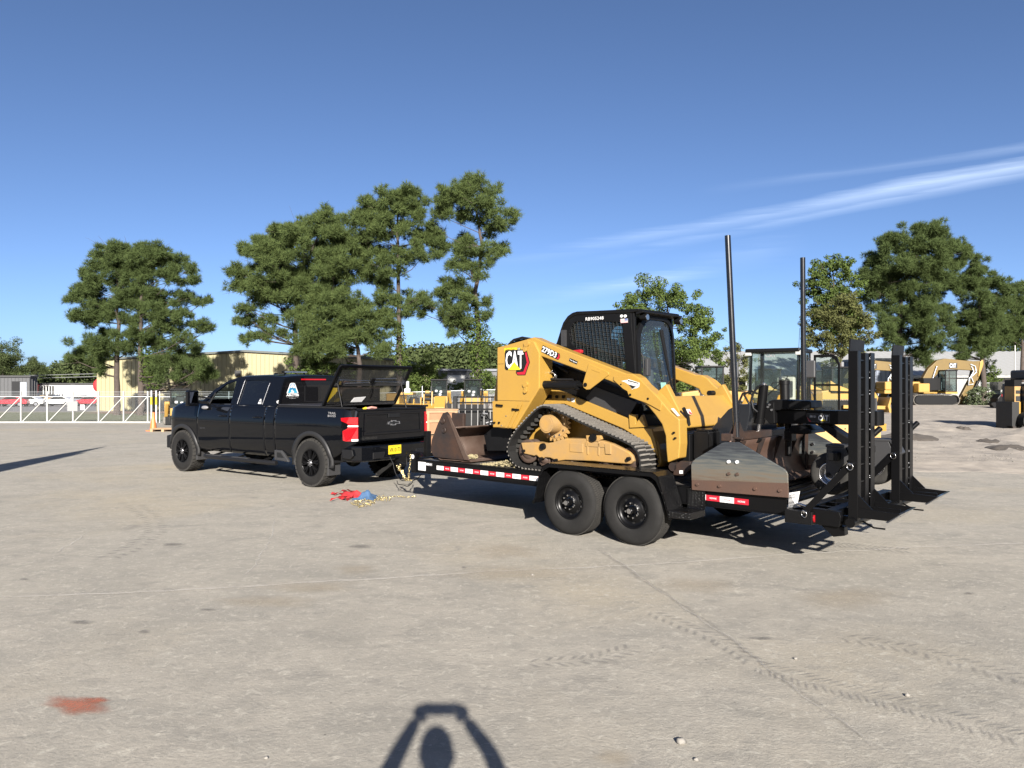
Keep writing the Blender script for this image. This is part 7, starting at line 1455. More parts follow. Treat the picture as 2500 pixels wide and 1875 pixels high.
LEAF = foliage_material('green_leaves', (.105, .140, .040), (.058, .086, .026)); LEAFB = foliage_material('turning_leaves', (.125, .130, .048), (.065, .072, .032)); FARL = foliage_material('far_wood_leaves', (.085, .105, .042), (.050, .068, .030)); IVY = foliage_material('ivy_leaves', (.09, .12, .03), (.045, .07, .02)); SHRUB = foliage_material('grey_green_leaves', (.12, .14, .08), (.07, .09, .05))
BARK = mat('pine_bark', (.10, .075, .06), .9, col2=(.05, .038, .032), vscale=4, bump=.8, bscale=12)
def tri_mesh(name, V, m_, parent, loc):
    """V: (n,3,3) triangles"""
    n = len(V); me = bpy.data.meshes.new(name); me.vertices.add(n*3); me.loops.add(n*3); me.polygons.add(n)
    me.vertices.foreach_set('co', (V.reshape(-1, 3) - np.array(loc)).astype(np.float32).ravel()); me.loops.foreach_set('vertex_index', np.arange(n*3, dtype=np.int32))
    me.polygons.foreach_set('loop_start', np.arange(0, n*3, 3, dtype=np.int32)); me.polygons.foreach_set('loop_total', np.full(n, 3, dtype=np.int32)); me.materials.append(m_); me.update(); me.validate()
    o = bpy.data.objects.new(name, me); COL.objects.link(o)
    if parent is not None: o.parent = parent
    else: o.location = loc
    return o
def unit(a): return a/np.maximum(1e-9, np.linalg.norm(a, axis=-1, keepdims=True))
def needle_tris(rng, ctr, rad, flat, dens=300, ln=.34, wd=.036, k=6):
    n = max(12, int(dens*(rad/.8)**2)); d = unit(rng.normal(size=(n, 3))); r_ = rad*rng.random((n, 1))**.45; d2 = d*np.array([1, 1, flat]); P = ctr + d2*r_
    out = unit(d*np.array([1, 1, .7]) + np.array([0, 0, .45]) + rng.normal(size=(n, 3))*.35)
    T = []
    for _ in range(k):
        dr = unit(out + rng.normal(size=(n, 3))*.55); sd = unit(np.cross(dr, rng.normal(size=(n, 3)))); L_ = ln*(.7+.6*rng.random((n, 1))); B = P + rng.normal(size=(n, 3))*.03
        T.append(np.stack([B - sd*wd*.5, B + sd*wd*.5, B + dr*L_], 1))
    return np.concatenate(T)
def leaf_tris(rng, ctr, rad, flat, dens=260, size=.16):
    n = max(10, int(dens*(rad/.8)**2)); d = unit(rng.normal(size=(n, 3))); P = ctr + d*np.array([1, 1, flat])*rad*rng.random((n, 1))**.4
    nm = unit(d + np.array([0, 0, .6]) + rng.normal(size=(n, 3))*.7); a = unit(np.cross(nm, rng.normal(size=(n, 3)))); b = np.cross(nm, a); s_ = size*(.6+.8*rng.random((n, 1)))
    return np.concatenate([np.stack([P-a*s_*.5, P+b*s_*.32, P+a*s_*.6], 1), np.stack([P-a*s_*.5, P+a*s_*.6, P-b*s_*.32], 1)])
def tree(name, label, cat, zone, d, trunk, blobs, seed, kind='pine', m_=None, group=None, tr0=.27, limbs=.5, dens=260, flat=.8, depth=1.0, bark=None, ground=None, rscale=1.18, extra=None):
    rng = np.random.default_rng(seed); sc = Z[zone][2]; k = d/FPX/sc
    tp = [at(*px(zone, *p), d) for p in trunk]; g0 = ground if ground is not None else ground_z(tp[0].x, d); base = Vector((tp[0].x, d, g0-.1))
    if tp[0].z > g0: tp = [base] + tp
    else: tp[0] = base
    o = thing(name, label, cat, (base.x, d, g0), 0, group); O = (base.x, d, g0)
    tb = MB(O); n_ = len(tp); dense = []
    for i in range(n_-1):
        for j in range(4): dense.append(tp[i].lerp(tp[i+1], j/4) + Vector((rng.normal()*.04, rng.normal()*.04, 0)) * (i+j > 0))
    dense.append(tp[-1]); H_ = dense[-1].z-dense[0].z
    tb.tube(dense, [tr0*(1-.82*((p.z-dense[0].z)/H_))*(1.25 if i == 0 else 1) for i, p in enumerate(dense)], 9)
    xs_ = [b[0] for b in blobs]; xm, hw = (min(xs_)+max(xs_))/2, (max(xs_)-min(xs_))/2*k
    T = []; C = []
    for b in blobs:
        rad = b[2]*k*rscale; off = abs(b[0]-xm)*k; span = math.sqrt(max(.05, hw*hw*1.05-off*off)); hgt = 1
        dy = rng.uniform(.15, 1)*span*.8*depth*(1 if rng.random() < .5 else -1)
        for q, rs_ in ((dy, 1), (-dy*rng.uniform(.4, 1), .85)):      # a clump on either side of the trunk
            j = rng.normal(size=2)*b[2]*.25 if rs_ < 1 else (0, 0); c = at(*px(zone, b[0]+j[0], b[1]+j[1]), d+q); C.append((c, rad*rs_))
            for _ in range(6):      # each clump is several tufts of its own size
                cc = np.array(c) + rng.normal(size=3)*rad*rs_*np.array([.52, .52, .40]); r2 = rad*rs_*rng.uniform(.26, .56)
                T.append(needle_tris(rng, cc, r2, flat, dens) if kind == 'pine' else leaf_tris(rng, cc, r2, flat, dens))
    for c, rad in C:      # limbs reach out from the trunk to their clumps
        if rng.random() > limbs: continue
        z = c.z - rng.uniform(.1, .35)*(Vector((c.x, c.y)) - Vector((base.x, base.y))).length - .2; z = max(g0+1.2, z)
        j = min(range(len(dense)), key=lambda i: abs(dense[i].z-z)); a = dense[j]
        mid = a.lerp(c, .55) + Vector((0, 0, -.12*(c-a).length*rng.random())); r0 = max(.02, tr0*.32*(1-(a.z-g0)/(H_+3)))
        tb.tube([a, mid, c], [r0, r0*.7, .012], 5, caps=False)
        for _ in range(2): e = c + Vector(rng.normal(size=3))*rad*.7; tb.tube([mid.lerp(c, .6), e], [.018, .006], 4, caps=False)
    tb.build('trunk', bark or BARK, o, split=False)
    tri_mesh('crown', np.concatenate(T), m_ or (PINE if kind == 'pine' else LEAF), o, O)
    if extra:
        T = []
        for b in extra: c = at(*px(zone, b[0], b[1]), d-.1); T.append(leaf_tris(rng, np.array(c), b[2]*k, 1.2, 420, .15))
        tri_mesh('ivy', np.concatenate(T), IVY, o, O)
    return o
WL1 = [(580,200,90),(680,190,70),(800,200,70),(480,260,70),(450,350,70),(340,420,70),(420,480,80),(560,360,100),(720,330,100),(300,560,60),(220,650,60),(350,630,80),(470,590,90),(600,520,90),(760,500,70),(400,740,70),(260,860,70),(380,830,80),(520,770,90),(640,720,90),(800,740,60),(560,880,80),(700,860,60),(600,1030,90),(500,1110,90),(380,1150,90),(290,1210,70),(220,1250,50),(420,1250,80),(540,1200,90),(660,1130,80),(760,1140,70),(480,1330,60),(420,900,50),(640,280,90),(800,620,90),(840,860,80),(780,1000,80),(820,420,90),(700,620,80)]
WL2 = [(930,190,80),(1050,210,80),(1150,270,70),(1260,320,70),(1380,380,50),(1390,490,60),(1250,480,80),(880,330,110),(1030,360,100),(1140,420,90),(930,480,80),(960,650,90),(1050,640,60),(1300,660,80),(1430,690,60),(1520,690,40),(1200,720,60),(1100,830,70),(1260,850,70),(1400,900,70),(1530,960,60),(1030,900,80),(1180,960,90),(1330,1040,80),(1390,1140,60),(900,1050,70),(1050,1090,90),(1200,1130,80),(1080,1260,90),(1220,1270,90),(1340,1300,80),(1480,1330,80),(1560,1400,60),(1420,1420,60),(1250,1400,70),(1080,1380,80),(1000,280,90),(870,780,80),(870,560,80),(960,760,80),(1060,740,70),(960,980,80)]
tree('pine_tree', 'pine tree with bare lower trunk, left one of the pair at far left', 'tree', 'W', 62, [(655, 1600), (655, 1250), (670, 800), (640, 250)], WL1, 1, m_=PINED, group='pine trees', limbs=.7)
tree('pine_tree', 'ivy clad pine tree, right one of the pair at far left', 'tree', 'W', 61, [(885, 1600), (880, 1250), (880, 700), (980, 230)], WL2, 2, m_=PINED, group='pine trees', limbs=.7, extra=[(950,1150,80),(1000,1230,90),(930,1290,80),(1020,1340,80),(930,1400,70),(980,1460,70),(900,1220,60),(1060,1420,60),(1040,1500,50)])
FA = [(800,420,70),(870,430,60),(700,480,70),(600,490,70),(470,500,60),(540,560,80),(400,580,70),(310,620,60),(420,650,80),(520,650,90),(640,600,90),(760,540,90),(860,540,80),(960,560,70),(370,720,70),(480,740,80),(600,730,90),(720,680,90),(850,660,90),(980,660,80),(1060,600,60),(200,760,45),(250,800,55),(330,830,55),(190,870,45),(280,880,55),(400,880,70),(500,830,80),(640,830,90),(780,780,90),(900,780,90),(1020,760,80),(280,1000,45),(380,950,65),(480,960,80),(600,930,90),(740,900,90),(860,890,80),(230,1095,34),(300,1085,38),(370,1090,38),(440,1080,34),(270,1215,30),(340,1195,40),(420,1170,42),(490,1165,42)]
FB = [(800,980,80),(920,990,80),(1030,970,70),(680,1050,80),(800,1090,90),(920,1100,90),(1040,1080,80),(640,1160,70),(740,1190,90),(860,1200,90),(980,1200,80),(1080,1170,70),(640,1270,70),(760,1290,80),(880,1290,70),(1150,1260,50),(1200,1200,45)]
FC = [(1240,250,60),(1340,250,60),(1420,290,60),(1160,290,60),(1070,330,60),(1060,400,70),(990,430,50),(1180,380,80),(1300,350,80),(1400,390,70),(1460,470,55),(1100,480,70),(1220,470,70),(1330,480,55),(1480,540,60),(1060,560,60),(1380,600,75),(1300,640,65),(1440,660,50),(1130,650,60),(1180,720,65),(1280,740,55),(1100,760,55),(1180,820,55),(1160,930,65),(1260,960,45),(1350,960,55),(1410,920,45),(1200,1030,45),(1310,1030,45),(1230,1100,55),(1130,1100,36)]
FD = [(1750,160,50),(1680,200,60),(1800,210,60),(1890,220,45),(1600,240,60),(1560,310,50),(1700,290,70),(1810,310,60),(1620,340,60),(1870,320,50),(1540,390,55),(1700,390,45),(1840,400,55),(1930,410,55),(2010,380,45),(2030,430,28),(1960,470,45),(1880,490,45),(1540,520,45),(1590,590,55),(1540,640,45),(1720,560,55),(1700,640,65),(1800,640,45),(1900,600,55),(1950,640,45),(1880,690,36),(1640,720,45),(1740,740,55),(1810,780,42),(1610,860,65),(1540,900,55),(1680,890,70),(1750,950,50),(1460,980,50),(1560,1000,70),(1650,1030,70),(1430,1040,36),(1620,1110,50),(1720,1110,50),(1850,960,34),(1860,1040,34),(1650,1160,34)]
tree('pine_tree', 'broad pine tree with low drooping left branches behind the pickup cab', 'tree', 'F', 57, [(600, 1450), (600, 1050), (640, 750), (800, 430)], FA, 3, group='pine trees')
tree('pine_tree', 'bushy low pine tree directly behind the pickup bed', 'tree', 'F', 54, [(1022, 1480), (1015, 1270), (930, 1050), (900, 980)], FB, 4, group='pine trees')
tree('pine_tree', 'tall straight pine tree above the raised truck lid', 'tree', 'F', 56, [(1282, 1500), (1280, 1000), (1272, 600), (1275, 260)], FC, 5, group='pine trees', extra=[(1285, 1180, 45), (1290, 1260, 50), (1290, 1330, 55), (1300, 1400, 60), (1280, 1120, 35)])
tree('pine_tree', 'tallest leaning pine tree with ivy covered trunk at centre', 'tree', 'F', 55, [(1800, 1560), (1800, 1150), (1785, 900), (1822, 600), (1800, 420), (1750, 180)], FD, 6, group='pine trees', extra=[(1790,1060,60),(1800,1130,70),(1790,1210,70),(1810,1280,75),(1800,1350,70),(1810,1420,75),(1800,1490,70),(1740,1180,45),(1850,1170,45),(1770,990,40)])
# bare dead limbs on the tall straight pine
o = None
GP = [(1560,170,60),(1640,160,55),(1680,220,60),(1450,190,60),(1370,230,60),(1340,310,60),(1260,330,50),(1240,360,30),(1460,280,80),(1580,270,80),(1700,290,70),(1790,260,50),(1840,290,40),(1860,330,40),(1820,370,50),(1290,400,60),(1400,380,80),(1520,370,80),(1640,370,80),(1740,370,60),(1240,450,60),(1340,480,80),(1480,470,80),(1620,460,80),(1730,450,60),(1280,560,70),(1400,580,70),(1500,560,80),(1640,540,70),(1300,640,60),(1420,680,60),(1540,650,80),(1660,640,80),(1320,740,70),(1480,740,70),(1600,740,80),(1720,720,70),(1780,790,60),(1330,820,60),(1450,830,60),(1540,820,60),(1620,850,50),(1700,840,50),(1560,930,55),(1600,980,50)]
GR = [(1900,390,50),(1930,410,40),(1820,450,60),(1900,470,60),(1760,500,50),(1850,540,70),(2020,470,50),(1990,530,60),(2060,520,50),(1960,610,80),(2060,610,70),(1900,680,70),(2000,710,80),(1850,760,60),(1950,800,80),(1880,870,60),(1950,890,60),(1800,900,50),(1820,950,45),(2040,880,40)]
GR2 = [(2160,550,60),(2190,600,60),(2120,640,70),(2200,690,60),(2100,740,80),(2190,780,60),(2060,820,70),(2140,840,60),(2260,620,70),(2280,720,80),(2260,820,70),(2330,680,70),(2350,780,70)]
tree('pine_tree', 'large round topped pine tree above the right standing ramp', 'tree', 'G', 70, [(1430, 1180), (1430, 880), (1450, 500), (1600, 200)], GP, 7, m_=PINED, group='pine trees', tr0=.3)
tree('pine_tree', 'pine tree between the large round pine and the right edge', 'tree', 'G', 72, [(1960, 1200), (1950, 900), (1930, 600), (1910, 400)], GR, 8, m_=PINED, group='pine trees', tr0=.28)
tree('pine_tree', 'pine tree cut by the right edge of the picture', 'tree', 'G', 76, [(2210, 1150), (2200, 800), (2190, 580)], GR2, 9, m_=PINED, group='pine trees', tr0=.25)
GD_ = [(1010,360,50),(940,390,50),(1080,370,40),(1100,440,50),(920,460,40),(1000,460,60),(890,510,50),(980,540,60),(1080,530,60),(1160,480,40),(900,570,50),(1010,600,60),(1120,600,60),(960,650,60),(1070,680,70),(1160,690,60),(900,700,50),(990,740,70),(1100,780,70),(1190,760,50),(880,790,50),(970,830,60),(1060,860,60),(1180,840,50),(1250,820,40),(880,880,50),(980,920,60),(1080,930,60),(1010,980,40)]
tree('leafy_tree', 'yellow green leafy tree with browning lower crown behind the wheel loader', 'tree', 'G', 66, [(1015, 1150), (1010, 950), (1020, 650), (1010, 380)], GD_[:16]+GD_[16:20], 10, kind='leaf', m_=LEAF, tr0=.18, rscale=1.35, dens=420, group='leafy trees')
tree('leafy_tree', 'browning small tree in front of the yellow green tree', 'tree', 'G', 64, [(1060, 1150), (1060, 950), (1080, 700)], GD_[12:], 11, kind='leaf', m_=LEAFB, tr0=.15, rscale=1.3, dens=400, group='leafy trees')
tree('leafy_tree', 'large dark leafy oak rising behind the loader cab', 'tree', 'P', 60, [(1640, 1010), (1640, 860), (1630, 740)], [(1640,730,30),(1700,745,25),(1600,720,35),(1560,730,30),(1520,745,22),(1680,780,35),(1720,790,25),(1740,830,20),(1690,830,35),(1650,860,35),(1700,880,30),(1740,870,18),(1680,920,30),(1600,780,40),(1560,790,35),(1550,850,40),(1620,840,40),(1640,900,35),(1660,950,35),(1600,930,35)], 12, kind='leaf', m_=LEAF, tr0=.25, dens=420, group='leafy trees', rscale=1.3)
tree('leafy_tree', 'small leafy tree seen left of the tall near pole', 'tree', 'P', 68, [(1800, 1010), (1800, 900), (1800, 850)], [(1800,850,18),(1780,880,22),(1815,885,20),(1790,915,24),(1825,920,18),(1770,940,20),(1805,945,22)], 13, kind='leaf', m_=LEAFB, tr0=.12, dens=300, group='leafy trees')
tree('leafy_tree', 'dark leafy tree at the left edge behind the grey shed', 'tree', 'P', 112, [(8, 985), (8, 900), (5, 850)], [(8,845,25),(20,862,25),(0,870,30),(25,885,25),(10,900,30),(-20,880,40),(35,905,20),(-15,920,35)], 14, kind='leaf', m_=FARL, tr0=.3, dens=240, group='leafy trees')
tree('pine_tree', 'small far pine standing above the wood at left', 'tree', 'P', 128, [(85, 985), (85, 910), (85, 880)], [(85,879,11),(78,890,12),(92,890,12),(72,900,12),(85,903,15),(98,902,12)], 15, m_=FARL, tr0=.3, dens=120, group='pine trees')
tree('leafy_bush', 'round green bush behind the raised truck lid', 'bush', 'P', 66, [(1020, 1000), (1020, 920)], [(1015,905,28),(1042,900,24),(1000,930,28),(1030,932,28),(1052,925,20),(1010,955,28),(1045,955,22)], 16, kind='leaf', m_=LEAF, tr0=.1, dens=340, group='bushes')
tree('leafy_bush', 'dark undergrowth bush below the low pine behind the pickup bed', 'bush', 'P', 56, [(770, 1000), (770, 930)], [(745,880,26),(775,895,28),(800,890,24),(730,905,26),(760,925,28),(800,925,28),(830,915,22),(850,900,20)], 17, kind='leaf', m_=LEAF, tr0=.1, dens=340, group='bushes')
tree('leafy_bush', 'grey green weedy shrub beside the excavator stick', 'bush', 'P', 63, [(2400, 990), (2400, 960)], [(2385,955,14),(2405,958,16),(2375,972,16),(2398,975,18),(2420,972,16),(2430,980,12),(2365,982,12),(2440,970,10)], 18, kind='leaf', m_=SHRUB, tr0=.04, dens=420, group='bushes', limbs=.3)
tree('leafy_bush', 'dark leafy shrub against the white building at right', 'bush', 'P', 84, [(2412, 985), (2412, 930)], [(2405,890,16),(2420,905,16),(2400,915,18),(2425,925,14),(2410,940,16),(2390,900,12)], 19, kind='leaf', m_=LEAF, tr0=.08, dens=340, group='bushes')
tree('leafy_bush', 'low green hedge in front of the grey and white building', 'bush', 'P', 78, [(1120, 985), (1120, 955)], [(1090,950,12),(1108,947,12),(1126,945,12),(1144,947,12),(1160,950,12),(1180,945,14),(1200,935,18),(1215,920,22),(1190,925,16)], 20, kind='leaf', m_=LEAF, tr0=.05, dens=340, group='bushes', limbs=.2)
# far wood: one mass along the skyline, in front and behind the viewer
rng = np.random.default_rng(40); T = []
def wood(px0, px1, tab, d0, step, size=.58, dens=42):
    x = px0
    while x < px1:
        d = d0 + rng.uniform(-8, 12); ytop = lerp_tab(x, tab) + rng.normal()*5; top = CAMH-(ytop-YH)/FPX*d; c = at(x, 0, d); z = top-1.6
        T.append(leaf_tris(rng, np.array((c.x, d, z)), 2.2, .9, dens*1.2, size))
        while z > -2: z -= 2.2; T.append(leaf_tris(rng, np.array((c.x+rng.normal()*.8, d+rng.normal(), z)), 2.4, 1, dens, size))
        x += step
wood(-260, 260, [(-260, 880), (40, 905), (120, 900), (150, 885), (170, 880), (200, 882), (240, 885), (300, 895)], 142, 13)
wood(860, 1330, [(860, 870), (960, 860), (1000, 850), (1060, 842), (1130, 846), (1180, 836), (1240, 838), (1330, 855)], 118, 14)
wood(1330, 1700, [(1330, 880), (1700, 905)], 150, 16); wood(2080, 2760, [(2080, 862), (2150, 850), (2220, 866), (2400, 860), (2500, 845), (2760, 850)], 150, 15)
stuff(tag(tri_mesh('far_wood', np.concatenate(T), FARL, None, (0, 130, 0)), 'dark green wood along the skyline behind the yard', 'wood'))
T = []  # unseen wood, added and enlarged to put a dark band in the truck's reflections
for k in range(150):
    a = R(190 + 160*k/150 + rng.normal()*.6); rr_ = 55+rng.uniform(-4, 8); c = np.array((rr_*math.cos(a), rr_*math.sin(a), 0)); h = 10+4*rng.random()
    for z in np.arange(1.5, h, 2.4): T.append(leaf_tris(rng, c+np.array((rng.normal(), rng.normal(), z)), 2.8, 1, 9, 1.3))
stuff(tag(tri_mesh('wood_behind_viewer', np.concatenate(T), FARL, None, (0, -75, 0)), 'unseen dark wood behind the photographer, sized for its reflection in the truck', 'wood'))
# ================================================================== marks and litter on the concrete
def decal_mat(name, col, lo=.35, hi=.6, scale=18, shape='blob', strength=1.0, stretch=(1, 1, 1)):
    m = bpy.data.materials.new(name); m.use_nodes = True; t = m.node_tree; b = t.nodes['Principled BSDF']; b.inputs['Base Color'].default_value = (*[c*ALB for c in col], 1); b.inputs['Roughness'].default_value = .9; b.inputs['Specular IOR Level'].default_value = .2
    tcn = t.nodes.new('ShaderNodeTexCoord'); g = t.nodes.new('ShaderNodeNewGeometry'); mp_ = t.nodes.new('ShaderNodeMapping'); mp_.inputs['Scale'].default_value = stretch; t.links.new(g.outputs['Position'], mp_.inputs[0])
    n = t.nodes.new('ShaderNodeTexNoise'); n.inputs['Scale'].default_value = scale; n.inputs['Detail'].default_value = 8; n.inputs['Roughness'].default_value = .7; t.links.new(mp_.outputs[0], n.inputs['Vector'])
    src = n.outputs[0]
    at_ = t.nodes.new('ShaderNodeAttribute'); at_.attribute_name = 'fade'      # 0 at the rim, 1 inside
    a = t.nodes.new('ShaderNodeMath'); a.operation = 'MULTIPLY'; t.links.new(at_.outputs['Fac'], a.inputs[0]); t.links.new(src, a.inputs[1])
    r = t.nodes.new('ShaderNodeMapRange'); r.inputs[1].default_value = lo; r.inputs[2].default_value = hi; r.inputs[4].default_value = strength; t.links.new(a.outputs[0], r.inputs[0]); t.links.new(r.outputs[0], b.inputs['Alpha']); return m
def fade_attr(o, vals):
    at_ = o.data.attributes.new('fade', 'FLOAT', 'POINT'); at_.data.foreach_set('value', vals)
def strip(name, pts, w_, m_, zz=.004, nj=.02):
    """pts: photo pixels on the ground; ribbon of width w_"""
    P = [Vector(gnd(*p)) for p in pts]; Q = []
    for a, b in zip(P, P[1:]):
        n_ = max(2, int((b-a).length/.12))
        for k in range(n_): Q.append(a.lerp(b, k/n_))
    Q.append(P[-1]); g = random.Random(len(Q)); v = []; f = []; fd_ = []
    for i, q in enumerate(Q):
        t = (Q[min(i+1, len(Q)-1)]-Q[max(i-1, 0)]).normalized(); n_ = Vector((-t.y, t.x)); c = q + n_*g.uniform(-nj, nj); ww = w_*g.uniform(.6, 1.2)
        for s_, fv in ((-1, 0), (0, 1), (1, 0)): v.append((c.x+n_.x*ww*s_/2, c.y+n_.y*ww*s_/2, zz)); fd_.append(fv * min(1, min(i, len(Q)-1-i)/3))
    for i in range(len(Q)-1):
        for j in (0, 1): f.append((i*3+j, i*3+j+1, i*3+4+j, i*3+3+j))
    m = MB(); m.add(v, f); o = m.build(name, m_, ground, split=False); fade_attr(o, fd_); return o
def patch(name, cx, cy, rx, ry, m_, zz=.0045, n=24):
    """soft-rimmed patch centred on a photo pixel, radii in pixels"""
    c = Vector(gnd(cx, cy)); ex = Vector(gnd(cx+rx, cy))-c; ey = Vector(gnd(cx, cy-ry))-c; v = [(c.x, c.y, zz)]; fd_ = [1.]; f = []; K_ = 8; ph_ = cx*.37
    for k in range(1, K_+1):
        for j in range(n):
            a = 2*math.pi*j/n; w_ = 1+.45*mnoise.noise(Vector((math.cos(a)*1.6+ph_, math.sin(a)*1.6, cy*.1))); q = c + (ex*math.cos(a) + ey*math.sin(a))*(k/K_)*w_; v.append((q.x, q.y, zz)); fd_.append(1-sstep(k/K_))
    for j in range(n): f.append((0, 1+j, 1+(j+1) % n))
    for k in range(K_-1):
        for j in range(n): f.append((1+k*n+j, 1+(k+1)*n+j, 1+(k+1)*n+(j+1) % n, 1+k*n+(j+1) % n))
    m = MB(); m.add(v, f); o = m.build(name, m_, ground, split=False); fade_attr(o, fd_); return o
PALE = decal_mat('pale_joint_dust', (.66, .62, .55), .10, .42, 7, strength=.7); DARKL = decal_mat('dark_joint_crack', (.30, .285, .26), .2, .6, 9, strength=.3); SCR = decal_mat('pale_scrape', (.70, .67, .60), .2, .55, 25, strength=.7); PALE2 = decal_mat('pale_crumbled_edge', (.55, .52, .46), .25, .5, 12, strength=.45)
TANP = decal_mat('tan_dust', (.54, .46, .34), .1, .6, 1.6, strength=.38); ORP = decal_mat('orange_marking_paint', (.46, .17, .11), .10, .52, 55, strength=.85); OIL = decal_mat('dark_stain', (.20, .19, .18), .2, .55, 7, strength=.5); TYM = decal_mat('tyre_print', (.24, .235, .23), .16, .5, 5, strength=.42)
strip('joint_line', [(-60, 1462), (200, 1452), (560, 1436), (1000, 1408), (1250, 1393), (1600, 1378), (1900, 1356), (2250, 1336), (2560, 1325)], .08, PALE)
strip('joint_line', [(1440, 1330), (1490, 1360), (1560, 1410), (1660, 1475), (1800, 1570), (1900, 1650), (2010, 1730), (2120, 1810), (2200, 1880)], .11, DARKL, .0042); strip('joint_line', [(1445, 1330), (1495, 1360), (1565, 1412), (1665, 1480), (1805, 1575), (1905, 1655), (2015, 1738), (2130, 1820), (2210, 1890)], .07, PALE2, .0052)
strip('scrape_mark', [(672, 1262), (668, 1300), (645, 1345), (610, 1395), (580, 1425)], .035, SCR); strip('scrape_mark', [(225, 1295), (180, 1325), (120, 1360)], .05, SCR); strip('scrape_mark', [(995, 1603), (1040, 1613), (1098, 1626)], .045, SCR, .0048); strip('scrape_mark', [(2055, 1380), (2110, 1392), (2185, 1402)], .07, SCR); strip('scrape_mark', [(2225, 1310), (2290, 1316), (2345, 1323)], .06, SCR); strip('scrape_mark', [(2130, 1362), (2150, 1364)], .05, SCR); strip('scrape_mark', [(270, 1612), (320, 1595)], .06, SCR); strip('scrape_mark', [(840, 1875), (850, 1835), (838, 1828)], .02, SCR)
for c in ((1240, 1345, 130, 24), (870, 1390, 90, 18), (760, 1435, 180, 22), (650, 1470, 200, 25), (2060, 1460, 190, 40), (1500, 1850, 80, 30), (1700, 1430, 160, 30), (1250, 1400, 260, 30)): patch('dust_patch', *c, TANP)
patch('paint_stain', 185, 1724, 115, 34, ORP, .006); patch('paint_stain', 235, 1712, 50, 12, ORP, .0065)
for c in ((352, 1543, 30, 10), (1132, 1386, 12, 5), (60, 1415, 22, 5), (2365, 1450, 28, 6), (200, 1520, 60, 12), (510, 1490, 40, 6), (1860, 1560, 60, 8), (420, 1330, 60, 8), (880, 1335, 70, 8)): patch('stain', *c, OIL, .0055)
# tread prints in the dust
def prints(path, n_, w_, m_, zz=.0058, gap=.55):
    P = [Vector(gnd(*p)) for p in path]; L_ = [0]
    for a, b in zip(P, P[1:]): L_.append(L_[-1]+(b-a).length)
    mb = MB(); fd_ = []
    for k in range(n_):
        s_ = L_[-1]*k/n_; j = max(i for i in range(len(P)-1) if L_[i] <= s_); t = (P[j+1]-P[j]).normalized(); q = P[j]+t*(s_-L_[j]); n2 = Vector((-t.y, t.x)); ln = L_[-1]/n_*gap
        for sd in (-1, 1):
            c = q + n2*sd*w_*(.27+random.uniform(-.05, .05)) + t*ln*(.25*sd+random.uniform(-.2, .2)); v = []
            for a, b in ((0, 0), (-1, -1), (1, -1), (1, 1), (-1, 1)): p = c + t*(a*ln*.45 + b*sd*.03) + n2*b*w_*.2; v.append((p.x, p.y, zz))
            mb.add(v, [(0, 1, 2), (0, 2, 3), (0, 3, 4), (0, 4, 1)]); fd_ += [1, .35, .35, .35, .35]
    o = mb.build('tread_print', m_, ground, split=False); stuff(o); fade_attr(o, fd_); return o
prints([(1860, 1630), (1990, 1668), (2140, 1705), (2300, 1748), (2520, 1812)], 30, .28, TYM); prints([(1600, 1500), (1760, 1565), (1860, 1630)], 14, .2, decal_mat('faint_tread_print', (.22, .215, .21), .12, .45, 9, strength=.3)); prints([(330, 1235), (375, 1270), (380, 1300), (330, 1335), (250, 1370)], 26, .3, MATS.get('x') or decal_mat('faint_tread_print', (.26, .25, .24), .15, .5, 4, strength=.28)); prints([(1310, 1620), (1450, 1612), (1560, 1580)], 10, .2, decal_mat('faint_tread_print', (.24, .23, .22), .12, .45, 9, strength=.3)); prints([(2040, 1330), (2150, 1340), (2230, 1346)], 14, .3, TYM); prints([(2080, 1560), (2250, 1590), (2420, 1640), (2560, 1680)], 16, .26, decal_mat('faint_tread_print', (.24, .23, .22), .12, .45, 9, strength=.3))
# pebbles: a few single stones, the rest as scattered chips
STONE = mat('pale_stone', (.30, .28, .25), .9, var=.25, vscale=20)
def stone_mesh(mb, c, r_, g):
    t0 = g.random()*6; mb.sphere((0, 0, 0), 1, 7, 5); n_ = 42; st = len(mb.v)-7*6
    for i in range(st, len(mb.v)):
        x, y, z = mb.v[i]; k = r_*(.8+.4*mnoise.noise(Vector((x*1.3+t0, y*1.3, z*1.3)))); mb.v[i] = (c[0]+x*k, c[1]+y*k*.8, c[2]+r_*.35+z*k*.6)
g = random.Random(11)
for (x, y, r_), lab in zip(((1662, 1815, .035), (1700, 1857, .016), (2215, 1700, .02), (1942, 1610, .018), (1300, 1405, .018), (650, 1853, .014)), ('largest pale pebble near the bottom edge right of the shadow', 'small pebble just below the largest pebble at the bottom', 'dark pebble on the tread prints at lower right', 'dark pebble right of centre on the concrete', 'small pebble on the pale joint line at centre', 'tiny pebble near the bottom edge left of the shadow')):
    c = gnd(x, y); m = MB(); stone_mesh(m, (0, 0, 0), r_, g); o = m.build('pebble', STONE); o.location = (c[0], c[1], 0); tag(o, lab, 'pebble', 'loose pebbles')
rng = np.random.default_rng(77); V = []
def chips(n_, fx, fy, s0, s1, zf=lambda x, y: 0):
    x = fx(n_); y = fy(n_); a = rng.random(n_)*6.28; s_ = s0+(s1-s0)*rng.random(n_)**3
    for i in range(n_):
        z = zf(x[i], y[i]); c, q = math.cos(a[i])*s_[i], math.sin(a[i])*s_[i]; A, B, C, D, E_ = (x[i]+c, y[i]+q, z), (x[i]-q, y[i]+c, z), (x[i]-c*.8, y[i]-q, z), (x[i]+q, y[i]-c*.9, z), (x[i]+c*.2, y[i], z+s_[i]*.8)
        for t in ((A, B, E_), (B, C, E_), (C, D, E_), (D, A, E_)): V.append(t)
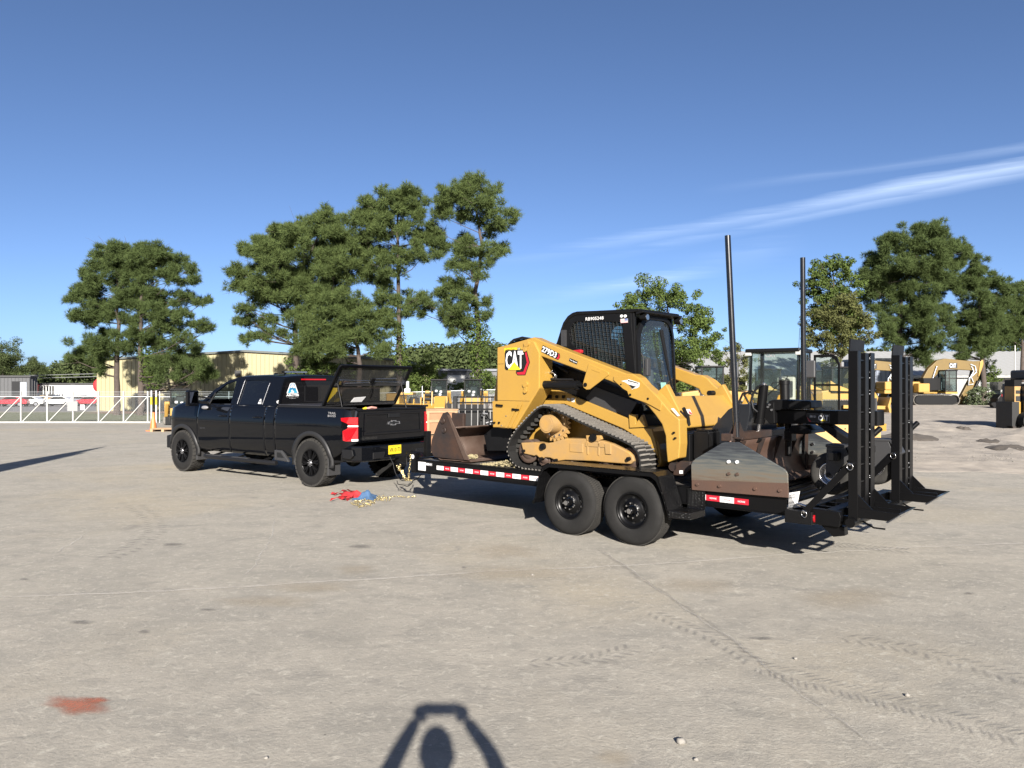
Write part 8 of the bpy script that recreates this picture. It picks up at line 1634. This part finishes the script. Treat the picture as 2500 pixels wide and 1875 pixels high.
chips(1800, lambda n: rng.uniform(-9, 9, n), lambda n: 3.4+14*rng.random(n)**1.3, .0015, .006); chips(400, lambda n: rng.normal(.3, .9, n), lambda n: rng.normal(7.6, .5, n), .002, .007); chips(160, lambda n: rng.normal(-1.2, .6, n), lambda n: rng.normal(8.3, .4, n), .002, .007)
stuff(tag(tri_mesh('stone_chips', np.array(V), STONE, None, (0, 8, 0)), 'pale stone chips scattered over the concrete', 'gravel')); V = []
def dz(x, y):
    e = dirt_edge(x); f = sstep((y-e)/1.6); return .006+f*(max(-.03, bumps(x, y))*sstep((70-y)/20)+.035)
def fy_(n): return 17+45*rng.random(n)**1.5
yy = fy_(9000); xx = 8+rng.random(9000)*(yy*.75-4); ok = np.array([y > dirt_edge(x)+.5 for x, y in zip(xx, yy)]); xx, yy = xx[ok], yy[ok]
it = iter([xx, yy]); chips(len(xx), lambda n: xx, lambda n: yy, .006, .028, dz)
stuff(tag(tri_mesh('yard_gravel', np.array(V), mat('grey_gravel', (.24, .22, .19), .95, var=.3, vscale=3), None, (15, 25, 0)), 'loose gravel and clods on the dirt yard at right', 'gravel')); V = []
# ================================================================== chain pile, red straps, blue bag
def chain(name, label, pts, link=.022, wob=.02, zz=.012, seed=1, group=None):
    g = random.Random(seed); P = [Vector((*gnd(*p[:2]), p[2] if len(p) > 2 else zz)) for p in pts]; L_ = []
    for a, b in zip(P, P[1:]):
        n_ = max(1, int((b-a).length/(link*1.9)))
        for k in range(n_): L_.append((a.lerp(b, k/n_)+Vector((g.uniform(-wob, wob), g.uniform(-wob, wob), g.uniform(0, wob*.5))), (b-a).normalized()))
    o_ = P[0].copy(); m = MB(tuple(o_))
    for i, (p, d_) in enumerate(L_):
        up = Vector((0, 0, 1)) if i % 2 else d_.cross(Vector((0, 0, 1))); d2 = (d_ + Vector((g.uniform(-.5, .5), g.uniform(-.5, .5), g.uniform(-.2, .2)))).normalized(); up = (up-d2*up.dot(d2)).normalized(); m.torus(p, up, link*.55, link*.2, 9, 5, stretch=d2)
    o = m.build(name, CHAINM, None); o.location = o_; return tag(o, label, 'chain', group)
chain('tie_down_chain', 'heaped zinc chain beside the blue cloth on the concrete', [(860, 1232), (880, 1240), (905, 1235), (870, 1228), (890, 1222), (915, 1230), (880, 1236), (862, 1226), (900, 1226), (925, 1222), (945, 1225), (950, 1220), (920, 1218), (935, 1212)], seed=1, wob=.03, group='tie-down chains')
chain('tie_down_chain', 'long straight zinc chain trailing right from the red straps', [(915, 1222), (940, 1216), (965, 1213), (990, 1216), (1020, 1214)], seed=2, wob=.012, group='tie-down chains'); 
def cloth(name, label, cx, cy, w_, d_, h_, m_, seed, n=16):
    c = Vector(gnd(cx, cy)); rows = []
    for i in range(n+1):
        row = []
        for j in range(n+1):
            u, v = i/n*2-1, j/n*2-1; r_ = mnoise.noise(Vector((u*2+seed, v*2, 0))); q = 1-max(abs(u), abs(v))**2; x = c.x+u*w_/2*(1+.3*mnoise.noise(Vector((u*1.5, v*1.5, seed)))); y = c.y+v*d_/2*(1+.3*mnoise.noise(Vector((v*1.5, u*1.5, seed+5))))
            row.append((x, y, max(.004, h_*q*(.55+.9*r_) + .02*abs(mnoise.noise(Vector((u*6, v*6, seed)))))))
        rows.append(row)
    m = MB((c.x, c.y, 0)); m.grid(rows); o = m.build(name, m_, None, split=False); o.location = (c.x, c.y, 0); return tag(o, label, 'cloth')
cloth('blue_cloth', 'crumpled blue cloth bag lying among the chains', 893, 1217, .34, .42, .13, BLUEF, 3)
o = cloth('red_strap_heap', 'heap of red webbing straps on the concrete left of the blue cloth', 860, 1212, .42, .38, .10, REDR, 8)
c = Vector(gnd(860, 1212)); m = MB((c.x, c.y, 0))
g = random.Random(4)
for a, b, cc_ in (((865, 1210), (830, 1209), (808, 1208)), ((860, 1218), (830, 1220), (806, 1226)), ((862, 1212), (838, 1204), (815, 1212)), ((870, 1206), (850, 1202), (838, 1203)), ((862, 1216), (845, 1224), (828, 1217))):
    P = [Vector((*gnd(*p), .02+.03*g.random())) for p in (a, b, cc_)]; Q = [P[0].lerp(P[1], t/6) for t in range(6)] + [P[1].lerp(P[2], t/6) for t in range(7)]; v = []
    for i, q in enumerate(Q): w2 = .035*math.cos(i*.5+g.random()); v.append([(q.x, q.y-.03, max(.004, q.z-w2*.6)), (q.x+.01, q.y+.03, max(.006, q.z+w2*.6)+.01*math.sin(i))])
    m.grid(v)
stp = m.build('strap', REDR, o, split=False)
# wheat coloured chips spilled on the deck
V = []; w0 = [TR.world(*p) for p in ((1.75, .12), (2.1, .5))]
n_ = 900; u = rng.random(n_); vv = rng.random(n_)*.45; 
P2 = [TR.world(1.30+.62*a+.1*rng.normal()*.3, .10+b, .676) for a, b in zip(u, vv)]
hgt = [.10*sstep((a-.25)/.6)*(1-b/.6) for a, b in zip(u, vv)]
for p, h in zip(P2, hgt):
    s_ = .008+.014*rng.random(); a = rng.random()*6.28; z = .678+h*rng.random(); c_, q_ = math.cos(a)*s_, math.sin(a)*s_
    for t in (((p.x+c_, p.y+q_, z), (p.x-q_, p.y+c_, z), (p.x, p.y, z+s_)), ((p.x-c_, p.y-q_, z), (p.x+q_, p.y-c_, z), (p.x, p.y, z+s_)), ((p.x-q_, p.y+c_, z), (p.x-c_, p.y-q_, z), (p.x, p.y, z+s_)), ((p.x+q_, p.y-c_, z), (p.x+c_, p.y+q_, z), (p.x, p.y, z+s_))): V.append(t)
for k in range(120):
    q = TR.world(.96+.10*rng.random(), .16+.14*rng.random(), 0); z = .73+.05*rng.random(); s_ = .012
    V.append(((q.x-s_, q.y, z), (q.x+s_, q.y, z), (q.x, q.y+s_, z+s_*1.5)))
stuff(tag(tri_mesh('deck_chips', np.array(V), mat('tan_wood_chips', (.42, .36, .20), .9, col2=(.16, .13, .07), vscale=60), None, tuple(TR.world(1.9, .3, .68))), 'tan chips and rubble spilled on the trailer deck before the track', 'rubble'))
# ================================================================== photographer (casts the shadow at the bottom of the picture)
pr = thing('person', 'person in dark clothes standing at the camera, holding up a phone', 'person', (.06, -.33, 0)); PO = (.06, -.33, 0)
def skin(name, nodes, edges, m_, parent, sub=2):
    me = bpy.data.meshes.new(name); me.from_pydata([(p[0]-PO[0], p[1]-PO[1], p[2]) for p, r_ in nodes], edges, []); me.materials.append(m_); o = bpy.data.objects.new(name, me); COL.objects.link(o); o.parent = parent
    o.modifiers.new('skin', 'SKIN'); s_ = o.modifiers.new('sub', 'SUBSURF'); s_.levels = sub; s_.render_levels = sub
    sv = me.skin_vertices if len(me.skin_vertices) else None
    if sv is None: me.attributes; bpy.context.view_layer.objects.active = o; sv = me.skin_vertices
    for i, (p, r_) in enumerate(nodes): sv[0].data[i].radius = (r_, r_)
    sv[0].data[0].use_root = True; return o
SK = mat('skin', (.45, .28, .20), .5); CLO = mat('dark_clothing', (.03, .035, .05), .8)
X, Y0 = .06, -.33
nodes = [((X, Y0, .98), .15), ((X, Y0, 1.2), .15), ((X, Y0+.02, 1.42), .16), ((X, Y0+.02, 1.52), .055), ((X, Y0+.05, 1.60), .045),
  ((X-.19, Y0+.02, 1.47), .07), ((X-.33, Y0+.08, 1.38), .058), ((X-.21, Y0+.24, 1.62), .045), ((X-.125, Y0+.275, 1.77), .034),
  ((X+.19, Y0+.02, 1.47), .07), ((X+.33, Y0+.08, 1.38), .058), ((X+.25, Y0+.24, 1.62), .045), ((X+.135, Y0+.275, 1.77), .034),
  ((X-.1, Y0, .9), .10), ((X-.12, Y0+.02, .5), .065), ((X-.13, Y0-.02, .1), .045), ((X-.14, Y0+.13, .035), .035),
  ((X+.1, Y0, .9), .10), ((X+.12, Y0+.02, .5), .065), ((X+.13, Y0-.02, .1), .045), ((X+.14, Y0+.13, .035), .035)]
edges = [(0,1),(1,2),(2,3),(3,4),(2,5),(5,6),(6,7),(7,8),(2,9),(9,10),(10,11),(11,12),(0,13),(13,14),(14,15),(15,16),(0,17),(17,18),(18,19),(19,20)]
skin('body', nodes, edges, CLO, pr, 2)
m = MB(PO); HX, HY, HZ = X, Y0+.07, 1.695; m.sphere((HX, HY, HZ), .1, 20, 14, (.78, .95, 1.18)); m.sphere((HX, HY+.098, HZ-.02), .018, 8, 6, (.7, 1, 1.4)); m.sphere((HX, HY+.085, HZ-.065), .02, 8, 6, (1.3, .4, .4))
for s_ in (-1, 1): m.sphere((HX+s_*.08, HY, HZ-.01), .028, 8, 6, (.3, .7, 1.1)); m.sphere((HX+s_*.03, HY+.085, HZ+.01), .012, 8, 6)
m.build('head', SK, pr, split=False)
m = MB(PO); m.sphere((HX, HY-.01, HZ+.022), .102, 20, 12, (.82, .98, 1.05)); m.build('hair', mat('dark_hair', (.03, .022, .016), .6), pr, split=False)
for s_, wx in ((-1, X-.125), (1, X+.135)):
    m = MB(PO); m.sphere((wx-s_*.015, -.045, 1.80), .04, 10, 8, (.95, .5, 1.15))
    for k in range(4):
        z0 = 1.777+k*.019; L_ = (.055, .065, .06, .045)[3-k]; m.tube([(wx-s_*.02, -.05, z0), (wx-s_*(.02+L_*.5), -.030, z0+.01), (wx-s_*(.02+L_*.9), -.024, z0+.006)], [.0095, .0085, .0065], 8)
    m.tube([(wx-s_*.01, -.055, 1.77), (wx-s_*.035, -.052, 1.76), (wx-s_*.055, -.045, 1.768)], [.012, .010, .008], 8); m.build('hand', SK, pr, split=False)
ph = MB((.055, -.02, 1.77)); ph.box(-.022, .133, -.022, -.014, 1.772, 1.842); o = ph.build('phone', BLKP, None, bevel=.003); o.location = (.055, -.02, 1.77); tag(o, 'black phone held up in both hands at the viewpoint', 'phone')
